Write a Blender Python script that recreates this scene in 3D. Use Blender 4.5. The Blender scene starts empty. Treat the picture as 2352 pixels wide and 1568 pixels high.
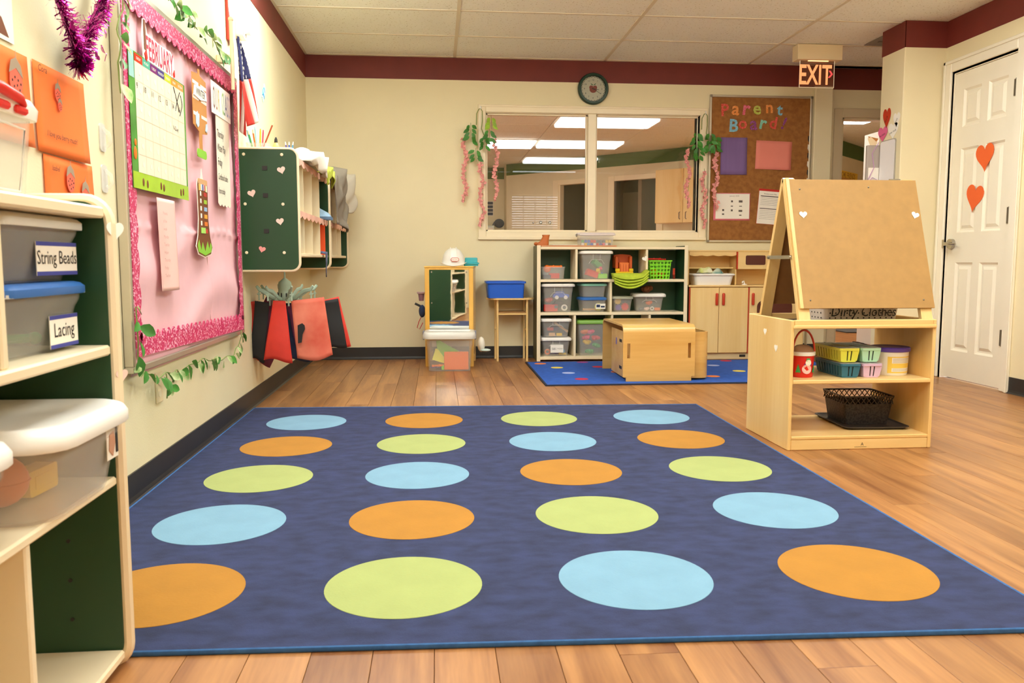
import bpy, bmesh, math, random
from mathutils import Vector, Matrix
random.seed(7)
PI = math.pi
R = math.radians
scene = bpy.context.scene
COL = scene.collection

# ------------------------------------------------------------------ camera, world, exposure
cam_data = bpy.data.cameras.new('camera')
cam = bpy.data.objects.new('camera', cam_data)
COL.objects.link(cam)
cam.location = (1.0284, 0.0, 0.8094)
cam.rotation_euler = (R(90 - 5.6136), R(0.0), R(-5.2135))
cam_data.sensor_width = 36.0
cam_data.lens = 28.795
cam_data.clip_start = 0.05
cam_data.dof.use_dof = True
cam_data.dof.focus_distance = 4.6
cam_data.dof.aperture_fstop = 9.0
scene.camera = cam

world = bpy.data.worlds.new('world')
scene.world = world
world.use_nodes = True
bg = world.node_tree.nodes['Background']
bg.inputs[0].default_value = (0.95, 0.97, 1.0, 1)
bg.inputs[1].default_value = 3.5

scene.view_settings.view_transform = 'Standard'
scene.view_settings.look = 'None'
scene.view_settings.gamma = 1.0
scene.view_settings.use_curve_mapping = False
scene.view_settings.exposure = 0.80
LAMP = 10.5                       # radiance of the ceiling troffer diffusers
LAMP_COL = (0.93, 0.99, 0.94)
try:
    scene.cycles.use_denoising = True
    scene.cycles.max_bounces = 7
    scene.cycles.diffuse_bounces = 5
    scene.cycles.glossy_bounces = 4
    scene.cycles.use_adaptive_sampling = True
    scene.cycles.adaptive_threshold = 0.03
    scene.cycles.transparent_max_bounces = 24
    scene.cycles.sample_clamp_indirect = 12.0
    scene.cycles.caustics_reflective = False
    scene.cycles.caustics_refractive = False
except Exception:
    pass

# room constants (metres): left wall X=0, back wall Y=YB, right wall X=XR
YB, XR, H, HB, YR = 6.805, 4.53, 2.44, 2.263, -1.6

# ------------------------------------------------------------------ materials
def lin(h):
    h = h.lstrip('#')
    c = [int(h[i:i + 2], 16) / 255 for i in (0, 2, 4)]
    return tuple(x / 12.92 if x <= 0.04045 else ((x + 0.055) / 1.055) ** 2.4 for x in c) + (1.0,)

MATS = {}
def mat(name, hexcol, rough=0.55, var=0.0, vscale=6.0, bump=0.0, bscale=80.0, metal=0.0, alpha=None, emit=0.0,
        stretch=None, rand=0.0, col2=None, coat=0.0, detail=4.0, spec=None):
    if name in MATS:
        return MATS[name]
    m = bpy.data.materials.new(name); m.use_nodes = True
    nt = m.node_tree; b = nt.nodes['Principled BSDF']
    c = lin(hexcol)
    b.inputs['Base Color'].default_value = c
    b.inputs['Roughness'].default_value = rough
    b.inputs['Metallic'].default_value = metal
    if spec is not None: b.inputs['Specular IOR Level'].default_value = spec
    if coat: b.inputs['Coat Weight'].default_value = coat
    if alpha is not None: b.inputs['Alpha'].default_value = alpha
    if emit:
        b.inputs['Emission Color'].default_value = c
        b.inputs['Emission Strength'].default_value = emit
    tc = None
    def coords():
        t = nt.nodes.new('ShaderNodeTexCoord')
        mp = nt.nodes.new('ShaderNodeMapping')
        nt.links.new(t.outputs['Object'], mp.inputs['Vector'])
        if stretch: mp.inputs['Scale'].default_value = stretch
        return mp.outputs['Vector']
    last = None
    if var or col2:
        v = coords()
        n = nt.nodes.new('ShaderNodeTexNoise'); n.inputs['Scale'].default_value = vscale; n.inputs['Detail'].default_value = detail
        nt.links.new(v, n.inputs['Vector'])
        ramp = nt.nodes.new('ShaderNodeMapRange')
        ramp.inputs['From Min'].default_value = 0.3; ramp.inputs['From Max'].default_value = 0.7
        nt.links.new(n.outputs['Fac'], ramp.inputs['Value'])
        mx = nt.nodes.new('ShaderNodeMix'); mx.data_type = 'RGBA'
        nt.links.new(ramp.outputs['Result'], mx.inputs['Factor'])
        if col2:
            mx.inputs[6].default_value = c; mx.inputs[7].default_value = lin(col2)
        else:
            mx.inputs[6].default_value = tuple(min(1, x * (1 - var)) for x in c[:3]) + (1,)
            mx.inputs[7].default_value = tuple(min(1, x * (1 + var)) for x in c[:3]) + (1,)
        last = mx.outputs[2]
    if rand:
        oi = nt.nodes.new('ShaderNodeObjectInfo')
        hs = nt.nodes.new('ShaderNodeHueSaturation')
        mr = nt.nodes.new('ShaderNodeMapRange')
        mr.inputs['To Min'].default_value = 1 - rand; mr.inputs['To Max'].default_value = 1 + rand
        nt.links.new(oi.outputs['Random'], mr.inputs['Value'])
        nt.links.new(mr.outputs['Result'], hs.inputs['Value'])
        if last: nt.links.new(last, hs.inputs['Color'])
        else: hs.inputs['Color'].default_value = c
        last = hs.outputs['Color']
    if last: nt.links.new(last, b.inputs['Base Color'])
    if bump:
        v = coords()
        n2 = nt.nodes.new('ShaderNodeTexNoise'); n2.inputs['Scale'].default_value = bscale; n2.inputs['Detail'].default_value = 3
        nt.links.new(v, n2.inputs['Vector'])
        bp = nt.nodes.new('ShaderNodeBump'); bp.inputs['Strength'].default_value = bump; bp.inputs['Distance'].default_value = 0.004
        nt.links.new(n2.outputs['Fac'], bp.inputs['Height'])
        nt.links.new(bp.outputs['Normal'], b.inputs['Normal'])
    MATS[name] = m
    return m

def emission(name, col, strength):
    m = bpy.data.materials.new(name); m.use_nodes = True
    nt = m.node_tree; nt.nodes.clear()
    o = nt.nodes.new('ShaderNodeOutputMaterial'); e = nt.nodes.new('ShaderNodeEmission')
    e.inputs[0].default_value = tuple(col) + (1,); e.inputs[1].default_value = strength
    nt.links.new(e.outputs[0], o.inputs[0])
    MATS[name] = m
    return m

def glass_mat(name, tint=(0.97, 0.98, 0.97), ior=1.52):
    m = bpy.data.materials.new(name); m.use_nodes = True
    nt = m.node_tree; nt.nodes.clear()
    o = nt.nodes.new('ShaderNodeOutputMaterial')
    t = nt.nodes.new('ShaderNodeBsdfTransparent'); t.inputs[0].default_value = tuple(tint) + (1,)
    g = nt.nodes.new('ShaderNodeBsdfGlossy'); g.inputs['Roughness'].default_value = 0.0
    f = nt.nodes.new('ShaderNodeFresnel'); f.inputs[0].default_value = ior
    mx = nt.nodes.new('ShaderNodeMixShader')
    nt.links.new(f.outputs[0], mx.inputs[0]); nt.links.new(t.outputs[0], mx.inputs[1]); nt.links.new(g.outputs[0], mx.inputs[2])
    nt.links.new(mx.outputs[0], o.inputs[0])
    MATS[name] = m
    return m

def wood_mat(name, light, dark, rough=0.4, along='y', grain=1.0, rand=0.0, bump=0.05, freq=1.0, coat=0.0):
    """long-grain wood: stretched noise in object space, optional per-object value shift"""
    m = bpy.data.materials.new(name); m.use_nodes = True
    nt = m.node_tree; b = nt.nodes['Principled BSDF']
    b.inputs['Roughness'].default_value = rough
    if coat: b.inputs['Coat Weight'].default_value = coat; b.inputs['Coat Roughness'].default_value = 0.2
    t = nt.nodes.new('ShaderNodeTexCoord'); mp = nt.nodes.new('ShaderNodeMapping')
    nt.links.new(t.outputs['Object'], mp.inputs['Vector'])
    s = {'x': (0.9, 12, 12), 'y': (12, 0.9, 12), 'z': (12, 12, 0.9)}[along]
    mp.inputs['Scale'].default_value = tuple(k * freq for k in s)
    oi = nt.nodes.new('ShaderNodeObjectInfo')
    mul = nt.nodes.new('ShaderNodeMath'); mul.operation = 'MULTIPLY'; mul.inputs[1].default_value = 37.0
    nt.links.new(oi.outputs['Random'], mul.inputs[0])
    cmb = nt.nodes.new('ShaderNodeCombineXYZ')
    for i in range(3): nt.links.new(mul.outputs[0], cmb.inputs[i])
    nt.links.new(cmb.outputs[0], mp.inputs['Location'])
    n = nt.nodes.new('ShaderNodeTexNoise'); n.inputs['Scale'].default_value = 1.0; n.inputs['Detail'].default_value = 8; n.inputs['Distortion'].default_value = 0.6 * grain
    nt.links.new(mp.outputs[0], n.inputs['Vector'])
    n2 = nt.nodes.new('ShaderNodeTexNoise'); n2.inputs['Scale'].default_value = 9.0; n2.inputs['Detail'].default_value = 3
    nt.links.new(mp.outputs[0], n2.inputs['Vector'])
    add = nt.nodes.new('ShaderNodeMath'); add.operation = 'MULTIPLY_ADD'; add.inputs[1].default_value = 0.28
    nt.links.new(n2.outputs['Fac'], add.inputs[0]); nt.links.new(n.outputs['Fac'], add.inputs[2])
    mr = nt.nodes.new('ShaderNodeMapRange'); mr.inputs['From Min'].default_value = 0.38; mr.inputs['From Max'].default_value = 0.88
    nt.links.new(add.outputs[0], mr.inputs['Value'])
    mx = nt.nodes.new('ShaderNodeMix'); mx.data_type = 'RGBA'
    nt.links.new(mr.outputs[0], mx.inputs['Factor'])
    mx.inputs[6].default_value = lin(dark); mx.inputs[7].default_value = lin(light)
    out = mx.outputs[2]
    if rand:
        hs = nt.nodes.new('ShaderNodeHueSaturation'); mr2 = nt.nodes.new('ShaderNodeMapRange')
        mr2.inputs['To Min'].default_value = 1 - rand; mr2.inputs['To Max'].default_value = 1 + rand
        nt.links.new(oi.outputs['Random'], mr2.inputs['Value']); nt.links.new(mr2.outputs[0], hs.inputs['Value'])
        nt.links.new(out, hs.inputs['Color']); out = hs.outputs['Color']
    nt.links.new(out, b.inputs['Base Color'])
    if bump:
        bp = nt.nodes.new('ShaderNodeBump'); bp.inputs['Strength'].default_value = bump; bp.inputs['Distance'].default_value = 0.002
        nt.links.new(add.outputs[0], bp.inputs['Height']); nt.links.new(bp.outputs[0], b.inputs['Normal'])
    MATS[name] = m
    return m

def speckle_mat(name, base, spots, scale=90.0, thr=0.62, rough=0.6, bump=0.0, metal=0.0, soft=0.03):
    """two-tone speckle (ceiling-tile pinholes, glitter paper, carpet flecks)"""
    m = bpy.data.materials.new(name); m.use_nodes = True
    nt = m.node_tree; b = nt.nodes['Principled BSDF']
    b.inputs['Roughness'].default_value = rough; b.inputs['Metallic'].default_value = metal
    t = nt.nodes.new('ShaderNodeTexCoord')
    n = nt.nodes.new('ShaderNodeTexNoise'); n.inputs['Scale'].default_value = scale; n.inputs['Detail'].default_value = 2
    nt.links.new(t.outputs['Object'], n.inputs['Vector'])
    mr = nt.nodes.new('ShaderNodeMapRange'); mr.inputs['From Min'].default_value = thr - soft; mr.inputs['From Max'].default_value = thr + soft
    nt.links.new(n.outputs['Fac'], mr.inputs['Value'])
    mx = nt.nodes.new('ShaderNodeMix'); mx.data_type = 'RGBA'
    nt.links.new(mr.outputs[0], mx.inputs['Factor'])
    mx.inputs[6].default_value = lin(base); mx.inputs[7].default_value = lin(spots)
    nt.links.new(mx.outputs[2], b.inputs['Base Color'])
    if bump:
        bp = nt.nodes.new('ShaderNodeBump'); bp.inputs['Strength'].default_value = bump; bp.inputs['Distance'].default_value = 0.003
        nt.links.new(n.outputs['Fac'], bp.inputs['Height']); nt.links.new(bp.outputs[0], b.inputs['Normal'])
    MATS[name] = m
    return m

# ------------------------------------------------------------------ mesh builder
_font_cache = {}
def text_geo(s, size=1.0, shear=0.0, space=1.0, bold=0.0):
    key = (s, round(shear, 3), round(space, 3), round(bold, 3))
    if key not in _font_cache:
        cu = bpy.data.curves.new('t', 'FONT'); cu.body = s; cu.size = 1.0; cu.resolution_u = 2
        cu.shear = shear; cu.space_character = space; cu.offset = bold
        o = bpy.data.objects.new('t', cu); COL.objects.link(o)
        bpy.context.view_layer.update()
        me = bpy.data.meshes.new_from_object(o)
        vs = [(v.co.x, v.co.y) for v in me.vertices]; fs = [tuple(p.vertices) for p in me.polygons]
        bpy.data.objects.remove(o); bpy.data.curves.remove(cu); bpy.data.meshes.remove(me)
        _font_cache[key] = (vs, fs)
    vs, fs = _font_cache[key]
    return [(x * size, y * size) for x, y in vs], fs

def rrect(w, h, r, n=4, cx=0.0, cy=0.0):
    r = min(r, w / 2 - 1e-4, h / 2 - 1e-4)
    pts = []
    for (sx, sy, a0) in ((1, 1, 0), (-1, 1, 90), (-1, -1, 180), (1, -1, 270)):
        ox, oy = sx * (w / 2 - r), sy * (h / 2 - r)
        for i in range(n + 1):
            a = R(a0 + 90 * i / n)
            pts.append((cx + ox + r * math.cos(a), cy + oy + r * math.sin(a)))
    return pts

def heart(w, n=28):
    pts = []
    for i in range(n):
        t = 2 * PI * i / n
        x = 16 * math.sin(t) ** 3
        y = 13 * math.cos(t) - 5 * math.cos(2 * t) - 2 * math.cos(3 * t) - math.cos(4 * t)
        pts.append((x / 32 * w, (y + 2.5) / 32 * w))
    return pts

def rot2(pts, a, cx=0, cy=0):
    c, s = math.cos(a), math.sin(a)
    return [(cx + c * x - s * y, cy + s * x + c * y) for x, y in pts]

class MB:
    def __init__(self): self.v = []; self.f = []
    def raw(self, vs, fs):
        n = len(self.v); self.v += [tuple(p) for p in vs]; self.f += [tuple(i + n for i in f) for f in fs]; return self
    def box(self, x0, y0, z0, x1, y1, z1, bev=0.0, seg=1):
        if x0 > x1: x0, x1 = x1, x0
        if y0 > y1: y0, y1 = y1, y0
        if z0 > z1: z0, z1 = z1, z0
        vs = [(x0, y0, z0), (x1, y0, z0), (x1, y1, z0), (x0, y1, z0), (x0, y0, z1), (x1, y0, z1), (x1, y1, z1), (x0, y1, z1)]
        fs = [(0, 3, 2, 1), (4, 5, 6, 7), (0, 1, 5, 4), (1, 2, 6, 5), (2, 3, 7, 6), (3, 0, 4, 7)]
        if not bev: return self.raw(vs, fs)
        bm = bmesh.new()
        bv = [bm.verts.new(p) for p in vs]
        for f in fs: bm.faces.new([bv[i] for i in f])
        b = min(bev, 0.49 * min(x1 - x0, y1 - y0, z1 - z0))
        bmesh.ops.bevel(bm, geom=list(bm.edges), offset=b, segments=seg, affect='EDGES', profile=0.5)
        bm.verts.index_update()
        r = self.raw([v.co[:] for v in bm.verts], [[v.index for v in f.verts] for f in bm.faces])
        bm.free(); return r
    def prism(self, pts, a0, a1, plane='xz'):
        n = len(pts)
        area = sum(pts[i][0] * pts[(i + 1) % n][1] - pts[(i + 1) % n][0] * pts[i][1] for i in range(n))
        if area < 0: pts = pts[::-1]
        def P(p, a):
            return {'xz': (p[0], a, p[1]), 'xy': (p[0], p[1], a), 'yz': (a, p[0], p[1])}[plane]
        lo, hi = min(a0, a1), max(a0, a1)
        vs = [P(p, lo) for p in pts] + [P(p, hi) for p in pts]
        side = [(i, (i + 1) % n, (i + 1) % n + n, i + n) for i in range(n)]
        fs = [tuple(range(n))[::-1], tuple(range(n, 2 * n))] + side
        if plane == 'xz': fs = [f[::-1] for f in fs]
        return self.raw(vs, fs)
    def loft(self, rings, cap0=True, cap1=True, closed=True):
        n = len(rings[0]); vs = [p for r in rings for p in r]; fs = []
        for k in range(len(rings) - 1):
            for i in range(n if closed else n - 1):
                j = (i + 1) % n
                fs.append((k * n + i, k * n + j, (k + 1) * n + j, (k + 1) * n + i))
        if cap0: fs.append(tuple(range(n))[::-1])
        if cap1: fs.append(tuple(range((len(rings) - 1) * n, len(rings) * n)))
        return self.raw(vs, fs)
    def lathe(self, prof, seg=20, cx=0, cy=0, cz=0, sx=1.0, sy=1.0, caps=True):
        rings = []
        for r, z in prof:
            rings.append([(cx + sx * r * math.cos(2 * PI * i / seg), cy + sy * r * math.sin(2 * PI * i / seg), cz + z) for i in range(seg)])
        return self.loft(rings, caps, caps)
    def cyl(self, p0, p1, r, seg=12, r1=None):
        return self.tube([p0, p1], [r, r if r1 is None else r1], seg)
    def tube(self, pts, r, seg=8, closed=False, flat=1.0):
        pts = [Vector(p) for p in pts]; n = len(pts)
        rs = r if isinstance(r, (list, tuple)) else [r] * n
        rings = []; up = None
        for i, p in enumerate(pts):
            if closed: t = pts[(i + 1) % n] - pts[i - 1]
            else: t = pts[min(i + 1, n - 1)] - pts[max(i - 1, 0)]
            t = t.normalized() if t.length > 1e-9 else Vector((0, 0, 1))
            if up is None:
                up = Vector((0, 0, 1)) if abs(t.z) < 0.9 else Vector((1, 0, 0))
            u = (up - t * up.dot(t))
            u = u.normalized() if u.length > 1e-6 else t.orthogonal().normalized()
            w = t.cross(u); up = u
            rings.append([tuple(p + rs[i] * (math.cos(2 * PI * k / seg) * u * flat + math.sin(2 * PI * k / seg) * w)) for k in range(seg)])
        if closed:
            rings.append(rings[0]); return self.loft(rings, False, False)
        return self.loft(rings)
    def ell(self, cx, cy, cz, rx, ry, rz, seg=14, rings=8, squash=None):
        rr = []
        for k in range(rings + 1):
            a = -PI / 2 + PI * k / rings
            c = max(math.cos(a), 0.01); s = math.sin(a)
            rr.append([(cx + rx * c * math.cos(2 * PI * i / seg), cy + ry * c * math.sin(2 * PI * i / seg), cz + rz * s) for i in range(seg)])
        return self.loft(rr)
    def text(self, s, size, x, z, y=0.0, align='c', rot=0.0, shear=0.0, space=1.0, sx=1.0, bold=0.0):
        vs, fs = text_geo(s, size, shear, space, bold)
        if not vs: return self
        w0 = min(v[0] for v in vs); w1 = max(v[0] for v in vs)
        off = {'c': (w0 + w1) / 2, 'l': w0, 'r': w1}[align]
        c, sn = math.cos(rot), math.sin(rot)
        out = []
        for a, b in vs:
            a = (a - off) * sx
            out.append((x + c * a - sn * b, y, z + sn * a + c * b))
        return self.raw(out, fs)
    def grid(self, nu, nv, fn):
        vs = [fn(i / nu, j / nv) for j in range(nv + 1) for i in range(nu + 1)]
        fs = [(j * (nu + 1) + i, j * (nu + 1) + i + 1, (j + 1) * (nu + 1) + i + 1, (j + 1) * (nu + 1) + i) for j in range(nv) for i in range(nu)]
        return self.raw(vs, fs)
    def rotz(self, a, cx=0, cy=0):
        c, s = math.cos(a), math.sin(a)
        self.v = [(cx + c * (x - cx) - s * (y - cy), cy + s * (x - cx) + c * (y - cy), z) for x, y, z in self.v]; return self
    def xf(self, M):
        self.v = [tuple(M @ Vector(p)) for p in self.v]; return self
    def move(self, dx, dy, dz):
        self.v = [(x + dx, y + dy, z + dz) for x, y, z in self.v]; return self
    def mesh(self, name, m, smooth=False, ang=38, thick=0.0):
        me = bpy.data.meshes.new(name)
        me.from_pydata(self.v, [], self.f); me.validate()
        if m is not None: me.materials.append(m)
        if smooth:
            me.polygons.foreach_set('use_smooth', [True] * len(me.polygons))
            me.set_sharp_from_angle(angle=R(ang))
        me.update()
        return me

def link(name, data, parent=None, loc=None, rz=None):
    o = bpy.data.objects.new(name, data); COL.objects.link(o)
    if parent is not None: o.parent = parent
    if loc is not None: o.location = loc
    if rz is not None: o.rotation_euler = (0, 0, rz)
    return o

def tag(o, label=None, cat=None, group=None, kind=None):
    if label: o['label'] = label
    if cat: o['category'] = cat
    if group: o['group'] = group
    if kind: o['kind'] = kind
    return o

def part(name, mb, m, parent, smooth=False, label=None, kind=None, loc=None, rz=None, ang=38, thick=0.0):
    o = link(name, mb.mesh(name, m, smooth, ang), parent, loc, rz)
    if thick:
        s = o.modifiers.new('thickness', 'SOLIDIFY'); s.thickness = thick; s.offset = 0
    if label: o['label'] = label
    if kind: o['kind'] = kind
    return o

def thing(name, label, cat, loc=(0, 0, 0), rz=0.0, group=None):
    o = link(name, None, None, loc, rz); o.empty_display_size = 0.05
    return tag(o, label, cat, group)

def solo(name, mb, m, label, cat, loc=(0, 0, 0), rz=0.0, group=None, smooth=False, ang=38, thick=0.0, kind=None):
    o = part(name, mb, m, None, smooth, None, kind, loc, rz, ang, thick)
    return tag(o, label, cat, group)

def struct(name, mb, m, smooth=False, loc=None, rz=None, label=None):
    o = part(name, mb, m, None, smooth, None, 'structure', loc, rz)
    if label: o['label'] = label
    return o

def dup(o, loc, rz=0.0, label=None):
    c = o.copy(); COL.objects.link(c); c.location = loc; c.rotation_euler = (0, 0, rz)
    if label: c['label'] = label
    for ch in list(o.children):
        k = ch.copy(); COL.objects.link(k); k.parent = c
        for g in list(ch.children):
            q = g.copy(); COL.objects.link(q); q.parent = k
    return c

# frames on walls: local x runs to the right as seen from the room, -y points into the room, z up
WL = R(90)      # left wall (X = 0)
WR = R(-90)     # right wall
def at_left(y, z, off=0.0): return (off, y, z)
# ------------------------------------------------------------------ material library
m_wall   = mat('wall_paint', '#ecdfba', 0.75, var=0.03, vscale=2.0, bump=0.12, bscale=140)
m_band   = mat('burgundy_band_paint', '#722820', 0.6, var=0.10, vscale=5, bump=0.1, bscale=140)
m_green_band = mat('green_band_paint', '#4c6b33', 0.6, var=0.08)
m_trim   = mat('cream_trim_paint', '#f6e6c6', 0.4, var=0.02)
m_door   = mat('door_paint', '#f4ecd9', 0.38, var=0.015)
m_base   = mat('rubber_baseboard', '#2c2a2a', 0.45, var=0.12, vscale=9)
m_tile   = speckle_mat('ceiling_tile', '#fbfbf4', '#d0cab8', 70, 0.66, 0.85, 0.25)
m_grid   = mat('ceiling_grid', '#e2d6c0', 0.55)
m_slab   = mat('ceiling_slab', '#8b8378', 0.9)
m_plank  = wood_mat('floor_plank', '#b9834f', '#774627', 0.33, 'y', 1.3, rand=0.10, bump=0.0, freq=1.0)
m_floor2 = wood_mat('floor_far', '#c08450', '#8a4f28', 0.3, 'y', 1.2)
m_sub    = mat('subfloor', '#5a3520', 0.8)
m_rug    = mat('rug_pile', '#2a3358', 0.95, var=0.33, vscale=14, bump=0.6, bscale=300, detail=12, stretch=(1, 1.6, 1))
m_rugedge = mat('rug_binding', '#2f5f97', 0.8, var=0.15, vscale=60)
m_dot_o  = mat('dot_orange', '#aa7526', 0.95, var=0.06, vscale=9, bump=0.3, bscale=160)
m_dot_l  = mat('dot_lime', '#9da766', 0.95, var=0.05, vscale=9, bump=0.3, bscale=160)
m_dot_b  = mat('dot_blue', '#759db6', 0.95, var=0.05, vscale=9, bump=0.3, bscale=160)
m_rug2   = mat('playrug_pile', '#2457b4', 0.95, var=0.14, vscale=25, bump=0.4, bscale=160)
m_rug2e  = mat('playrug_edge', '#1c2338', 0.8)
m_birch  = wood_mat('birch_ply', '#f6d596', '#e8be76', 0.38, 'z', 0.5, bump=0.0, freq=0.55)
m_birchx = wood_mat('birch_ply_x', '#f5d394', '#e2b76d', 0.38, 'x', 0.5, bump=0.0, freq=0.55)
m_bent   = wood_mat('bent_ply', '#e9bd74', '#d39f52', 0.27, 'x', 0.5, bump=0.0, freq=0.5)
m_hard   = mat('hardboard', '#b1884f', 0.6, var=0.06, vscale=26, detail=6)
m_hardback = mat('hardboard_back', '#93663a', 0.8, var=0.06, vscale=26, detail=6)
m_ivory  = mat('ivory_laminate', '#f3e2c0', 0.4, var=0.02)
m_edge   = mat('ivory_edging', '#f4e0bd', 0.4)
m_green  = mat('green_laminate', '#23472a', 0.42, var=0.05, vscale=4)
m_cork   = speckle_mat('brown_paper', '#a06a33', '#8d5a28', 30, 0.52, 0.85, 0.15, soft=0.15)
m_alu    = mat('aluminium_frame', '#cfc6b5', 0.3, metal=0.7)
m_pinkcl = mat('pink_cloth', '#eebcc4', 0.85, var=0.03, vscale=12)
m_glitter= speckle_mat('pink_glitter', '#cf3068', '#ffb4cc', 130, 0.57, 0.35, 0.2)
m_white  = mat('white_plastic', '#f5f1ea', 0.35)
m_paper  = mat('white_paper', '#f7f1e6', 0.8)
m_ink    = mat('black_ink', '#2b2723', 0.7)
m_orangep= mat('orange_paper', '#f9792f', 0.8, var=0.03, vscale=5)
m_leaf   = mat('ivy_leaf', '#3f7f2c', 0.5, var=0.25, vscale=25, rand=0.25)
m_leaf2  = mat('light_leaf', '#9cc23c', 0.5, var=0.2, vscale=25, rand=0.25)
m_stem   = mat('vine_stem', '#7b8a45', 0.6)
m_petal  = mat('pink_petal', '#f0a29c', 0.7, var=0.2, vscale=60)
m_tinsel = mat('magenta_foil', '#c01a9c', 0.18, metal=0.9, var=0.35, vscale=90)
m_clear  = mat('clear_plastic', '#f4f0ea', 0.18, alpha=0.17)
m_clear2 = mat('milky_plastic', '#f6efe6', 0.3, alpha=0.24)
m_lidw   = mat('lid_white', '#f8f4ee', 0.35, alpha=0.97)
m_lidclear = mat('lid_frosted', '#f1eee6', 0.3, alpha=0.75)
m_lidblue= mat('lid_blue', '#3b74c4', 0.35)
m_lidteal= mat('lid_teal', '#8fd3bf', 0.35)
m_lidgreen = mat('lid_green', '#7fae4c', 0.35)
m_chrome = mat('brushed_metal', '#b9b4ab', 0.25, metal=1.0)
m_steel  = mat('steel_dark', '#8d8980', 0.3, metal=0.9)
m_black  = mat('black_plastic', '#23201e', 0.5)
m_darkbin= mat('dark_grey_plastic', '#3a3431', 0.45, var=0.15, vscale=60)
m_red    = mat('red_plastic', '#d8251c', 0.35)
m_redw   = mat('red_wood', '#c93a1c', 0.4)
m_orange = mat('orange_plastic', '#f4751c', 0.4)
m_yellow = mat('yellow_plastic', '#f4c81e', 0.4)
m_lime   = mat('lime_plastic', '#86e02c', 0.35)
m_limey  = mat('yellow_lime_plastic', '#eef05a', 0.35)
m_mint   = mat('mint_plastic', '#bdf0d0', 0.35)
m_tealp  = mat('teal_plastic', '#2f6d86', 0.35)
m_lilac  = mat('lilac_plastic', '#d9b9d8', 0.35)
m_purple = mat('purple_plastic', '#5c3f9e', 0.35)
m_bluep  = mat('blue_plastic', '#1d5fd0', 0.35)
m_greenp = mat('green_plastic', '#3aa85a', 0.4)
m_pinkp  = mat('pink_plastic', '#ee4b78', 0.4)
m_brownp = mat('brown_plush', '#7a4522', 0.95, var=0.2, vscale=40, bump=0.5)
m_greyf  = mat('grey_cloth', '#8f8577', 0.9, var=0.12, vscale=14)
m_navy   = mat('navy_cloth', '#2c3a5c', 0.9, var=0.2, vscale=20)
m_cream  = mat('cream_paint', '#f2ddb4', 0.5)
m_toygrey= mat('grey_toy', '#55606a', 0.5)
m_skyb   = mat('sky_blue', '#4fa3da', 0.5)
m_teallid= mat('teal_box', '#3fb2be', 0.35)
m_sage   = mat('sage_plastic', '#a9bfab', 0.45)
m_brown  = mat('brown_print', '#7a4423', 0.6)
m_brown2 = mat('kraft_board', '#c98a45', 0.7, var=0.05)
m_maroon = mat('maroon_wood', '#5a2416', 0.45)
m_heartp = mat('pale_pink_paper', '#f7d3c6', 0.8)
m_heartw = mat('white_heart_paper', '#fbf6ec', 0.8)
m_mirror = mat('mirror_silver', '#f2f2f2', 0.015, metal=1.0)
m_glass  = glass_mat('window_glass')
m_lamp   = emission('lamp_diffuser', LAMP_COL, LAMP)
m_lampB  = emission('lamp_diffuser_far', (1.0, 0.95, 0.86), 7.0)
m_darkroom = mat('dark_room_wall', '#7d6a54', 0.8)  # darkness of the rooms behind the far doorways is put into this brown
# ------------------------------------------------------------------ structure: floor
PW, PL = 0.127, 1.22
floor = struct('floor', MB().box(-0.12, YR - 0.12, -0.06, 5.6, 6.93, -0.008), m_sub)
plank_mesh = MB().box(0.0006, 0.0008, -0.009, PW - 0.0006, PL - 0.0008, 0.0, 0.0007).mesh('plank', m_plank)
near = MB()                                            # strip of boards behind the picture's edge, joined
near.box(0.0, YR, -0.008, XR, 0.30, 0.0)
part('plank_area', near, m_plank, floor, kind='stuff')
ncol = int(XR / PW) + 1
for i in range(ncol):
    off = (i * 0.437) % PL
    y0 = 0.30 - off
    k = 0
    while y0 < 6.93:
        a, b = max(y0, 0.30), min(y0 + PL, 6.93)
        if b - a > 0.05:
            o = link('plank', plank_mesh, floor, (i * PW, a, 0)); o.scale = (1, (b - a) / PL, 1)
        y0 += PL; k += 1
fl2 = struct('floor.001', MB().box(4.70, 5.80, -0.008, 8.2, 6.93, 0.0).box(-1.0, 6.93, -0.008, 8.2, 15.3, 0.0), m_floor2)

# ------------------------------------------------------------------ structure: walls
WX0, WX1, WZ0, WZ1 = 1.40, 3.215, 1.03, 2.03           # rough window opening
wall_left = struct('wall_left', MB().box(-0.12, YR - 0.12, 0, 0, 7.0, H + 0.05), m_wall)
wb = MB()
wb.box(0, YB, 0, WX0, YB + 0.12, H); wb.box(WX1, YB, 0, 4.24, YB + 0.12, H)
wb.box(WX0, YB, 0, WX1, YB + 0.12, WZ0); wb.box(WX0, YB, WZ1, WX1, YB + 0.12, H)
wall_back = struct('wall_back', wb, m_wall)
struct('wall_back_pier', MB().box(4.19, YB - 0.055, 0, 4.345, YB + 0.12, H, 0.006), m_wall)
YD = 6.88                                               # wall with the doorway beside the pier
DX0, DX1, DZ = 4.495, 5.12, 2.03
wd = MB()
wd.box(4.345, YD, 0, DX0, YD + 0.10, H); wd.box(DX1, YD, 0, 6.2, YD + 0.10, H); wd.box(DX0, YD, DZ, DX1, YD + 0.10, H)
struct('wall_back_passage', wd, m_wall)
DY0, DY1, DTZ = 4.78, 5.40, 2.07                        # right door leaf
wr = MB()
wr.box(XR, YR - 0.12, 0, XR + 0.12, DY0, H); wr.box(XR, DY1, 0, XR + 0.12, 5.50, H); wr.box(XR, DY0, DTZ, XR + 0.12, DY1, H)
struct('wall_right', wr, m_wall)
struct('wall_right_return', MB().box(4.23, 5.50, 0, 6.2, 5.79, H, 0.005), m_wall)
struct('wall_right_passage', MB().box(6.2, 5.5, 0, 6.3, 7.0, H), m_wall)
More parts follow.
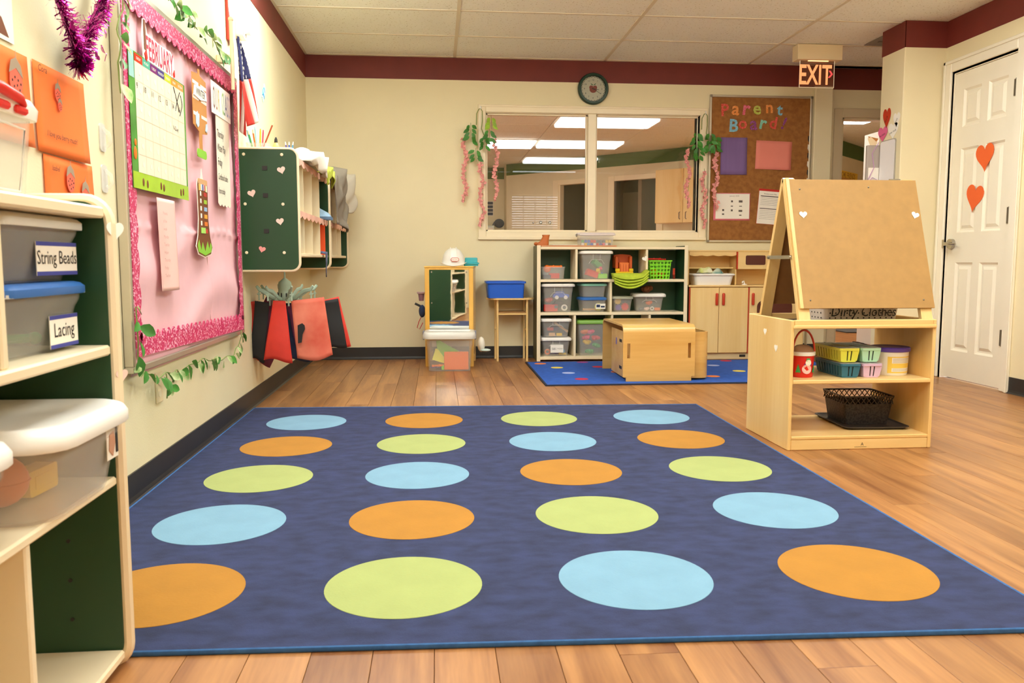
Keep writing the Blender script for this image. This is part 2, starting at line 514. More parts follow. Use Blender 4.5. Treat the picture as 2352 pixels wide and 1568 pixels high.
# rear wall with a blinded window (seen only as a reflection in the glass)
rx0, rx1, rz0, rz1 = 2.42, 3.29, 1.42, 2.03
wre = MB()
wre.box(-0.12, YR - 0.12, 0, rx0, YR, H); wre.box(rx1, YR - 0.12, 0, XR + 0.12, YR, H)
wre.box(rx0, YR - 0.12, 0, rx1, YR, rz0); wre.box(rx0, YR - 0.12, rz1, rx1, YR, H)
struct('wall_rear', wre, m_wall)
w2 = link('window_2', None, None, (rx0, YR, rz0)); tag(w2, 'small rear window with cream horizontal blinds', None, None, 'structure')
fr = MB(); W2, H2 = rx1 - rx0, rz1 - rz0
fr.box(-0.06, -0.01, -0.06, 0.0, 0.02, H2 + 0.06); fr.box(W2, -0.01, -0.06, W2 + 0.06, 0.02, H2 + 0.06)
fr.box(0, -0.01, -0.06, W2, 0.02, 0); fr.box(0, -0.01, H2, W2, 0.02, H2 + 0.06)
part('window_frame', fr, m_trim, w2)
slat = MB().box(0, -0.012, -0.0145, W2, -0.009, 0.0145).mesh('slat', m_ivory)
for k in range(14):
    link('slat', slat, w2, (0, -0.01, 0.025 + k * 0.0435))
for k in range(3):
    part('ladder_cord', MB().box(W2 * (k + 1) / 4 - 0.008, -0.03, 0, W2 * (k + 1) / 4 + 0.008, -0.018, H2), m_ivory, w2)

# painted bands under the ceiling
def band(name, x0, y0, x1, y1, m=m_band, z0=HB, z1=H - 0.001):
    return struct(name, MB().box(x0, y0, z0, x1, y1, z1), m)
band('trim_1', 0, YR, 0.003, YB)
band('trim_2', 0.003, YB - 0.003, 4.19, YB)
band('trim_3', 4.187, YB - 0.058, 4.348, YB - 0.0551)
band('trim_4', 4.345, YD - 0.003, 6.2, YD)
band('trim_5', XR - 0.003, YR, XR, 5.50)
band('trim_6', 4.227, 5.497, XR, 5.4999)
band('trim_7', 4.227, 5.497, 4.2299, 5.793)
band('trim_8', 4.1869, YB - 0.055, 4.1899, YB)
# rubber cove baseboards
def bboard(name, x0, y0, x1, y1, axis, sgn):
    mb = MB()
    t = 0.006; h = 0.10
    prof = [(0, 0), (t * 3, 0), (t * 1.6, 0.008), (t, 0.022), (t, h), (0, h)]
    pts = [(sgn * a, b) for a, b in prof]
    if axis == 'y': mb.prism([(x0 + a, b) for a, b in pts], y0, y1, 'xz')
    else: mb.prism([(y0 + a, b) for a, b in pts], x0, x1, 'yz')
    return struct(name, mb, m_base)
bboard('baseboard_left', 0, YR, 0, YB - 0.001, 'y', 1)
bboard('baseboard_back', 0.02, YB, 4.19, YB, 'x', -1)
bboard('baseboard_back_pier', 4.19, YB - 0.055, 4.345, 0, 'x', -1)
bboard('baseboard_back_passage', 4.345, YD, 4.42, 0, 'x', -1)
bboard('baseboard_right', XR, YR, 0, 4.70, 'y', -1)
bboard('baseboard_right_return', 4.23, 5.50, XR - 0.03, 0, 'x', -1)
bboard('baseboard_return_side', 4.23, 5.50, 0, 5.79, 'y', -1)

# ------------------------------------------------------------------ structure: ceiling tiles and grid
ceiling = struct('ceiling', MB().box(-0.12, YR - 0.12, H + 0.035, 6.3, 7.0, H + 0.06), m_slab)
CX = [0.0, 1.185, 2.41, 3.62, 4.83, 6.04]
CY = [5.56 + 0.61 * k for k in range(-12, 3)]
TROFF = [(2, 3.73), (2, 1.90), (2, 0.07), (0, 4.34), (0, 2.51), (0, 0.68), (2, -1.76)]
tile_cache = {}
def tile(w, d):
    key = (round(w, 3), round(d, 3))
    if key not in tile_cache:
        tile_cache[key] = MB().box(0.004, 0.004, 0.002, w - 0.004, d - 0.004, 0.02, 0.002).mesh('ceiling_tile', m_tile)
    return tile_cache[key]
for i in range(5):
    for j in range(len(CY) - 1):
        x0, x1, y0, y1 = CX[i], CX[i + 1], CY[j], CY[j + 1]
        if any(c == i and abs(y - y0) < 0.02 for c, y in TROFF): continue
        if i == 4 and y1 < 5.6: continue
        if y1 <= YR + 0.02: continue
        y0 = max(y0, YR)
        link('ceiling_tile', tile(x1 - x0, y1 - y0), ceiling, (x0, y0, H))
bars = 0
for x in CX[1:5]:
    part('grid_bar', MB().box(x - 0.012, YR, H - 0.004, x + 0.012, YB, H + 0.02), m_grid, ceiling)
part('grid_bar', MB().box(0, YR, H - 0.004, 0.02, YB, H), m_grid, ceiling)
for y in CY[1:]:
    if y > YR:
        part('grid_bar', MB().box(0, y - 0.009, H - 0.003, 6.0 if y > 5.6 else XR, y + 0.009, H + 0.02), m_grid, ceiling)
part('grid_bar', MB().box(0, YB - 0.02, H - 0.004, 4.19, YB, H), m_grid, ceiling)

# ------------------------------------------------------------------ ceiling troffers
def troffer(x0, y0, x1, y1, label, m, group='recessed ceiling lights'):
    t = thing('ceiling_light', label, 'ceiling light', (x0, y0, H), 0, group)
    w, d = x1 - x0, y1 - y0
    f = MB(); f.box(0, 0, -0.006, w, 0.025, 0.02); f.box(0, d - 0.025, -0.006, w, d, 0.02)
    f.box(0, 0.025, -0.006, 0.025, d - 0.025, 0.02); f.box(w - 0.025, 0.025, -0.006, w, d - 0.025, 0.02)
    part('frame', f, m_grid, t)
    part('diffuser', MB().box(0.03, 0.03, -0.045, w - 0.03, d - 0.03, 0.006, 0.012), m, t)  # lens shaped to hang below the grid so its glowing sides brighten the ceiling
    return t
for (c, y), where in zip(TROFF, ('above the far end of the dotted rug', 'above the near end of the dotted rug', 'between the dotted rug and the rear window', 'over the wall beside the cubbies', 'over the wall at the pink bulletin board', 'over the wall at the storage shelf', '')):
    if y < YR: continue
    troffer(CX[c] + (0.012 if c == 0 else 0), y, CX[c + 1], y + 0.61, 'recessed fluorescent troffer ' + where, m_lamp)
v = thing('ceiling_vent', 'dull grey ceiling vent panel beside the exit sign', 'vent', (4.27, 5.57, H), 0)
part('panel', MB().box(0, 0, -0.004, 0.55, 0.57, 0.0, 0.002), mat('vent_grey', '#8d857a', 0.6), v)
part('louver', MB().box(0.05, 0.08, -0.008, 0.50, 0.10, -0.004).box(0.05, 0.2, -0.008, 0.50, 0.22, -0.004).box(0.05, 0.32, -0.008, 0.5, 0.34, -0.004).box(0.05, 0.44, -0.008, 0.5, 0.46, -0.004), mat('vent_grey2', '#746d63', 0.6), v)

# ------------------------------------------------------------------ window in the back wall
win = link('window_1', None, None, (0, YB, 0)); tag(win, 'wide two-pane interior window with cream casing', None, None, 'structure')
c0, c1, c2, c3 = 1.371, 3.288, 0.988, 2.074
cw = 0.062
def casing(x0, z0, x1, z1, nm='casing'):
    mb = MB().box(x0, -0.016, z0, x1, 0.0, z1, 0.004)
    return part(nm, mb, m_trim, win)
casing(c0, c2, c0 + cw, c3); casing(c1 - cw, c2, c1, c3)
casing(c0 + cw, c3 - cw, c1 - cw, c3); casing(c0 + cw, c2, c1 - cw, c2 + cw)
part('casing', MB().box(c0 - 0.004, -0.024, c2 - 0.004, c1 + 0.004, -0.0161, c2 + 0.02, 0.003), m_trim, win)
part('casing', MB().box(c0 + 0.012, -0.022, c3 - 0.02, c1 - 0.012, -0.0161, c3 - 0.006, 0.003), m_trim, win)
part('mullion', MB().box(2.277, -0.012, c2 + cw, 2.347, 0.12, c3 - cw, 0.004), m_trim, win)
j = MB(); j.box(WX0, 0.0, c2 + cw - 0.02, c0 + cw + 0.004, 0.12, c3 - cw + 0.02); j.box(c1 - cw - 0.004, 0, c2 + cw - 0.02, WX1, 0.12, c3 - cw + 0.02)
j.box(c0 + cw, 0, WZ0, c1 - cw, 0.12, c2 + cw + 0.004); j.box(c0 + cw, 0, c3 - cw - 0.004, c1 - cw, 0.12, WZ1)
part('jamb', j, m_trim, win)
for (xa, xb) in ((c0 + cw + 0.004, 2.277), (2.347, c1 - cw - 0.004)):
    part('glass_pane', MB().box(xa, 0.036, c2 + cw + 0.004, xb, 0.041, c3 - cw - 0.004), m_glass, win)
    st = MB(); za, zb = c2 + cw + 0.004, c3 - cw - 0.004
    st.box(xa, 0.022, za, xa + 0.012, 0.035, zb); st.box(xb - 0.012, 0.022, za, xb, 0.035, zb)
    st.box(xa, 0.022, za, xb, 0.035, za + 0.012); st.box(xa, 0.022, zb - 0.012, xb, 0.035, zb)
    part('glazing_bead', st, m_trim, win)

# ------------------------------------------------------------------ six-panel door on the right wall
d1 = link('door_1', None, None, (XR, DY1, 0), WR); tag(d1, 'cream six-panel door with lever handle and orange hearts', None, None, 'structure')
DW = DY1 - DY0
leaf = MB()
cols = [(0.095, 0.275), (0.345, 0.525)]
rows = [(0.20, 0.80), (1.00, 1.56), (1.70, 1.95)]
xs = [0.006, cols[0][0], cols[0][1], cols[1][0], cols[1][1], DW - 0.006]
zs = [0.012, rows[0][0], rows[0][1], rows[1][0], rows[1][1], rows[2][0], rows[2][1], DTZ - 0.006]
for i in range(5):
    for k in range(7):
        if i in (1, 3) and k in (1, 3, 5): continue
        leaf.box(xs[i], 0.012, zs[k], xs[i + 1], 0.046, zs[k + 1])
lf = part('leaf', leaf, m_door, d1)
for (xa, xb) in cols:
    for (za, zb) in rows:
        p = MB()
        def ring(ins, y): return [(xa + ins, y, za + ins), (xb - ins, y, za + ins), (xb - ins, y, zb - ins), (xa + ins, y, zb - ins)]
        p.loft([ring(0, 0.012), ring(0.014, 0.024), ring(0.026, 0.024), ring(0.046, 0.014)], False, True)
        part('panel', p, m_door, lf)
jm = MB(); jm.box(-0.02, 0.0, 0, 0.004, 0.11, DTZ + 0.02); jm.box(DW - 0.004, 0.0, 0, DW + 0.02, 0.11, DTZ + 0.02); jm.box(0, 0, DTZ - 0.004, DW, 0.11, DTZ + 0.02)
part('jamb', jm, m_door, d1)
for (a, b, c, d) in ((-0.088, 0, -0.012, DTZ + 0.09), (DW + 0.012, 0, DW + 0.088, DTZ + 0.09), (-0.012, DTZ + 0.012, DW + 0.012, DTZ + 0.09)):
    part('casing', MB().box(a, -0.018, b, c, 0.0, d, 0.005), m_door, d1)
for (a, b, c, d) in ((-0.088, 0, -0.066, DTZ + 0.09), (DW + 0.066, 0, DW + 0.088, DTZ + 0.09), (-0.088, DTZ + 0.068, DW + 0.088, DTZ + 0.09)):
    part('casing', MB().box(a, -0.026, b, c, -0.0181, d, 0.003), m_door, d1)
for hz in (1.86, 1.09, 0.33):
    hg = part('hinge', MB().box(DW - 0.035, 0.006, hz - 0.05, DW - 0.008, 0.0119, hz + 0.05).cyl((DW - 0.006, 0.002, hz - 0.052), (DW - 0.006, 0.002, hz + 0.052), 0.007, 10), m_steel, d1, True)
hd = MB(); hd.cyl((0.055, 0.012, 0.925), (0.055, -0.012, 0.925), 0.034, 24).cyl((0.055, -0.012, 0.925), (0.055, -0.05, 0.925), 0.012, 12)
hdl = part('door_handle', hd, m_chrome, d1, True)
part('lever', MB().tube([(0.055, -0.05, 0.925), (0.085, -0.054, 0.925), (0.14, -0.05, 0.921), (0.165, -0.04, 0.92)], [0.012, 0.011, 0.009, 0.008], 10), m_chrome, hdl, True)
part('strike_plate', MB().box(-0.012, -0.022, 0.90, 0.006, -0.0181, 0.955), m_chrome, d1)

# ------------------------------------------------------------------ doorway beside the pier and the room beyond
d2 = link('door_2', None, None, (DX0, YD, 0)); tag(d2, 'open doorway with taupe casing into the next room', None, None, 'structure')
m_taupe = mat('taupe_trim', '#d8c6a4', 0.5)
W = DX1 - DX0
for (a, b, c, d) in ((-0.075, 0, 0, DZ + 0.075), (W, 0, W + 0.075, DZ + 0.075), (0, DZ, W, DZ + 0.075)):
    part('casing', MB().box(a, -0.016, b, c, 0, d, 0.004), m_taupe, d2)
jb = MB(); jb.box(-0.001, 0, 0, 0.015, 0.10, DZ); jb.box(W - 0.015, 0, 0, W + 0.001, 0.1, DZ); jb.box(0, 0, DZ - 0.015, W, 0.1, DZ + 0.001)
part('jamb', jb, m_taupe, d2)
part('leaf', MB().box(W + 0.02, 0.11, 0.012, W + 0.058, 0.82, DZ - 0.02, 0.003), mat('pale_door', '#c9c4bd', 0.45), d2)

# ------------------------------------------------------------------ neighbouring room
A = Vector((2.22, 14.10)); B = Vector((5.40, 10.982))
U = (B - A).normalized(); N = Vector((U.y, -U.x))       # N points towards the camera
ang = math.atan2(U.y, U.x)
LEN = (B - A).length
m_wallB = mat('far_wall_paint', '#e8dcbc', 0.75, var=0.03)
wa = MB()      # local frame: x along the wall, -y towards the camera
o1, o2, o3, o4 = 1.10, 1.72, 2.16, 2.90
for (x0, x1, z0, z1) in ((0, o1, 0, H), (o2, o3, 0, H), (o4, LEN, 0, H), (o1, o2, 2.03, H), (o3, o4, 2.035, H)):
    wa.box(x0, 0, z0, x1, 0.1, z1)
struct('wall_far_angled', wa, m_wallB, loc=(A.x, A.y, 0), rz=ang)
struct('trim_9', MB().box(0, -0.004, HB - 0.01, LEN, -0.0001, H), m_green_band, loc=(A.x, A.y, 0), rz=ang)
struct('wall_far_back', MB().box(-1.0, 14.6, 0, 2.32, 14.7, H).box(2.22, 14.12, 0, 2.32, 14.6, H), m_wallB)
struct('trim_10', MB().box(-1.0, 14.596, HB - 0.02, 2.22, 14.5999, H), m_green_band)
struct('wall_far_left', MB().box(-1.0, 6.93, 0, -0.9, 14.7, H), m_wallB)
struct('wall_far_right', MB().box(8.1, 6.98, 0, 8.2, 15.3, H), m_wallB)
struct('wall_far_near', MB().box(6.3, 6.9, 0, 8.1, 6.98, H), m_wallB)
struct('wall_far_side', MB().box(5.40, 10.0, 0, 5.46, 11.0, H), m_wallB)
A2 = Vector((5.40, 9.80)); B2 = Vector((8.15, 12.50)); U2 = (B2 - A2).normalized(); ang2 = math.atan2(U2.y, U2.x); L2 = (B2 - A2).length
struct('wall_far_diagonal', MB().box(0, 0, 0, L2, 0.08, H), m_wallB, loc=(A2.x, A2.y, 0), rz=ang2)
struct('trim_11', MB().box(0, -0.004, HB - 0.02, L2, -0.0001, H), m_green_band, loc=(A2.x, A2.y, 0), rz=ang2)
cb = struct('ceiling.001', MB().box(-1.1, 6.93, H + 0.035, 8.3, 15.3, H + 0.06), m_slab)
for i in range(-1, 7):
    for k in range(0, 13):
        x0, y0 = 1.2 + (i - 1) * 1.21, 6.95 + k * 0.61
        if (i, k) in ((1, 7), (1, 2), (3, 1), (4, 3), (2, 1)): continue
        link('ceiling_tile', tile(1.21, 0.61), cb, (x0, y0, H))
for (i, k, what) in ((1, 7, 'seen through the left window pane'), (1, 2, 'added unseen behind the wall above the left pane'), (3, 1, 'added unseen behind the parent board wall'), (4, 3, 'seen through the open doorway'), (2, 1, 'added unseen behind the wall above the right pane')):  # the three troffers nearest the window wall are unseen, added to brighten this room
    troffer(1.2 + (i - 1) * 1.21, 6.95 + k * 0.61, 1.2 + i * 1.21, 6.95 + (k + 1) * 0.61,
            'lit white troffer in the next room ' + what, m_lampB, 'ceiling lights of the next room')
# doors of the far angled wall
m_fard = mat('far_door_paint', '#8a7257', 0.6)
for n, (xa, xb) in enumerate(((o1, o2), (o3, o4))):
    d = link('door_%d' % (n + 3), None, None, (A.x, A.y, 0), ang)
    tag(d, ['doorway with a plain taupe door in the far room', 'doorway with a brown panelled door and dark sign in the far room'][n], None, None, 'structure')
    for (a, b, c, e) in ((xa - 0.11, 0, xa, 2.11), (xb, 0, xb + 0.11, 2.11), (xa, 2.03, xb, 2.11)):
        part('casing', MB().box(a, -0.018, b, c, 0, e, 0.004), m_trim, d)
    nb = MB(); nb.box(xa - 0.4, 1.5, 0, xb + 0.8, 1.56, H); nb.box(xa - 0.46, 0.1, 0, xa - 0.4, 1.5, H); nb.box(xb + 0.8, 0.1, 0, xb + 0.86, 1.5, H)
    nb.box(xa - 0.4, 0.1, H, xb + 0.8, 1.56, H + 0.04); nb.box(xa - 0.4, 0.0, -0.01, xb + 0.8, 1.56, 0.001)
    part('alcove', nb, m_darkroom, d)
    if n == 0:
        lfx = part('leaf', MB().box(xa + 0.12, 0.9, 0, xb + 0.35, 0.94, 1.93), mat('taupe_door', '#b3a48c', 0.5), d)
        part('jamb', MB().box(xa, 0, 0, xa + 0.03, 0.1, 2.03), m_trim, d)
        part('push_plate', MB().box(xb - 0.07, 0.89, 0.9, xb + 0.02, 0.8999, 1.55), m_steel, lfx)
    else:
        lfx = part('leaf', MB().box(xa + 0.22, 0.75, 0, xb - 0.02, 0.79, 1.98), m_fard, d)
        for (px, pw) in ((xa + 0.28, 0.11), (xa + 0.46, 0.11)):
            for (pz, ph) in ((0.3, 0.85), (1.40, 0.40)):
                part('panel', MB().box(px, 0.738, pz, px + pw, 0.7499, pz + ph, 0.01), m_fard, lfx)
        part('sign_plate', MB().box(xa + 0.36, 0.72, 1.21, xa + 0.49, 0.7379, 1.31), m_black, lfx)
        part('jamb', MB().box(xa, 0.0, 0, xa + 0.03, 0.12, 2.03).box(xa + 0.05, 0.7, 0, xa + 0.19, 0.74, 2.0), mat('dark_jamb', '#4a4440', 0.6), d)
# ------------------------------------------------------------------ large dotted rug
rug = thing('area_rug', 'large navy rug with rows of coloured dots on the wood floor', 'rug', (0.02, 1.60, 0))
RX, RY = 0.02, 1.60
quad = [(0.018, 1.682), (2.43, 1.60), (2.475, 4.43), (0.022, 4.53)]
def inset(q, d):
    cx = sum(p[0] for p in q) / 4; cy = sum(p[1] for p in q) / 4
    return [(p[0] + (d if p[0] < cx else -d), p[1] + (d if p[1] < cy else -d)) for p in q]
ql = [(x - RX, y - RY) for x, y in quad]
part('pile', MB().prism(inset(ql, 0.008), 0.0, 0.011, 'xy'), m_rug, rug)
qi = inset(ql, 0.007)
part('binding', MB().tube([(x, y, 0.0065) for x, y in qi], 0.0065, 8, True), m_rugedge, rug, True)
cols = {'o': m_dot_o, 'l': m_dot_l, 'b': m_dot_b}
dot_mesh = {k: MB().lathe([(0.1925, 0.0), (0.1935, 0.0006), (0.1928, 0.0014), (0.0, 0.0016)], 64).mesh('dot', m) for k, m in cols.items()}
pattern = ['olbo', 'bolb', 'lbol', 'olbo', 'bolb']
for i in range(5):
    for j in range(4):
        lx, ly = j * 0.5813, i * 0.5282
        x = 0.3588 + lx + 0.0083 * ly; y = 1.9795 + ly - 0.0083 * lx
        link('dot', dot_mesh[pattern[i][j]], rug, (x - RX, y - RY, 0.0108))

# ------------------------------------------------------------------ small play rug
r2 = thing('play_rug', 'bright blue play rug with small dots under the plywood cube', 'rug', (1.724, 5.22, 0))
part('pile', MB().box(0.012, 0.012, 0, 2.30, 1.22, 0.008), m_rug2, r2)
e = MB(); e.box(0, 0, 0, 2.312, 0.0125, 0.009); e.box(0, 1.2199, 0, 2.312, 1.232, 0.009); e.box(0, 0.0125, 0, 0.0125, 1.2199, 0.009); e.box(2.2999, 0.0125, 0, 2.312, 1.2199, 0.009)
part('binding', e, m_rug2e, r2)
r2c = [mat('rd%d' % i, c, 0.95) for i, c in enumerate(('#f0894a', '#ecd75a', '#a9b8ea', '#c8283f', '#7fc48a', '#9a3f8f'))]
spots = [(0.105, 1.11, 0), (0.20, 0.86, 1), (0.24, 0.56, 2), (0.28, 0.25, 3), (0.52, 0.88, 3), (0.60, 0.58, 0), (0.64, 0.28, 4), (0.45, 1.17, 5),
         (1.22, 0.3, 0), (1.42, 0.88, 2), (1.50, 0.55, 1), (1.62, 1.16, 3), (1.75, 0.3, 3), (1.05, 0.55, 3), (1.95, 0.8, 4), (0.85, 1.0, 2)]
for x, y, c in spots:
    part('dot', MB().lathe([(0.046, 0.0), (0.0465, 0.0008), (0.0, 0.001)], 24), r2c[c], r2, loc=(x, y, 0.0078))

# ------------------------------------------------------------------ storage totes
def tote(name, label, cat, loc, rz, w, d, h, lid_m, body_m=None, taper=0.88, lid_h=0.016, group=None, over=0.007, step=0.72, r=0.02, lid=True, handle=True, clips=None):
    body_m = body_m or m_clear
    t = thing(name, label, cat, loc, rz, group)
    hb = h - (lid_h if lid else 0)
    def ring(s, z, ins=0.0): return [(x, y, z) for x, y in rrect(w * s - 2 * ins, d * s - 2 * ins, r, 3)]
    sc = lambda z: taper + (1 - taper) * (z / hb)
    zs = hb * step
    prof = [(sc(0) * 0.985, 0.0), (sc(0), 0.006), (sc(zs) * 0.985, zs), (min(1.0, sc(zs) * 1.02), zs + 0.012), (1.0, hb)]
    th = 0.0022
    rings = [ring(s, z) for s, z in prof] + [ring(s, max(z, 0.004) if k else 0.004, th) for k, (s, z) in list(enumerate(prof))[::-1]]
    b = part('body', MB().loft(rings), body_m, t, True)
    rim = MB().loft([ring(1.0, hb - 0.006), ring(1.02, hb - 0.006, -0.002), ring(1.02, hb, -0.002), ring(1.0, hb)], False, False)
    part('rim', rim, m_lidclear if lid else body_m, b)
    if handle:
        yf = -d / 2 * sc(hb * 0.85) - 0.003
        hw = w * 0.17
        part('moulded_handle', MB().tube([(-hw * 1.5, yf + 0.004, hb * 0.60), (-hw, yf, hb * 0.74), (hw, yf, hb * 0.74), (hw * 1.5, yf + 0.004, hb * 0.60)], 0.0013, 6)
             .tube([(-hw * 0.7, yf, hb * 0.74), (-hw * 0.7, yf - 0.001, hb * 0.95)], 0.0011, 6).tube([(hw * 0.7, yf, hb * 0.74), (hw * 0.7, yf - 0.001, hb * 0.95)], 0.0011, 6), m_lidclear, b, True)
    if lid:
        W, D = w + 2 * over, d + 2 * over
        def lr(ins, z): return [(x, y, z) for x, y in rrect(W - 2 * ins, D - 2 * ins, r + over, 4)]
        l = part('lid', MB().loft([lr(0.001, hb - 0.006), lr(0.0, hb - 0.004), lr(0.0, hb + lid_h * 0.45), lr(0.006, hb + lid_h * 0.85), lr(0.014, hb + lid_h), lr(0.026, hb + lid_h), lr(0.032, hb + lid_h - 0.004)], True, True), lid_m, t, True)
        if clips:
            for sx in (-1, 1):
                part('latch', MB().box(sx * (W / 2 - 0.002) - 0.006, -0.03, hb - 0.02, sx * (W / 2 - 0.002) + 0.006, 0.03, hb + lid_h + 0.002, 0.003), clips, t)
    return t

def label_card(parent, x, y, z, w, h, text, edge_m=None, tsize=None):
    c = part('label_card', MB().box(x - w / 2, y - 0.0012, z - h / 2, x + w / 2, y, z + h / 2), m_paper, parent)
    if edge_m:
        part('label_border', MB().box(x - w / 2, y - 0.0016, z + h / 2 - 0.12 * h, x + w / 2, y - 0.0013, z + h / 2).box(x - w / 2, y - 0.0016, z - h / 2, x + w / 2, y - 0.0013, z - h / 2 + 0.12 * h), edge_m, c)
    if text:
        part('lettering', MB().text(text, tsize or h * 0.5, x, z - h * 0.16, y - 0.0018, sx=0.9), m_ink, c)
    return c

def toy(shape, m, loc, s, label, cat='toy', group=None, rz=0.0, tilt=0.0, m2=None):
    """small toy shapes; s = overall size"""
    mb = MB()
    if shape == 'brick':
        mb.box(-s / 2, -s / 4, 0, s / 2, s / 4, s * 0.45, s * 0.03)
        for i in (-1.5, -0.5, 0.5, 1.5):
            for j in (-0.5, 0.5):
                mb.lathe([(s * 0.085, s * 0.45), (s * 0.085, s * 0.53), (0, s * 0.535)], 10, i * s * 0.25, j * s * 0.25)
    elif shape == 'cube':
        mb.box(-s / 2, -s / 2, 0, s / 2, s / 2, s, s * 0.08)
        mb.lathe([(s * 0.2, s), (s * 0.18, s * 1.18), (0, s * 1.2)], 10)
        mb.tube([(s * 0.22 * math.cos(a), -s * 0.5, s * 0.5 + s * 0.22 * math.sin(a)) for a in [k * PI / 4 for k in range(8)]], s * 0.06, 5, True)
    elif shape == 'ball':
        mb.ell(0, 0, s / 2, s / 2, s / 2, s / 2, 16, 10)
        mb.tube([(s * 0.503 * math.cos(k * PI / 8), s * 0.503 * math.sin(k * PI / 8), s / 2) for k in range(16)], s * 0.02, 5, True)
    elif shape == 'gear':
        pts = []
        for k in range(20):
            rr = s / 2 if k % 2 else s * 0.4
            a = 2 * PI * k / 20
            pts += [(rr * math.cos(a - 0.08), s / 2 + rr * math.sin(a - 0.08)), (rr * math.cos(a + 0.08), s / 2 + rr * math.sin(a + 0.08))]
        mb.prism(pts, -s * 0.08, s * 0.08, 'xz')
        mb.prism([(s * 0.15 * math.cos(k * PI / 6), s / 2 + s * 0.15 * math.sin(k * PI / 6)) for k in range(12)], -s * 0.12, s * 0.12, 'xz')
    elif shape == 'plate':
        mb.box(-s / 2, -s * 0.03, 0, s / 2, s * 0.03, s * 0.75, s * 0.02)
        for i in range(-2, 3):
            for j in range(3):
                mb.lathe([(s * 0.035, -s * 0.045), (s * 0.035, s * 0.045)], 8, 0, 0)
                vs = mb.v[-16:]; mb.v[-16:] = [(x + i * s * 0.18, z, y + s * (0.16 + j * 0.22)) for x, y, z in vs]
    elif shape == 'ring':
        mb.tube([(s * 0.36 * math.cos(k * PI / 8), 0, s * 0.5 + s * 0.36 * math.sin(k * PI / 8)) for k in range(16)], s * 0.13, 8, True)
    elif shape == 'rod':
        mb.cyl((-s / 2, 0, s * 0.1), (s / 2, 0, s * 0.1), s * 0.07, 10)
        for x in (-s / 2, s / 2, 0): mb.ell(x, 0, s * 0.1, s * 0.1, s * 0.1, s * 0.1, 10, 6)
    elif shape == 'wedge':
        mb.prism([(-s / 2, 0), (s / 2, 0), (s / 2, s * 0.18), (-s * 0.3, s * 0.75), (-s / 2, s * 0.75)], -s * 0.12, s * 0.12, 'xz')
        mb.box(-s / 2, -s * 0.14, s * 0.70, -s * 0.3, s * 0.14, s * 0.78, s * 0.02)
    elif shape == 'car':
        mb.prism([(-s / 2, s * 0.12), (s / 2, s * 0.12), (s / 2, s * 0.3), (s * 0.25, s * 0.33), (s * 0.12, s * 0.5), (-s * 0.3, s * 0.5), (-s * 0.4, s * 0.33), (-s / 2, s * 0.3)], -s * 0.2, s * 0.2, 'xz')
    elif shape == 'bunch':
        for k in range(9):
            a = k * 2.4; rr = s * 0.3 * math.sqrt(k / 9)
            mb.ell(rr * math.cos(a), rr * math.sin(a), s * 0.18 + 0.06 * s * (k % 3), s * 0.2, s * 0.2, s * 0.18, 8, 6)
    elif shape == 'block':
        mb.prism(rrect(s, s * 0.5, s * 0.06, 2, 0, s * 0.25), -s * 0.2, s * 0.2, 'xz')
        mb.box(-s * 0.32, -s * 0.215, s * 0.12, s * 0.32, -s * 0.2, s * 0.38, s * 0.01)
    elif shape == 'chips':
        for k in range(12):
            a = k * 2.4; rr = s * 0.42 * math.sqrt((k + 0.5) / 12)
            M = Matrix.Rotation(0.5 * math.sin(k * 3.1), 4, 'X')
            q = MB().box(-s * 0.13, -s * 0.05, 0, s * 0.13, s * 0.05, s * 0.06, s * 0.015).xf(M).rotz(k * 1.3).move(rr * math.cos(a), rr * math.sin(a) * 0.6, s * 0.02 + s * 0.05 * (k % 3))
            mb.raw(q.v, q.f)
    if tilt: mb.xf(Matrix.Rotation(tilt, 4, 'Y'))
    zmin = min(p[2] for p in mb.v)
    if zmin < 0 or tilt: mb.move(0, 0, -zmin)
    if shape == 'car':
        t = thing('toy_car', label, 'toy', loc, rz, group)
        part('body', mb, m, t)
        for x in (-0.28, 0.28):
            part('wheel', MB().cyl((x * s, -s * 0.24, s * 0.12), (x * s, s * 0.24, s * 0.12), s * 0.12, 14), m2 or m_black, t, True)
        return t
    names = {'brick': 'toy_brick', 'cube': 'linking_cube', 'ball': 'toy_ball', 'gear': 'toy_gear', 'plate': 'peg_plate', 'ring': 'toy_ring', 'rod': 'toy_rod',
             'wedge': 'toy_ramp', 'bunch': 'bead_bunch', 'block': 'toy_block', 'chips': 'toy_chips'}
    return solo(names[shape], mb, m, label, cat, loc, rz, group, smooth=True, ang=35)

# ------------------------------------------------------------------ storage shelf in the foreground (against the left wall)
SX, SY0, SY1 = 0.402, 0.30, 1.664
sh = thing('storage_shelf', 'ivory and green storage shelf below the orange drawings', 'shelf', (0.012, SY0, 0))
ox, oy = -0.012, -SY0
def sp(name, x0, y0, z0, x1, y1, z1, m, bev=0.003):
    return part(name, MB().box(x0 + ox, y0 + oy, z0, x1 + ox, y1 + oy, z1, bev), m, sh)
def end_panel(y0, y1):
    pts = rrect(SX - 0.014, 0.926, 0.045, 6, 0.014 + (SX - 0.014) / 2, 0.463)
    prof = [(max(x, 0.014) + ox, z) for x, z in pts]
    p = part('end_panel', MB().prism([(x * 0.985, z * 0.992 + 0.004) for x, z in prof], y0 + 0.0005 + oy, y1 - 0.0005 + oy, 'xz'), m_green, sh)
    part('edge_band', MB().tube([(x, (y0 + y1) / 2 + oy, z) for x, z in prof], 0.0118, 8, True), m_edge, p, True)
    return p
ep = end_panel(1.641, 1.664)
end_panel(SY0, SY0 + 0.027)
sp('back_panel', 0.014, SY0 + 0.027, 0.03, 0.022, 1.641, 0.905, m_ivory, 0)
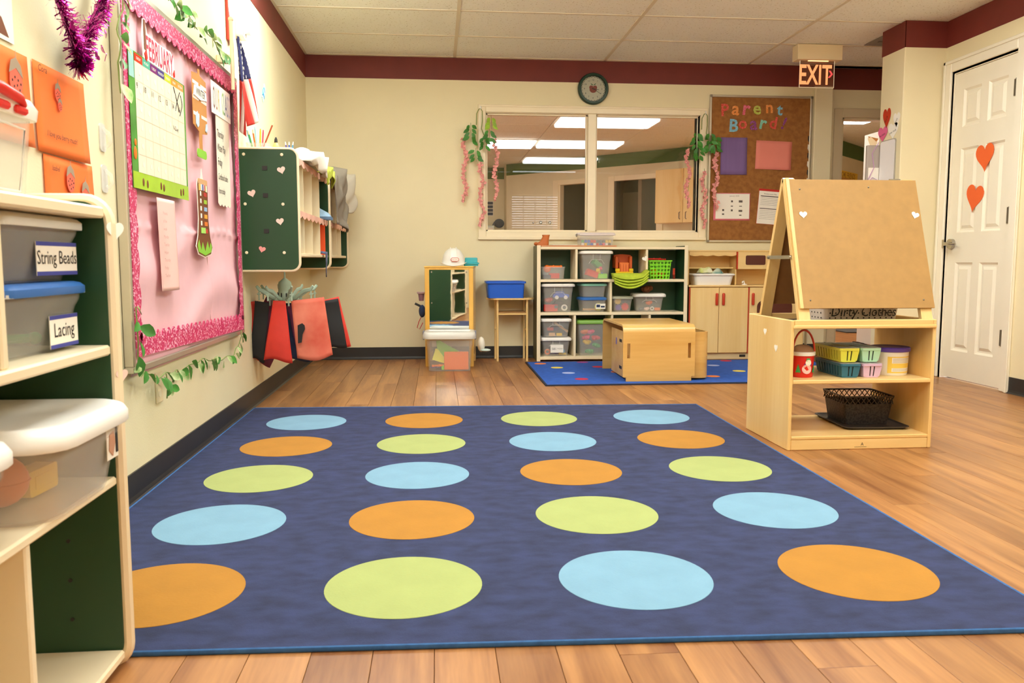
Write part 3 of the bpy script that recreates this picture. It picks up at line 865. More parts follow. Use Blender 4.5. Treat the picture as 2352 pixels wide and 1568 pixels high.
for z0, z1 in ((0.890, 0.912), (0.628, 0.648), (0.371, 0.389), (0.015, 0.034)):
    sp('shelf_board', 0.022, SY0 + 0.027, z0, SX - 0.004, 1.641, z1, m_ivory, 0.004)
sp('divider', 0.022, 1.262, 0.648, SX - 0.012, 1.280, 0.890, m_ivory)
sp('divider', 0.022, 1.292, 0.034, SX - 0.012, 1.310, 0.371, m_ivory)
for z in (0.10, 0.18, 0.26):
    part('peg_hole', MB().cyl((0.30 + ox, 1.6395 + oy, z), (0.30 + ox, 1.6415 + oy, z), 0.004, 10), m_black, ep, True)
for z, s, m in ((0.865, 0.04, m_heartw), (0.585, 0.028, m_heartp)):
    solo('paper_heart', MB().prism([(x, y) for x, y in heart(s)], 0.0, 0.001, 'xz').rotz(R(62)), m, 'small %s paper heart stuck on the edge of the storage shelf' % ('white' if m is m_heartw else 'pale pink'), 'paper heart',
         (SX + 0.011, 1.652, z), 0, 'paper hearts stuck around the room')
# --- contents
t = tote('storage_bin', 'clear bin labelled String Beads stacked on the blue-lidded bin', 'storage bin', (0.20, 1.472, 0.7735), WL, 0.29, 0.33, 0.114, m_lidclear, taper=0.86, handle=False)
label_card(t, 0.058, -0.156, 0.040, 0.155, 0.058, 'String Beads', mat('label_blue', '#40459b', 0.7), 0.034)
t = tote('storage_bin', 'clear bin with blue lid labelled Lacing on the shelf', 'storage bin', (0.20, 1.472, 0.6485), WL, 0.29, 0.33, 0.124, m_lidblue, taper=0.86, handle=False)
label_card(t, 0.070, -0.156, 0.036, 0.11, 0.058, 'Lacing', MATS['label_blue'], 0.036)
toy('ball', m_greenp, (0.27, 1.42, 0.657), 0.06, 'green plastic ball inside the Lacing bin', 'toy ball')
toy('rod', m_orange, (0.20, 1.45, 0.657), 0.16, 'orange lacing rod inside the Lacing bin', rz=1.2)
toy('rod', m_greenp, (0.24, 1.54, 0.657), 0.12, 'green lacing rod inside the Lacing bin', rz=0.4)
toy('chips', m_red, (0.22, 1.41, 0.782), 0.12, 'red lacing beads heaped inside the String Beads bin', 'beads')
toy('rod', m_yellow, (0.25, 1.42, 0.815), 0.14, 'yellow stringing rod inside the String Beads bin', rz=1.4)
t = tote('storage_bin', 'large milky bin with rounded white lid jutting from the lower shelf', 'storage bin', (0.262, 1.462, 0.3895), WL, 0.31, 0.345, 0.158, m_lidw, m_clear2, taper=0.87, lid_h=0.03, over=0.014, r=0.05, handle=False)
lb = label_card(t, 0.085, -0.166, 0.095, 0.05, 0.075, None)
part('logo', MB().prism(rrect(0.018, 0.008, 0.003, 2, 0.072, 0.123), -0.1690, -0.1676, 'xz'), m_red, lb)
part('picture', MB().prism([(0.066, 0.075), (0.082, 0.063), (0.094, 0.085), (0.09, 0.108), (0.07, 0.104)], -0.1690, -0.1676, 'xz'), mat('logo_brown', '#c9967a', 0.7), lb)
part('barcode', MB().box(0.098, -0.1690, 0.066, 0.106, -0.1676, 0.126), m_black, lb)
toy('ball', m_orange, (0.30, 1.41, 0.400), 0.085, 'orange ball inside the large milky bin', 'toy ball')
toy('block', m_yellow, (0.31, 1.50, 0.400), 0.09, 'yellow toy block inside the large milky bin', rz=1.5)
t = tote('storage_bin', 'milky bin with white lid beside the divider on the lower shelf', 'storage bin', (0.23, 1.13, 0.3895), WL, 0.28, 0.34, 0.158, m_lidw, m_clear2, taper=0.87, lid_h=0.03, over=0.010, r=0.05)
bx = thing('wooden_box', 'tan wooden box in the cell beside the String Beads bin', 'box', (0.2, 1.12, 0.6485), WL)
part('body', MB().prism(rrect(0.25, 0.20, 0.03, 4, 0, 0.10), -0.15, 0.15, 'xz'), mat('caramel_wood', '#a9743a', 0.5, var=0.06), bx)
part('front_lip', MB().box(-0.12, -0.156, 0.0, 0.12, -0.1501, 0.03, 0.003), mat('caramel_wood2', '#8f5f2c', 0.5), bx)
# big bin with red latches on top
t = thing('storage_bin', 'tall milky bin with red latches on top of the storage shelf', 'storage bin', (0.155, 1.36, 0.9125), WL)
def ring(w, d, z, r=0.03): return [(x, y, z) for x, y in rrect(w, d, r, 3)]
part('body', MB().loft([ring(0.48, 0.25, 0), ring(0.49, 0.258, 0.01), ring(0.515, 0.28, 0.16), ring(0.51, 0.274, 0.16), ring(0.482, 0.25, 0.014)], True, True), m_clear2, t, True)
l = part('lid', MB().loft([ring(0.515, 0.28, 0.150), ring(0.53, 0.295, 0.150), ring(0.535, 0.30, 0.17), ring(0.52, 0.285, 0.185), ring(0.48, 0.25, 0.187)]), m_lidclear, t, True)
part('latch_handle', MB().tube([(0.0, -0.155, 0.186), (0.10, -0.157, 0.184), (0.165, -0.155, 0.178), (0.19, -0.150, 0.170)], [0.010, 0.010, 0.009, 0.006], 10), m_red, l, True)
for x in (0.05, 0.115, 0.175):
    part('latch_clip', MB().box(x - 0.018, -0.158, 0.152, x + 0.018, -0.146, 0.166, 0.004), m_red, l)
pf = MB().tube([(-0.1, -0.1395, 0.02), (0.195, -0.1335, 0.02), (0.205, -0.142, 0.13), (-0.1, -0.145, 0.14)], 0.002, 6)
part('face_panel', pf, m_lidclear, t, True)
tr = thing('toy_truck', 'dark grey toy vehicle inside the tall milky bin with red latches', 'toy', (0.19, 1.42, 0.930), WL)
part('body', MB().prism([(-0.12, 0.02), (0.10, 0.02), (0.15, 0.085), (0.11, 0.10), (0.02, 0.10), (-0.02, 0.06), (-0.12, 0.06)], -0.04, 0.04, 'xz'), m_toygrey, tr)
part('wheel', MB().cyl((-0.07, -0.05, 0.025), (-0.07, 0.05, 0.025), 0.025, 14), m_black, tr, True)
part('wheel', MB().cyl((0.06, -0.05, 0.025), (0.06, 0.05, 0.025), 0.025, 14), m_black, tr, True)
toy('block', m_lime, (0.19, 1.22, 0.930), 0.10, 'lime green toy block inside the tall milky bin with red latches', rz=1.4)
# ------------------------------------------------------------------ left wall: bulletin board
bd = thing('bulletin_board', 'pink cloth bulletin board with glitter border on the left wall', 'bulletin board', (0, 2.80, 0.46), WL)
BW, BH = 1.52, 1.24
fr = MB()
for (a, b, c, d) in ((-0.022, -0.0, 0.0, BH), (BW, 0, BW + 0.022, BH), (-0.022, BH, BW + 0.022, BH + 0.022), (-0.022, -0.022, BW + 0.022, 0)):
    fr.box(a, -0.033, b, c, -0.001, d, 0.003)
part('frame', fr, m_alu, bd)
def cloth(u, v):
    x, z = u * BW, v * BH
    y = -0.008
    if z > 0.47: y -= 0.011 * (0.5 + 0.5 * math.sin(x * 27 + 2.5 * math.sin(x * 7 + z * 3))) ** 2 * min(1, (z - 0.47) * 4)
    else:
        y -= 0.014 * (0.5 + 0.5 * math.sin(z * 17 + 2.6 * math.sin(x * 3.1 + 1.0))) ** 2
    y -= 0.010 * math.exp(-((z - 0.475 + 0.01 * math.sin(x * 9)) / 0.012) ** 2) * (0.6 + 0.4 * math.sin(x * 60))
    y += 0.01 * math.exp(-((x - 1.0 - 0.01 * math.sin(z * 11)) / 0.008) ** 2) * (1 if z < 0.47 else 0)
    return (x, y, z)
part('cloth', MB().grid(150, 90, cloth), m_pinkcl, bd, True, ang=180)
part('backing', MB().box(0, -0.004, 0, BW, -0.0005, BH), m_cork, bd)
def scallop(name, x0, z0, x1, z1, wv, n, inner, amp=0.018):
    """border strip from (x0,z0) to (x1,z1); inner = +1/-1 side that carries the waves"""
    L = math.hypot(x1 - x0, z1 - z0); dx, dz = (x1 - x0) / L, (z1 - z0) / L; nx, nz = -dz * inner, dx * inner
    pts = [(x0, z0), (x1, z1)]
    k = n * 8
    for i in range(k, -1, -1):
        s = L * i / k; o = wv + amp * abs(math.sin(PI * i / 8))
        pts.append((x0 + dx * s + nx * o, z0 + dz * s + nz * o))
    part(name, MB().prism(pts, -0.0345, -0.0320, 'xz'), m_glitter, bd)
scallop('border_strip', 0.0, BH, BW, BH, 0.055, 24, -1)
scallop('border_strip', 0.02, 0.03, BW, 0.0, 0.052, 26, 1, 0.03)
scallop('border_strip', 0.0, 0.06, 0.0, BH - 0.055, 0.05, 10, -1)
scallop('border_strip', BW, 0.05, BW, BH - 0.055, 0.05, 14, 1)
part('cloth_hem', MB().box(0.01, -0.012, -0.035, BW * 0.6, -0.009, 0.02), m_pinkcl, bd)

def onboard(y, z, off=0.036): return (off, y, z)
# FEBRUARY cut-out
s = thing('month_sign', 'cut-out FEBRUARY sign in pink letters above the calendar', 'sign', onboard(2.97, 1.47), WL)
part('card', MB().prism([(0.0, 0.10), (0.012, 0.16), (0.03, 0.165), (0.05, 0.12), (0.18, 0.115), (0.30, 0.12), (0.335, 0.10), (0.34, 0.04), (0.30, 0.015), (0.15, 0.02), (0.03, 0.0), (0.005, 0.03)], -0.003, 0, 'xz'), m_paper, s)
part('lettering', MB().text('FEBRUARY', 0.108, 0.178, 0.036, -0.0036, sx=0.58, bold=0.02), mat('letter_rose', '#b8324e', 0.7), s)
part('match_stick', MB().box(0.012, -0.006, 0.06, 0.028, -0.0037, 0.158), m_brown, s)
part('flame', MB().prism([(0.01, 0.045), (0.03, 0.06), (0.04, 0.035), (0.025, 0.02)], -0.006, -0.0037, 'xz'), m_red, s)
part('flame', MB().prism([(0.318, 0.045), (0.332, 0.06), (0.335, 0.035), (0.322, 0.03)], -0.006, -0.0037, 'xz'), m_red, s)
# calendar
c = thing('calendar', 'laminated month calendar with forest border on the pink board', 'calendar', onboard(2.83, 1.05), WL)
CW, CHh = 0.60, 0.45
m_lam = mat('laminate_green', '#4f9a3f', 0.12, var=0.35, vscale=7)
part('poster', MB().box(0, -0.003, 0, CW, 0, CHh, 0.001), m_lam, c)
part('grass_strip', MB().box(0, -0.0036, 0, CW, -0.0031, 0.055), mat('lam_grass', '#a5cf2f', 0.12, var=0.1, vscale=12), c)
part('sky_corner', MB().box(0, -0.0036, 0.36, 0.045, -0.0031, CHh), mat('lam_sky', '#a4d4d0', 0.12), c)
gx0, gx1, gz0, gz1 = 0.05, 0.575, 0.055, 0.418
g = part('date_grid', MB().box(gx0, -0.0044, gz0, gx1, -0.0037, gz1), mat('lam_cream', '#f5e9d2', 0.1), c)
ln = MB()
for i in range(1, 7):
    x = gx0 + (gx1 - gx0) * i / 7; ln.box(x - 0.0007, -0.0048, gz0, x + 0.0007, -0.0045, gz1)
for i in range(1, 6):
    z = gz0 + (gz1 - gz0) * i / 6; ln.box(gx0, -0.0048, z - 0.0007, gx1, -0.0045, z + 0.0007)
part('grid_line', ln, mat('grid_tan', '#d9c6a4', 0.5), g)
days = ('SUNDAY', 'MONDAY', 'TUESDAY', 'WEDNESDAY', 'THURSDAY', 'FRIDAY', 'SATURDAY')
dcol = ('#e0402a', '#57b59b', '#7e2f78', '#4a3f8c', '#c9d43c', '#f19a3a', '#f4a35a')
for i, dname in enumerate(days):
    x0 = gx0 + (gx1 - gx0) * i / 7; x1 = gx0 + (gx1 - gx0) * (i + 1) / 7
    q = part('day_tab', MB().box(x0, -0.0048, gz1, x1, -0.0037, gz1 + 0.026), mat('day%d' % i, dcol[i], 0.2), c)
    part('lettering', MB().text(dname, 0.013, (x0 + x1) / 2, gz1 + 0.008, -0.0052, sx=0.8), m_paper, q)
for i, n in enumerate(('9', '10', '11', '12', '13', '14', '15')):
    part('date_number', MB().text(n, 0.030, gx0 + (gx1 - gx0) * (i + 0.2) / 7, gz1 - 0.088, -0.0052, sx=0.9), m_ink, g)
part('lettering', MB().text('V-Day', 0.024, gx0 + (gx1 - gx0) * 5.5 / 7, gz1 - 0.165, -0.0052), m_ink, g)
part('pen_stroke', MB().tube([(gx0 + 0.40, -0.0056, gz1 - 0.004), (gx0 + 0.43, -0.0056, gz1 - 0.04), (gx0 + 0.462, -0.0056, gz1 - 0.085)], 0.0014, 5), m_ink, g)
part('pen_stroke', MB().tube([(gx0 + 0.475, -0.0056, gz1 - 0.01), (gx0 + 0.44, -0.0056, gz1 - 0.05), (gx0 + 0.415, -0.0056, gz1 - 0.09)], 0.0014, 5), m_ink, g)
part('pen_stroke', MB().tube([(gx0 + 0.482 + 0.018 * math.sin(k * 0.5), -0.0056, gz1 - 0.02 - 0.01 * k) for k in range(9)], 0.0013, 5), m_ink, g)
ch = MB()
for r_ in range(6):
    for q_ in range(7):
        x = gx0 + (gx1 - gx0) * (q_ + 0.62) / 7; z = gz0 + (gz1 - gz0) * (r_ + 0.5) / 6
        ch.prism(rrect(0.018, 0.02, 0.008, 3, x, z), -0.0052, -0.0046, 'xz')
part('touch_spot', ch, mat('spot_cream', '#fbf3e0', 0.15), g, kind='stuff')
for x, z in ((0.09, 0.015), (0.13, 0.012), (0.27, 0.018), (0.30, 0.014), (0.50, 0.014), (0.53, 0.018)):
    part('animal_print', MB().ell(x, -0.0042, z + 0.01, 0.008, 0.002, 0.014, 8, 6), m_brown, c)
part('fox_print', MB().ell(0.025, -0.0042, 0.115, 0.014, 0.002, 0.022, 10, 6).ell(0.03, -0.0042, 0.15, 0.01, 0.002, 0.012, 8, 6), m_orange, c)
# WINTER signpost
w = thing('season_sign', 'wooden signpost cut-out reading WINTER on the pink board', 'sign', onboard(3.54, 1.245), WL)
post = [(0.0, 0.125), (0.0, 0.335), (0.09, 0.345), (0.09, 0.365), (0.11, 0.365), (0.11, 0.34), (0.20, 0.33), (0.20, 0.11), (0.12, 0.10), (0.12, 0.04), (0.16, 0.0), (0.04, 0.0), (0.08, 0.04), (0.08, 0.105)]
part('card', MB().prism(post, -0.003, 0, 'xz'), m_brown2, w)
for z in (0.165, 0.232, 0.292):
    for x_ in (0.0, 0.115): part('gap_print', MB().box(x_, -0.0036, z, x_ + 0.085, -0.0031, z + 0.014), mat('gap_pink', '#fbe6dc', 0.7), w)
pl = part('name_plate', MB().prism([(0.005, 0.245), (0.02, 0.287), (0.1, 0.294), (0.185, 0.282), (0.196, 0.25), (0.1, 0.238)], -0.007, -0.0037, 'xz'), m_paper, w)
part('lettering', MB().text('WINTER', 0.042, 0.1, 0.252, -0.0076, sx=0.82), m_ink, pl)
part('tree_print', MB().prism([(0.03, 0.13), (0.05, 0.118), (0.07, 0.13), (0.075, 0.165), (0.05, 0.185), (0.028, 0.165)], -0.006, -0.0037, 'xz').prism([(0.165, 0.12), (0.18, 0.115), (0.198, 0.13), (0.196, 0.155), (0.175, 0.15)], -0.006, -0.0037, 'xz'), mat('frost_blue', '#c2d3e6', 0.7, var=0.15, vscale=40), w)
part('grass_print', MB().prism(rrect(0.14, 0.035, 0.017, 4, 0.1, 0.015), -0.0056, -0.0031, 'xz'), mat('print_grass', '#8cc63a', 0.7), w)
# tree trunk chart
lg = thing('tree_chart', 'brown tree trunk chart with coloured tabs on the pink board', 'chart', onboard(3.52, 0.828), WL)
trunk = [(0.0, 0.045), (0.03, 0.09), (0.045, 0.16), (0.04, 0.30), (0.05, 0.322), (0.10, 0.33), (0.11, 0.37), (0.125, 0.33), (0.18, 0.315), (0.19, 0.30), (0.185, 0.16), (0.205, 0.085), (0.235, 0.04), (0.21, 0.012), (0.12, 0.0), (0.03, 0.012)]
part('outline', MB().prism([(0.115 + (x - 0.115) * 1.07, z * 1.012 - 0.004) for x, z in trunk], -0.002, 0, 'xz'), mat('cut_cream', '#fbf1de', 0.7), lg)
part('trunk', MB().prism(trunk[:5] + trunk[8:], -0.0032, -0.0021, 'xz'), m_brown, lg)
part('stump_top', MB().prism(rrect(0.14, 0.022, 0.01, 4, 0.115, 0.315), -0.004, -0.0033, 'xz'), mat('stump', '#d9a878', 0.7), lg)
part('root_grass', MB().prism([(0.02, 0.02), (0.12, 0.004), (0.21, 0.02), (0.225, 0.045), (0.205, 0.06), (0.185, 0.03), (0.16, 0.065), (0.12, 0.02), (0.085, 0.06), (0.06, 0.025), (0.035, 0.07), (0.012, 0.045)], -0.0042, -0.0033, 'xz'), MATS['print_grass'], lg)
tabs = ('#c23a30', '#9fc23a', '#8fb2d8', '#f0a63a', '#e07a2a', '#c23a30')
for i, hx in enumerate(tabs):
    part('colour_tab', MB().box(0.125, -0.0044, 0.255 - i * 0.031, 0.168, -0.0033, 0.272 - i * 0.031), mat('tab' + hx, hx, 0.7), lg)
    part('white_tab', MB().box(0.07, -0.0044, 0.255 - i * 0.031, 0.087, -0.0033, 0.274 - i * 0.031), m_paper, lg)
part('green_tab', MB().box(0.065, -0.006, 0.098, 0.13, -0.0045, 0.122), mat('tablime', '#aee06a', 0.7), lg)
for i in range(9):
    part('striped_tab', MB().box(0.055 + i * 0.014, -0.0044, 0.280 - abs(i - 4) * 0.001, 0.066 + i * 0.014, -0.0033, 0.305 - abs(i - 4) * 0.0005), mat('st%d' % i, ('#e9c36a', '#f0b04a', '#f2efe6', '#a9b8d8', '#4a4f8c', '#e9c8d0', '#c8402f', '#d9e0a0', '#f6f0e0')[i], 0.7), lg)
# OUR CLASS sign, handwritten list, pink name strip
q = thing('class_sign', 'white card reading OUR CLASS in thin coloured letters', 'sign', onboard(3.83, 1.468), WL)
part('card', MB().box(0, -0.003, 0, 0.33, 0, 0.142, 0.001), m_paper, q)
x = 0.022
for chx, hx, wd in zip('OUR CLASS:', ('#7a3f28', '#a5622a', '#d9b84a', None, '#9cc26a', '#4f8a5a', '#3a4f8a', '#7a8fc0', '#b8a8c8', '#7a3f28'), (0.046, 0.043, 0.043, 0.02, 0.032, 0.026, 0.036, 0.030, 0.030, 0.02)):
    if hx: part('lettering', MB().text(chx, 0.145, x, 0.022, -0.0036, 'l', sx=0.30), mat('oc' + hx, hx, 0.7), q)
    x += wd
q = thing('notice_sheet', 'pale wavy-edged sheet with handwritten list under the class sign', 'sheet', onboard(3.90, 1.06, 0.034), WL)
wav = [(0.0, 0.42), (0.0, 0.015)] + [(0.004 + 0.222 * k / 24, 0.012 - 0.010 * abs(math.sin(PI * k / 6))) for k in range(25)] + [(0.23, 0.42)]
part('sheet', MB().prism(wav, -0.002, 0, 'xz'), mat('pale_sheet', '#f3e8d4', 0.7), q)
for k, sline in enumerate(('Thursday', 'Water Play', 'Friday', 'Cardboard tubes', 'from today')):
    part('lettering', MB().text(sline, 0.050 if k < 3 else 0.040, 0.012, 0.315 - k * 0.064, -0.0026, 'l', sx=0.62, shear=0.12), m_ink, q)
q = thing('name_strip', 'long pink paper strip with faint pencil names below the calendar', 'sheet', onboard(3.05, 0.70, 0.036), WL)
part('sheet', MB().grid(10, 24, lambda u, v: (u * 0.20 + 0.02 * (1 - v), -0.002 - 0.012 * math.sin(u * PI) * (1 - v), v * 0.335)), mat('strip_pink', '#f5c3bb', 0.8), q, True, thick=0.0012)
pm = MB()
for k in range(9): pm.text(('Friends', 'of the', 'week', 'Monday', 'Tuesday', 'Helper', 'Thursday', 'Friday', 'Teacher')[k], 0.017, 0.02, 0.275 - k * 0.028, -0.016, 'l')
part('lettering', pm, mat('pencil', '#c08f86', 0.8), q)

# ------------------------------------------------------------------ orange drawings, sheet, tinsel, hooks
def drawing(y, z, w, h, label, deco):
    t = thing('drawing', label, 'drawing', (0.003, y, z), WL, 'orange strawberry drawings above the storage shelf')
    part('paper', MB().grid(8, 10, lambda u, v: (u * w, -0.001 - 0.006 * (u ** 3) * (1 - v) - 0.004 * (1 - v) ** 2, v * h)), m_orangep, t, True, thick=0.0008)
    m_berry = mat('crayon_pink', '#f2694f', 0.8); m_gr = mat('crayon_grey', '#a58f78', 0.8)
    for (bx, bz, s) in deco:
        b = part('berry_print', MB().prism([(bx + a, bz + c) for a, c in rot2(heart(s), PI) ] if False else [(bx + s * 0.42 * math.cos(k * PI / 8), bz + s * 0.5 * math.sin(k * PI / 8)) for k in range(16)], -0.0086, -0.0080, 'xz'), m_berry, t)
        part('cap_print', MB().prism([(bx - s * 0.45, bz + s * 0.2), (bx - s * 0.3, bz + s * 0.62), (bx, bz + s * 0.75), (bx + s * 0.02, bz + s * 1.0), (bx + s * 0.06, bz + s * 0.74), (bx + s * 0.33, bz + s * 0.55), (bx + s * 0.45, bz + s * 0.15), (bx, bz + s * 0.42)], -0.0092, -0.0087, 'xz'), m_gr, b)
        dt = MB()
        for (a, c) in ((-0.25, 0.0), (-0.08, 0.12), (0.12, 0.05), (0.28, -0.05), (-0.15, -0.18), (0.05, -0.12), (0.2, -0.25), (0.0, -0.33)): dt.prism(rrect(s * 0.06, s * 0.08, s * 0.02, 2, bx + a * s, bz + c * s), -0.0092, -0.0087, 'xz')
        part('seed_print', dt, m_ink, b)
    return t
t = drawing(2.253, 1.093, 0.305, 0.23, 'orange sheet signed Cora with small strawberry figure', [(0.12, 0.165, 0.04), (0.13, 0.135, 0.028)])
part('lettering', MB().text('Cora', 0.024, 0.012, 0.205, -0.0095, 'l', shear=0.2), m_ink, t)
part('lettering', MB().text('I love you berry much!', 0.022, 0.045, 0.045, -0.0095, 'l', shear=0.2, sx=0.9), m_ink, t)
t = drawing(1.92, 1.095, 0.305, 0.225, 'orange sheet with one capped strawberry beside the bin', [(0.23, 0.15, 0.075)])
t = drawing(2.285, 0.865, 0.305, 0.225, 'orange sheet with two strawberries partly behind the shelf top', [(0.14, 0.165, 0.06), (0.235, 0.13, 0.06)])
part('lettering', MB().text('Isabel', 0.02, 0.03, 0.185, -0.0095, 'l', shear=0.2), m_ink, t)
t = thing('poster_sheet', 'white sheet with brown triangle above the orange drawings', 'poster', (0.003, 1.95, 1.335), WL)
part('sheet', MB().box(0, -0.0015, 0, 0.215, 0, 0.30), m_paper, t)
part('triangle_print', MB().prism([(0.02, 0.015), (0.19, 0.01), (0.16, 0.05), (0.05, 0.09)], -0.0022, -0.0016, 'xz'), m_brown, t)

tin = thing('tinsel_garland', 'shiny magenta tinsel heart with foil charms on the left wall', 'garland', (0.03, 2.41, 1.39), WL)
hp = []
for k in range(60):
    a, b = heart(0.46, 60)[k]
    hp.append((a, b * 1.15 + 0.19))
strips = MB()
rnd = random.Random(3)
for k in range(60):
    p0 = Vector((hp[k][0], -0.02, hp[k][1])); p1 = Vector((hp[(k + 1) % 60][0], -0.02, hp[(k + 1) % 60][1]))
    if p0.z > 0.36: continue
    for s in range(90):
        p = p0.lerp(p1, s / 90)
        d = Vector((rnd.gauss(0, 1), rnd.gauss(0, 1), rnd.gauss(0, 1))).normalized()
        if d.y > 0.4: d.y = -d.y
        ln_ = rnd.uniform(0.022, 0.046); wv = d.orthogonal().normalized() * 0.0017
        q1 = p + d * ln_
        strips.raw([p - wv, p + wv, q1 + wv, q1 - wv], [(0, 1, 2, 3)])
part('tinsel', strips, m_tinsel, tin, kind='stuff')
part('cord', MB().tube([(a, -0.02, b) for a, b in hp], 0.006, 6, True), mat('dark_foil', '#5f0f52', 0.4, metal=0.6), tin, True)
hm = MB().prism(heart(0.026), -0.0008, 0.0008, 'xz').mesh('foil_heart', m_tinsel)
for (a, b) in ((-0.10, 0.03), (0.055, -0.01), (-0.03, -0.035), (0.10, 0.02), (0.125, 0.07), (0.15, 0.16), (0.165, 0.19), (-0.16, 0.14), (-0.185, 0.21), (0.06, 0.045), (0.115, 0.0), (-0.075, -0.01), (0.01, -0.05)):
    o = link('foil_heart', hm, tin, (a, -0.052, b)); o.rotation_euler = (rnd.uniform(-0.6, 0.6), rnd.uniform(-0.8, 0.8), rnd.uniform(-0.7, 0.7))

for z, lab in ((1.145, 'clear plastic clip holding the cord beside the board frame'), (1.02, 'clear plastic clip with white backing beside the shelf top')):
    t = thing('cord_clip', lab, 'clip', (0.0, 2.685, z), WL, 'clear clips beside the board frame')
    part('base_plate', MB().prism(rrect(0.045, 0.085, 0.014, 4, 0, 0.043), -0.004, 0, 'xz'), m_lidclear, t)
    part('hook', MB().tube([(0, -0.004, 0.07), (0, -0.022, 0.055), (0, -0.026, 0.03), (0, -0.016, 0.016), (0, -0.008, 0.02)], 0.006, 8), m_clear2, t, True)

# ------------------------------------------------------------------ ivy
def leaf_mesh(name, m, s, ratio=0.62, fold=0.18):
    mb = MB()
    out = [(0, 0), (0.28, 0.16), (0.5, 0.42), (0.42, 0.66), (0.22, 0.86), (0, 1.0)]
    R_ = [(x * ratio * 2, z) for x, z in out]
    vs = []; n = len(R_)
    for x, z in R_: vs.append((x * s * 0.5, -abs(x) * fold * s, -z * s))
    for x, z in R_: vs.append((-x * s * 0.5, -abs(x) * fold * s, -z * s))
    for x, z in R_: vs.append((0, 0, -z * s))
    fs = [(i, i + 1, 2 * n + i + 1, 2 * n + i) for i in range(n - 1)] + [(n + i + 1, n + i, 2 * n + i, 2 * n + i + 1) for i in range(n - 1)]
    mb.raw(vs, fs)
    me = mb.mesh(name, m, True, 60)
    return me
lv1 = leaf_mesh('leaf', m_leaf, 0.062); lv2 = leaf_mesh('leaf', mat('variegated_leaf', '#6f9a45', 0.5, col2='#cfd6a4', vscale=30, rand=0.2), 0.055)
def ivy(label, pts, n, seed, group='ivy garlands around the bulletin board', droop=None):
    rd = random.Random(seed)
    b = pts[0]
    t = thing('ivy_garland', label, 'garland', (0.030, b[0], b[1]), WL, group)
    P = [Vector((p[0] - b[0], -0.012 - 0.008 * (i % 2), p[1] - b[1])) for i, p in enumerate(pts)]
    dense = []
    for i in range(len(P) - 1):
        for s in range(5): dense.append(P[i].lerp(P[i + 1], s / 5) + Vector((0, 0, 0.006 * math.sin(i * 5 + s))))
    dense.append(P[-1])
    part('stem', MB().tube(dense, 0.0024, 5), m_stem, t, True)
    for k in range(n):
        f = (k + rd.random() * 0.8) / n * (len(dense) - 1); i = min(int(f), len(dense) - 2)
        p = dense[i].lerp(dense[i + 1], f - i)
        o = link('leaf', lv1 if rd.random() < 0.65 else lv2, t, p + Vector((rd.uniform(-0.01, 0.01), -0.006, rd.uniform(-0.008, 0.012))))
        o.rotation_euler = (rd.uniform(-0.5, 0.1), rd.uniform(-1.4, 1.4), rd.uniform(-0.6, 0.6))
        sc_ = rd.uniform(0.7, 1.15); o.scale = (sc_, sc_, sc_)
    return t
ivy('ivy garland draped along the top edge of the pink board', [(3.15, 1.80), (3.30, 1.775), (3.43, 1.79), (3.48, 1.80), (3.55, 1.765), (3.66, 1.775), (3.80, 1.80), (3.90, 1.775), (3.98, 1.75), (4.03, 1.775)], 34, 5)
ivy('ivy strand hanging down the left frame of the pink board', [(2.80, 1.66), (2.77, 1.60), (2.735, 1.53), (2.74, 1.48), (2.73, 1.42), (2.72, 1.33)], 9, 6)
ivy('ivy garland swagged below the bottom edge of the pink board', [(2.79, 0.66), (2.775, 0.55), (2.785, 0.46), (2.90, 0.405), (3.05, 0.40), (3.14, 0.40), (3.22, 0.385), (3.38, 0.40), (3.55, 0.395), (3.70, 0.375), (3.86, 0.36), (4.02, 0.36), (4.14, 0.39), (4.20, 0.43), (4.22, 0.46)], 42, 8)
ivy('short ivy tendril dangling under the bottom swag', [(3.06, 0.40), (3.05, 0.36), (3.06, 0.31)], 5, 9)
t = thing('outlet_cover', 'cream wall outlet plate behind the lower ivy garland', 'outlet', (0.0, 3.10, 0.345), WL)
part('plate', MB().box(-0.036, -0.005, -0.057, 0.036, 0, 0.057, 0.003), m_cream, t)
part('socket', MB().prism(rrect(0.03, 0.026, 0.01, 4, 0, 0.022), -0.0065, -0.0051, 'xz').prism(rrect(0.03, 0.026, 0.01, 4, 0, -0.022), -0.0065, -0.0051, 'xz'), m_ivory, t)

# ------------------------------------------------------------------ flag, fire sign, alarm, ornament
fl = thing('flag', 'American flag hanging from a cream wall pole beside the cubbies', 'flag', (0.04, 4.16, 1.40), WL)
part('pole', MB().cyl((-0.06, -0.030, 0.22), (-0.06, -0.030, 0.54), 0.009, 10).ell(-0.06, -0.030, 0.545, 0.013, 0.013, 0.013, 10, 6), m_cream, fl, True)
part('bracket', MB().box(-0.075, -0.025, 0.34, -0.045, 0.04, 0.38, 0.004), m_cream, fl)
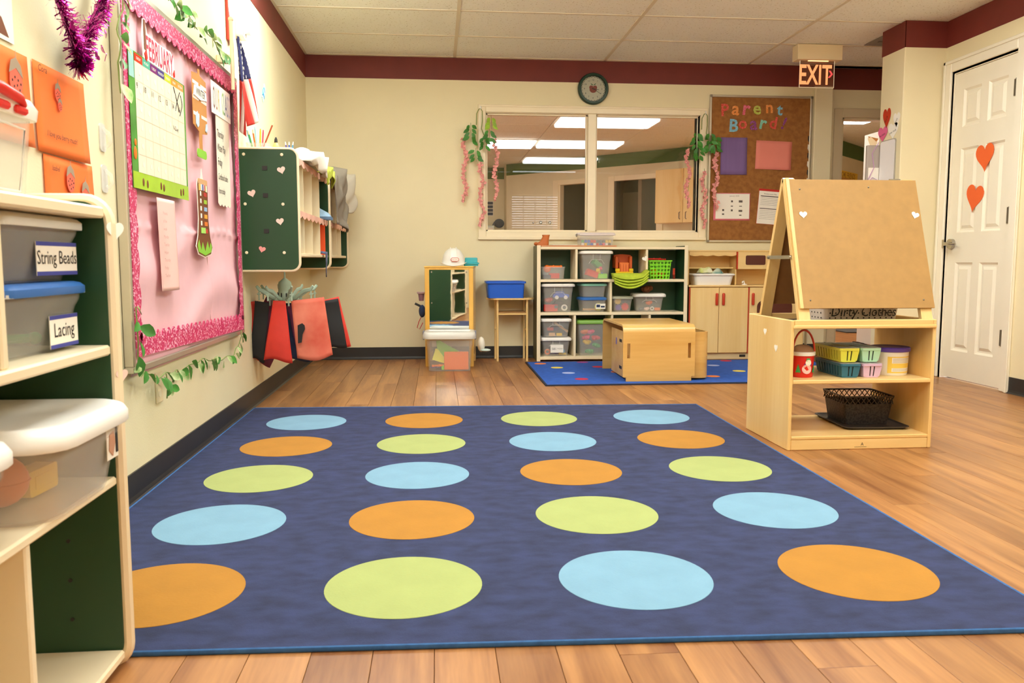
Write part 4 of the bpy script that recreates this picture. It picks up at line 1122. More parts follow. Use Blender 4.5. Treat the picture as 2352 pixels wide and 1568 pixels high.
# cloth: hangs as a narrow draped triangle; u along width, v down
def flag_pt(u, v):
    wid = 0.03 + 0.40 * v ** 0.8
    x = -0.055 + u * wid
    z = 0.47 - v * (0.47 - 0.20 * u) - 0.02 * u
    y = -0.04 - 0.022 * math.sin(u * 9 + v * 2) * (0.4 + v) - 0.015
    return (x, y, z)
canton = MB().grid(14, 14, lambda u, v: flag_pt(u, v * 0.45))
part('canton', canton, mat('flag_navy', '#35386e', 0.8), fl, True, ang=180, thick=0.001)
nst = 9
for k in range(nst):
    mb = MB().grid(3, 20, lambda u, v: flag_pt((k + u) / nst, 0.45 + 0.55 * v - 0.0 * u))
    part('stripe', mb, mat('flag_red', '#d93a2e', 0.8) if k % 2 == 0 else mat('flag_white', '#f6e6da', 0.8), fl, True, ang=180, thick=0.001)
stm = MB()
for r_ in range(8):
    for c_ in range(4):
        u, v = (c_ + 0.5 + 0.25 * (r_ % 2)) / 4.4, (r_ + 1.0) / 8.6
        px, py, pz = flag_pt(u, v * 0.45)
        s = 0.008 + 0.004 * v
        pts = [(px + s * (1 if i % 2 == 0 else 0.42) * math.sin(i * PI / 5), pz + s * (1 if i % 2 == 0 else 0.42) * math.cos(i * PI / 5)) for i in range(10)]
        stm.prism(pts, py - 0.0025, py - 0.001, 'xz')
part('star', stm, m_paper, fl)
part('fringe', MB().grid(2, 20, lambda u, v: (flag_pt(1, 0.45 + 0.55 * v)[0] + u * 0.02 * (0.5 + 0.5 * math.sin(v * 18)), flag_pt(1, 0.45 + 0.55 * v)[1], flag_pt(1, 0.45 + 0.55 * v)[2])), MATS['flag_red'], fl, True, thick=0.001)

fs = thing('fire_sign', 'red folded FIRE sign projecting from the wall above the flag', 'sign', (0.0, 4.30, 1.90), WL)
part('wall_plate', MB().box(-0.012, -0.012, 0.0, 0.006, -0.001, 0.20, 0.002), m_redw, fs)
part('blade', MB().prism([(0.006, 0.16), (0.045, 0.07), (0.075, 0.045), (0.06, 0.0), (0.03, -0.02), (0.0, 0.01)], -0.012, -0.009, 'xz'), mat('sign_red', '#c2301c', 0.5), fs)
part('lettering', MB().text('FIRE', 0.034, 0.021, 0.083, -0.0126, rot=R(-90), sx=0.8).text('HORN', 0.02, 0.034, 0.033, -0.0126, rot=R(-38), sx=0.8), m_paper, fs)
al = thing('alarm_strobe', 'white fire alarm strobe on the bright wall beside the fire sign', 'alarm', (0.0, 4.55, 2.03), WL)
part('housing', MB().prism(rrect(0.11, 0.12, 0.012, 3, 0, 0), -0.035, 0, 'xz'), m_white, al)
part('lens', MB().prism(rrect(0.045, 0.07, 0.012, 3, 0.02, 0.0), -0.06, -0.0351, 'xz'), mat('strobe_lens', '#e9e6e0', 0.15, alpha=0.8), al)
part('lettering', MB().text('FIRE', 0.026, -0.035, -0.04, -0.0356, rot=R(90)), m_redw, al)
ob = thing('candy_cutout', 'small blue wrapped candy cut-out on the wall above the cubbies', 'decoration', (0.0, 5.15, 1.81), WL)
part('wrapper', MB().prism(rot2([(-0.03, 0.02), (0.0, 0.025), (0.03, 0.02), (0.03, -0.02), (-0.03, -0.02)], 0.9), -0.006, -0.001, 'xz'), m_skyb, ob)
part('twist', MB().prism(rot2([(0.03, 0.01), (0.06, 0.022), (0.062, -0.02), (0.03, -0.01)], 0.9), -0.005, -0.001, 'xz').prism(rot2([(-0.03, 0.01), (-0.058, 0.025), (-0.058, -0.02), (-0.03, -0.01)], 0.9), -0.005, -0.001, 'xz'), mat('pale_blue', '#bfe0ee', 0.7), ob)
part('stripe', MB().prism(rot2([(-0.008, 0.024), (0.008, 0.025), (0.008, -0.02), (-0.008, -0.02)], 0.9), -0.0068, -0.0061, 'xz'), m_paper, ob)
# ------------------------------------------------------------------ wall cubbies
def cubby(x0y, length, label, dividers):
    t = thing('coat_cubby', label, 'cubby', (0.001, x0y, 0.76), WL, 'wall-hung coat cubbies')
    def panel(xa, xb, inner_only=False):
        pts = [(0, 0.0)]
        for (cx_, cz_, a0) in ((-0.265, 0.04, 270), (-0.265, 0.59, 180)):
            for k in range(7):
                a = R(a0 - 15 * k); pts.append((cx_ + 0.04 * math.cos(a), cz_ + 0.04 * math.sin(a)))
        pts.append((0, 0.63))
        p = part('side_panel', MB().prism([(y * 0.99, 0.315 + (z - 0.315) * 0.99) for y, z in pts], xa + 0.001, xb - 0.001, 'yz'), m_green, t)
        part('edge_band', MB().tube([((xa + xb) / 2, y, z) for y, z in pts], (xb - xa) / 2 - 0.001, 8), m_edge, p, True)
        return p
    p0 = panel(0, 0.02); panel(length - 0.02, length)
    L = length
    for z0, z1 in ((0.578, 0.596), (0.300, 0.318), (0.072, 0.09)):
        part('shelf_board', MB().box(0.02, -0.295, z0, L - 0.02, -0.008, z1, 0.003), m_ivory, t)
    part('back_panel', MB().box(0.02, -0.008, 0.09, L - 0.02, 0, 0.63), m_ivory, t)
    part('apron', MB().box(0.02, -0.03, 0.0, L - 0.02, -0.012, 0.072), m_green, t)
    for d in dividers:
        part('divider', MB().box(d - 0.008, -0.285, 0.318, d + 0.008, -0.008, 0.578), m_ivory, t)
        part('divider', MB().box(d - 0.008, -0.285, 0.09, d + 0.008, -0.008, 0.300), m_ivory, t)
    return t, p0
cb1, pn = cubby(4.427, 1.253, 'green-sided ivory wall cubby with white hearts on its end panel', (0.313, 0.626, 0.94))
cb2, _ = cubby(5.682, 1.105, 'second green-sided wall cubby in the far corner under a grey jacket', (0.276, 0.552, 0.83))
for X in (0.035, 0.228):
    for z in (1.36, 1.105, 0.853):
        s_ = part('screw_cap', MB().lathe([(0.008, 0), (0.008, 0.002), (0.004, 0.003)], 14).xf(Matrix.Rotation(R(-90), 4, 'Y')), m_ivory, pn, True, loc=(-0.0005, -X, z - 0.76))
for k, z in enumerate((1.29, 1.15, 0.965)):
    part('hook_tape', MB().box(-0.003, -0.013, -0.011, -0.0002, 0.013, 0.011), m_black, pn, loc=(0.0, -0.14, z - 0.76))
for (X, z, s, a, m, lab) in ((0.226, 1.278, 0.042, 0.25, m_heartp, 'pale heart near the top front of the cubby end panel'), (0.072, 1.157, 0.042, 0.3, m_heartp, 'pale heart near the wall edge of the cubby end panel'),
                             (0.212, 1.013, 0.04, 0.15, m_heartp, 'pale heart below the middle screws of the cubby end panel'), (0.115, 0.868, 0.036, -0.25, mat('pink_heart', '#f0a09a', 0.8), 'deeper pink heart low on the cubby end panel')):
    solo('paper_heart', MB().prism(rot2(heart(s), a), -0.001, 0.0, 'xz'), m, lab, 'paper heart', (X, 4.4258, z), 0, 'paper hearts stuck around the room')

# --- things on top of the cubbies
ZT = 0.76 + 0.5965
pb = thing('pencil_box', 'clear ribbed pencil box on top of the wall cubby', 'pencil box', (0.085, 4.56, ZT))
def prr(w, d, z, r=0.008): return [(x, y, z) for x, y in rrect(w, d, r, 2)]
part('body', MB().loft([prr(0.11, 0.09, 0), prr(0.115, 0.095, 0.075), prr(0.111, 0.091, 0.075), prr(0.106, 0.086, 0.003)]), m_clear2, pb)
rb = MB()
for k in range(-3, 4): rb.box(k * 0.015 - 0.001, -0.049, 0.004, k * 0.015 + 0.001, -0.0461, 0.072)
part('rib', rb, m_lidclear, pb)
pens = [((-0.035, 0.0), (-0.058, 0.0, 0.145), m_skyb, 'sky blue marker leaning in the pencil box'), ((-0.02, 0.01), (-0.03, 0.01, 0.15), m_orange, 'orange pencil standing in the pencil box'), ((-0.008, 0.0), (-0.016, 0, 0.165), mat('pale_aqua', '#aee3ef', 0.5), 'pale aqua marker standing in the pencil box'),
        ((0.006, 0.012), (0.010, 0.012, 0.155), m_yellow, 'yellow highlighter standing in the pencil box'), ((0.012, -0.01), (0.085, -0.01, 0.19), mat('brick_pencil', '#b0502c', 0.5), 'long brick red pencil leaning far out of the pencil box'), ((-0.028, -0.012), (-0.05, -0.012, 0.14), m_greenp, 'green pencil leaning behind the flag in the pencil box'),
        ((0.022, 0.014), (0.024, 0.016, 0.15), m_pinkp, 'pink pen standing in the pencil box')]
for (bx_, by_), tip, m, lab in pens:
    b0 = Vector((bx_ * 0.6, by_, 0.006)); d_ = (Vector(tip) - b0).normalized(); L_ = (Vector(tip) - b0).length
    p = thing('pencil', lab, 'pencil', (0.085, 4.56, ZT), 0, 'pens and pencils in the box on the cubby')
    part('barrel', MB().cyl(b0, b0 + d_ * (L_ - 0.02), 0.0042, 8), m, p, True)
    part('cap', MB().cyl(b0 + d_ * (L_ - 0.02), b0 + d_ * L_, 0.0046, 8, 0.003), m_cream if 'pencil' in lab.split(' in the')[0] else m, p, True)
gb = thing('glue_bottle', 'yellow glue bottle with black cap on top of the cubby', 'bottle', (0.175, 4.57, ZT))
part('body', MB().lathe([(0.018, 0), (0.019, 0.005), (0.019, 0.06), (0.010, 0.08), (0.006, 0.084)], 16), mat('glue_yellow', '#f2d37a', 0.4), gb, True)
part('cap', MB().lathe([(0.009, 0.084), (0.008, 0.10), (0.003, 0.112)], 12), m_black, gb, True)
pc = thing('pen_cup', 'small pale cup of purple and blue pens on the cubby', 'cup', (0.235, 4.62, ZT))
part('body', MB().lathe([(0.018, 0), (0.021, 0.05), (0.019, 0.05), (0.016, 0.003)], 16), mat('pale_cup', '#efe7da', 0.4), pc, True)
for k, (dx, m) in enumerate(((-0.008, m_purple), (0.0, m_bluep), (0.009, m_skyb))):
    q = thing('pen', ('purple', 'royal blue', 'light blue')[k] + ' pen in the small pale cup on the cubby', 'pen', (0.235 + dx, 4.62, ZT + 0.004), 0, 'pens in the small cup')
    part('barrel', MB().cyl((0, 0, 0), (dx * 1.2, 0, 0.075), 0.0035, 8), m, q, True)
    part('cap', MB().cyl((dx * 1.2, 0, 0.075), (dx * 1.5, 0, 0.092), 0.004, 8, 0.002), m_white, q, True)
lb_ = thing('patterned_box', 'small leopard-print box beside the pen cup on the cubby', 'box', (0.255, 4.51, ZT))
part('body', MB().box(-0.03, -0.03, 0, 0.03, 0.03, 0.035, 0.004), speckle_mat('leopard', '#c9a86a', '#4a3626', 90, 0.55, 0.6), lb_)
part('lid', MB().box(-0.032, -0.032, 0.0351, 0.032, 0.032, 0.044, 0.003), m_black, lb_)

def drape(w, d, hang, h, seed, thick=0.02):
    """cloth lying on a ledge (depth d) and hanging over its front by `hang`; local -y is the front"""
    rd = random.Random(seed); ph = [rd.uniform(0, 6.28) for _ in range(10)]
    tot = d + hang
    def wr(x, s):
        a = math.sin(x * 15 + s * 8 + ph[0] + 1.6 * math.sin(s * 11 + ph[1])) + 0.7 * math.sin(x * 29 - s * 21 + ph[2] + math.sin(x * 12 + ph[5])) + 0.45 * math.sin(x * 53 + s * 37 + ph[3])
        return 0.5 + 0.26 * a
    def fn(u, v):
        s = v * tot; x = (u - 0.5) * w
        e = math.sin(PI * min(max(u, 0.0), 1.0)) ** 0.45
        f = min(1.0, (v / 0.16)) ** 0.5
        b = max(0.03, wr(x, s)) * h
        x += 0.05 * w * math.sin(s * 13 + ph[4]) * (1 - e)
        if s < d:
            y = -s + 0.012 * math.sin(x * 31 + ph[6]); z = 0.006 + b * e * f
            y = min(y, 0.0); y = max(y, -d + 0.004)
        else:
            q = s - d; k = q / max(hang, 0.01)
            y = -d - 0.012 - b * 0.75 * e - 0.004 * math.sin(x * 40 + ph[7])
            z = 0.004 + b * e * math.exp(-q * 26) - q + 0.03 * math.sin(x * 19 + ph[8]) * k
            x *= 1 - 0.35 * k
        return (x, y, z)
    return MB().grid(56, 44, fn)
def cloth_thing(name, label, loc, w, d, hang, h, seed, m):
    return solo(name, drape(w, d, hang, h, seed), m, label, 'clothing', loc, WL, 'clothes and bags on the cubbies', True, 180, 0.004)
cloth_thing('white_sweater', 'crumpled white sweater heaped on top of the near cubby', (0.02, 4.96, ZT), 0.56, 0.30, 0.04, 0.10, 1, mat('white_knit', '#fbf5ea', 0.9))
for cbx_, L_ in ((cb1, 1.253), (cb2, 1.105)):
    for zt_ in (0.596, 0.318):
        pts_ = [(0.03, zt_), (L_ - 0.03, zt_)] + [(L_ - 0.03 - (L_ - 0.06) * k / 64, zt_ - 0.024 - 0.016 * abs(math.sin(k * PI / 8))) for k in range(65)]
        part('paper_border', MB().prism(pts_, -0.2985, -0.2955, 'xz'), mat('pink_felt', '#f1bdaa', 0.9, var=0.1, vscale=9), cbx_)
cloth_thing('lime_scarf', 'lime green fringed scarf on the near cubby top', (0.03, 5.42, ZT), 0.30, 0.30, 0.05, 0.085, 3, mat('lime_knit', '#c9d65a', 0.95, var=0.2, vscale=30))
cloth_thing('grey_jacket', 'grey jacket hanging down over the far cubby front', (0.012, 5.955, ZT), 0.46, 0.315, 0.32, 0.10, 4, m_greyf)
cloth_thing('pale_jacket', 'pale grey raincoat folded behind the grey jacket', (0.012, 6.48, ZT), 0.50, 0.305, 0.16, 0.12, 5, mat('pale_cloth', '#cfc6b4', 0.85, var=0.06, vscale=9))
bp_ = thing('cloth_bag', 'cream and navy cloth bag with strap on the far cubby top', 'bag', (0.12, 6.10, ZT + 0.10), WL)
part('body', MB().ell(0, 0, 0.035, 0.12, 0.07, 0.05, 18, 10), mat('bag_cream', '#e2d3b4', 0.9, var=0.1, vscale=14), bp_, True)
part('stripe', MB().tube([(-0.12, -0.03, 0.05), (-0.05, -0.066, 0.06), (0.03, -0.07, 0.045), (0.12, -0.04, 0.02)], 0.012, 8), m_navy, bp_, True)
part('strap', MB().tube([(-0.05, -0.02, 0.075), (-0.03, -0.02, 0.12), (0.02, -0.02, 0.12), (0.04, -0.02, 0.075)], 0.006, 8), m_greyf, bp_, True)

# --- photos, shoes and folders inside
for (y, z, w, h, m, lab) in ((4.4485, 1.19, 0.10, 0.11, mat('photo_blue', '#454a78', 0.4, col2='#c9b3b0', vscale=22), 'blue toned photo card inside the first upper cell'), (4.4485, 0.955, 0.10, 0.10, mat('photo_brown', '#6a5040', 0.4, col2='#d9b9a4', vscale=22), 'brown toned photo card inside the first lower cell'),
                             (5.0625, 1.17, 0.09, 0.10, mat('photo_green', '#7c8463', 0.4, col2='#e3d6b8', vscale=22), 'green toned photo card on an upper divider')):
    t = thing('photo_card', lab, 'photo', (0.0, y, z), 0, 'photo cards in the cubbies')
# photos sit on the divider faces that look towards the room's front
    t.location = (0.17, 4.732 if y < 5 else 5.358, z)
    part('print', MB().box(-w / 2, -0.0015, -h / 2, w / 2, 0, h / 2), m, t)
    part('border', MB().box(-w / 2 - 0.004, -0.001, -h / 2 - 0.004, w / 2 + 0.004, -0.0001, h / 2 + 0.004), m_paper, t)
t = thing('photo_card', 'orange framed photo card low in the first lower cell', 'photo', (0.20, 4.732, 0.895), 0, 'photo cards in the cubbies')
part('border', MB().box(-0.06, -0.0015, -0.035, 0.06, 0, 0.04), m_redw, t)
part('print', MB().box(-0.045, -0.0025, -0.025, 0.045, -0.0016, 0.03), MATS['photo_blue'], t)

def shoe(label, loc, rz, s, m, m2):
    t = thing('sneaker', label, 'shoe', loc, rz, 'children shoes in the cubbies')
    sole = [(-0.5, 0), (0.5, 0), (0.56, 0.08), (0.5, 0.14), (-0.5, 0.14), (-0.54, 0.07)]
    part('sole', MB().loft([[(x * s * 0.5 * 2, y * s * 0.36, z) for x, y in rrect(1.05, 1.0, 0.45, 5)] for z in (0, s * 0.10)]), m2, t, True)
    part('upper', MB().loft([[(x * s + 0.0, y * s * 0.36, s * 0.10) for x, y in rrect(1.0, 0.95, 0.42, 5)], [(x * s * 0.9 - 0.04 * s, y * s * 0.34, s * 0.25) for x, y in rrect(0.95, 0.9, 0.4, 5)], [(x * s * 0.62 - 0.15 * s, y * s * 0.3, s * 0.40) for x, y in rrect(0.8, 0.85, 0.35, 5)], [(x * s * 0.5 - 0.22 * s, y * s * 0.26, s * 0.50) for x, y in rrect(0.8, 0.8, 0.3, 5)]]), m, t, True)
    part('lace', MB().tube([(0.12 * s, -0.1 * s, 0.36 * s), (0.10 * s, 0.1 * s, 0.37 * s), (0.03 * s, -0.1 * s, 0.41 * s), (0.0, 0.1 * s, 0.43 * s)], 0.02 * s, 6), m_white, t, True)
    part('stripe', MB().box(-0.1 * s, -0.178 * s, 0.14 * s, 0.12 * s, -0.172 * s, 0.20 * s), m_yellow, t)
    return t
m_shoe = mat('shoe_blue', '#9fc0de', 0.6, var=0.15, vscale=30)
ZM = 0.76 + 0.3185
shoe('light blue sneaker pointing outward on the middle cubby shelf', (0.262, 5.47, ZM), R(-10), 0.17, m_shoe, mat('shoe_sole', '#5f7896', 0.6))
shoe('light blue sneaker lying beside its pair on the middle cubby shelf', (0.255, 5.57, ZM), R(8), 0.17, m_shoe, MATS['shoe_sole'])
shoe('dark sneaker with red trim under the grey jacket', (0.20, 6.40, ZM), R(-5), 0.17, mat('shoe_dark', '#6f655c', 0.7), m_redw)
shoe('grey sneaker on the last middle shelf of the far cubby', (0.19, 6.62, ZM), R(5), 0.17, m_greyf, m_black)
ZL = 0.76 + 0.0905
t = thing('orange_folder', 'bright orange folder standing in the last cell of the near cubby', 'folder', (0.085, 5.50, ZL), 0)
part('cover', MB().box(0, 0, 0, 0.215, 0.005, 0.195), mat('folder_orange', '#f2571f', 0.5), t)
part('cover', MB().box(0.0, 0.007, 0, 0.21, 0.012, 0.19), MATS['folder_orange'], t)
t = solo('plaid_sleeve', drape(0.07, 0.14, 0.12, 0.016, 11), mat('plaid_blue', '#5f6684', 0.9, var=0.4, vscale=60), 'blue plaid sleeve hanging over the bottom cubby shelf', 'clothing', (0.16, 5.42, ZL), WL, 'clothes and bags on the cubbies', True, 180, 0.004)
t = thing('rolled_mat', 'small blue rolled cloth at the end of the far cubby', 'cloth', (0.21, 6.63, ZL), WL)
part('roll', MB().cyl((-0.07, -0.03, 0.025), (0.07, -0.03, 0.025), 0.025, 16), m_skyb, t, True)
part('flap', MB().box(-0.07, -0.05, 0.001, 0.07, -0.03, 0.01, 0.003), m_skyb, t)
t = thing('book', 'open paper book lying in the first lower cubby cell', 'book', (0.19, 4.60, ZL), R(20))
part('page', MB().box(-0.08, -0.06, 0.0, 0.08, 0.06, 0.010, 0.002), m_paper, t)
part('cover', MB().box(-0.085, -0.065, 0.0105, 0.085, 0.065, 0.014, 0.001), mat('book_grey', '#b9a58c', 0.7), t)

# ------------------------------------------------------------------ octopus clip hanger with paintings
OC = (0.178, 4.70)
oc = thing('octopus_hanger', 'sage green octopus clip hanger under the wall cubby', 'hanger', (OC[0], OC[1], 0.76))
part('hook', MB().cyl((0, 0, -0.05), (0, 0, -0.001), 0.0045, 8), m_sage, oc, True)
bdy = part('body', MB().lathe([(0.006, -0.045), (0.012, -0.05), (0.034, -0.068), (0.038, -0.085), (0.033, -0.108), (0.034, -0.125), (0.044, -0.165), (0.042, -0.17)][::-1], 20), m_sage, oc, True)
for k in range(4):
    a = R(-60 + 40 * k)
    part('slot', MB().box(-0.003, -0.0435, -0.155, 0.003, -0.036, -0.128, 0.002).rotz(a), m_black, bdy)
for k in range(8):
    a = R(22 + 45 * k); ca, sa = math.cos(a), math.sin(a)
    f = 0.155 if ca < -0.6 else 0.18
    path = [(0.035, -0.163), (0.065, -0.158), (0.095, -0.135), (0.125, -0.115), (f * 0.9, -0.108), (f, -0.088)]
    arm = part('arm', MB().tube([(ca * r_, sa * r_, z) for r_, z in path], [0.008, 0.008, 0.008, 0.008, 0.007, 0.005], 8, flat=1.5), m_sage, oc, True)
    for rr in (0.085, f * 0.92):
        zc = -0.15 if rr < 0.1 else -0.118
        cx_, cy_ = ca * rr, sa * rr
        part('clip', MB().box(cx_ - 0.004, cy_ - 0.003, zc - 0.05, cx_ + 0.004, cy_ + 0.003, zc, 0.0015).box(cx_ - 0.010, cy_ - 0.004, zc - 0.018, cx_ + 0.010, cy_ + 0.004, zc - 0.012), m_sage, arm)
def sheet(name, label, x, y, z, rz, w, h, curl, m, taper=1.0, phase=0.0, roll=0.0):
    def fn(u, v):
        a = (u - 0.5) * curl
        ww = w * (taper + (1 - taper) * v)
        x_ = (ww / curl * math.sin(a)) if curl else (u - 0.5) * ww
        y_ = (w / curl * (1 - math.cos(a))) if curl else 0
        return (x_, y_ * (0.2 + 0.8 * v) + 0.004 * math.sin(v * 7 + phase), -v * h + 0.012 * math.sin(u * 5 + phase) * v)
    o = solo(name, MB().grid(14, 14, fn), m, label, 'painting', (x, y, z), rz, 'paintings clipped on the octopus hanger', True, 180, 0.0009)
    o.rotation_euler = (0, roll, rz)
    return o
m_pr = mat('paint_red', '#d8382a', 0.7, var=0.12, vscale=8); m_pk = mat('paint_black', '#1c1a1c', 0.7)
m_pp = mat('paint_plum', '#7d3450', 0.7, var=0.2, vscale=9); m_pv = mat('paint_violet', '#8a4a78', 0.7, var=0.2, vscale=9)
m_pwr = mat('paint_washed_red', '#d03a26', 0.7, col2='#ec8a70', vscale=5)
sheet('painting', 'curved plain red painting at the centre of the octopus hanger', OC[0] - 0.015, 4.600, 0.592, R(4), 0.165, 0.335, 1.1, m_pr, 0.42, roll=0.05)
sheet('painting', 'washed red painting with a torn hole on the octopus hanger', OC[0] + 0.135, 4.622, 0.600, R(6), 0.20, 0.335, 0.8, m_pwr, 0.92, phase=2.0, roll=-0.10)
solo('painting', MB().prism([(-0.02, 0.0), (0.005, 0.012), (0.018, 0.0), (0.02, -0.02), (0.006, -0.05), (0.0, -0.095), (-0.02, -0.10)], -0.001, 0, 'xz'), m_pk, 'black painted patch showing through the torn red painting', 'painting', (OC[0] + 0.10, 4.606, 0.455), R(4), 'paintings clipped on the octopus hanger')
sheet('painting', 'narrow red painting seen edge-on nearest the wall', OC[0] - 0.168, 4.70, 0.585, R(80), 0.10, 0.33, 0.3, m_pr)
sheet('painting', 'black and red painting hanging near the wall', OC[0] - 0.115, 4.635, 0.585, R(-14), 0.085, 0.33, 0.3, m_pk, roll=0.12)
sheet('painting', 'plum painting with pointed corners behind the red one', OC[0] - 0.05, 4.86, 0.565, R(20), 0.19, 0.36, 0.3, m_pp, roll=0.45)
sheet('painting', 'violet painting curling behind the centre red one', OC[0] + 0.055, 4.70, 0.575, R(-30), 0.14, 0.30, 0.6, m_pv, roll=-0.25)
sheet('painting', 'black painting with white edge on the outer arm', OC[0] + 0.215, 4.715, 0.585, R(14), 0.155, 0.275, 0.25, m_pk, roll=-0.16)
sheet('painting', 'red and white sheet behind the outer black painting', OC[0] + 0.215, 4.735, 0.590, R(14), 0.16, 0.285, 0.2, m_pr, roll=-0.22)
sheet('painting', 'dark navy painting deep between the red sheets', OC[0] + 0.03, 4.775, 0.57, R(5), 0.17, 0.33, 0.3, m_navy)

# ------------------------------------------------------------------ mirror unit, hat, box, bin
mu = thing('mirror_unit', 'yellow framed play mirror stand against the back wall', 'mirror', (0.934, 6.285, 0), R(-5))
m_yw = wood_mat('yellow_pine', '#f5c76a', '#e2a744', 0.42, 'z', 0.6, bump=0.0)
part('stile', MB().box(0, 0, 0, 0.034, 0.025, 0.757, 0.003), m_yw, mu)
part('stile', MB().box(0.336, 0, 0, 0.37, 0.025, 0.757, 0.003), m_yw, mu)
part('rail', MB().box(0.034, 0.0, 0.742, 0.336, 0.025, 0.757, 0.002), m_yw, mu)
part('rail', MB().box(0.034, 0.0, 0.20, 0.336, 0.025, 0.23, 0.002), m_yw, mu)
part('top', MB().box(-0.004, -0.004, 0.7575, 0.374, 0.40, 0.770, 0.003), m_yw, mu)
part('side_panel', MB().box(0.0, 0.026, 0.08, 0.014, 0.40, 0.757), m_birch, mu)
part('side_panel', MB().box(0.356, 0.026, 0.08, 0.37, 0.40, 0.757), m_birch, mu)
for x in (0.0, 0.345): part('leg', MB().box(x, 0.375, 0, x + 0.025, 0.40, 0.08), m_birch, mu)
mm = mat('play_mirror', '#eef0ee', 0.02, metal=1.0, bump=0.03, bscale=6)
mp = part('mirror', MB().box(0.034, 0.006, 0.23, 0.336, 0.012, 0.742), mm, mu)
for x in (0.052, 0.318):
    for z in (0.725, 0.49): part('mirror_screw', MB().lathe([(0.006, 0), (0.005, 0.003)], 10).xf(Matrix.Rotation(R(90), 4, 'X')), m_chrome, mp, loc=(x, 0.006, z))
hk = thing('dress_up_bag', 'navy and red dress-up bag hanging beside the mirror stand', 'bag', (0.915, 6.42, 0.42))
part('body', MB().ell(-0.005, 0, 0.0, 0.026, 0.05, 0.05, 12, 8), m_navy, hk, True)
part('strap', MB().tube([(-0.004, 0, -0.03), (-0.03, 0, -0.08), (-0.045, 0, -0.13), (-0.025, 0, -0.14), (0.0, 0, -0.09)], 0.007, 8, flat=0.4), m_red, hk, True)
part('hook_tail', MB().tube([(0.0, 0, 0.03), (-0.03, 0, 0.045), (-0.06, 0, 0.06)], 0.009, 8), m_black, hk, True)
hc = thing('plastic_cup', 'dull purple cup hanging on the side of the mirror stand', 'cup', (0.905, 6.42, 0.50))
part('rim', MB().lathe([(0.030, 0.055), (0.034, 0.06), (0.034, 0.07), (0.030, 0.07)], 14), mat('mauve', '#c9a9ad', 0.5), hc, True)
part('body', MB().lathe([(0.018, 0), (0.024, 0.055), (0.022, 0.055), (0.016, 0.003)], 14), mat('mauve2', '#8d6470', 0.5), hc, True)
cp = thing('sun_hat', 'white sun hat hanging beside the mirror stand', 'hat', (1.368, 6.38, 0.10))
part('crown', MB().ell(0, 0, 0.06, 0.03, 0.045, 0.06, 14, 10), mat('cap_white', '#f1ecdf', 0.9), cp, True)
part('brim', MB().ell(0.03, -0.01, 0.015, 0.045, 0.05, 0.012, 14, 6), mat('cap_pale', '#cfdfd8', 0.9), cp, True)
hh = thing('hard_hat', 'white toy hard hat on top of the mirror stand', 'hard hat', (1.155, 6.40, 0.770))
part('shell', MB().lathe([(0.088, 0.02), (0.086, 0.05), (0.078, 0.085), (0.06, 0.115), (0.035, 0.133), (0.0, 0.14)], 28, sy=1.12), m_white, hh, True)
part('brim', MB().loft([[(0.088 * math.cos(a) , 0.0985 * math.sin(a), 0.022) for a in [k * PI / 14 for k in range(28)]], [(0.104 * math.cos(a), (0.112 + 0.035 * max(0, -math.sin(a))) * math.sin(a), 0.004 + 0.028 * abs(math.cos(a)) ** 2) for a in [k * PI / 14 for k in range(28)]], [(0.104 * math.cos(a), (0.112 + 0.035 * max(0, -math.sin(a))) * math.sin(a), 0.0 + 0.028 * abs(math.cos(a)) ** 2) for a in [k * PI / 14 for k in range(28)]], [(0.086 * math.cos(a), 0.096 * math.sin(a), 0.016) for a in [k * PI / 14 for k in range(28)]]], False, False), m_white, hh, True)
for s in (-1, 1): part('ridge', MB().tube([(s * 0.022, -0.097 * math.cos(t_), 0.02 + 0.121 * math.sin(t_)) for t_ in [k * PI / 16 for k in range(1, 16)]], 0.005, 6), m_white, hh, True)
lgp = part('badge', MB().prism(rrect(0.062, 0.030, 0.014, 5, 0.01, 0.05), -0.112, -0.094, 'xz'), m_redw, hh)
part('badge_face', MB().prism(rrect(0.054, 0.022, 0.010, 5, 0.01, 0.05), -0.1128, -0.1121, 'xz'), m_paper, lgp)
part('lettering', MB().text('little tikes', 0.011, 0.01, 0.047, -0.1132), m_redw, lgp)
tb = thing('teal_box', 'teal lidded plastic box on the mirror stand beside the hat', 'box', (1.300, 6.545, 0.770), R(-4))
part('body', MB().loft([prr(0.11, 0.09, 0.0), prr(0.115, 0.095, 0.014)]), m_teallid, tb)
part('lid', MB().loft([prr(0.126, 0.105, 0.0145), prr(0.126, 0.105, 0.024), prr(0.10, 0.08, 0.03), prr(0.098, 0.078, 0.062), prr(0.088, 0.07, 0.066)]), m_teallid, tb, True)
tt = tote('storage_bin', 'clear toy bin with grey latches on the floor before the mirror', 'storage bin', (1.118, 6.105, 0), R(-2), 0.345, 0.245, 0.292, m_lidclear, taper=0.90, lid_h=0.045, over=0.022, r=0.03, handle=False, clips=mat('latch_grey', '#8a8a9a', 0.4))
toy('plate', m_orange, (1.165, 6.03, 0.008), 0.18, 'orange peg board plate in the floor bin before the mirror')
toy('wedge', m_limey, (1.04, 6.06, 0.05), 0.11, 'yellow-green toy ramp in the floor bin before the mirror', tilt=0.3)
toy('wedge', m_lime, (1.11, 6.13, 0.09), 0.16, 'long lime toy ramp in the floor bin before the mirror', tilt=-0.1)
toy('rod', m_orange, (1.04, 6.035, 0.03), 0.10, 'orange connector rod in the floor bin before the mirror', rz=0.3)
toy('rod', m_bluep, (1.20, 6.04, 0.0085), 0.08, 'blue connector rod in the floor bin before the mirror', rz=-0.2)
toy('chips', m_purple, (1.03, 6.12, 0.008), 0.13, 'purple connector chips in the floor bin before the mirror', 'toy')
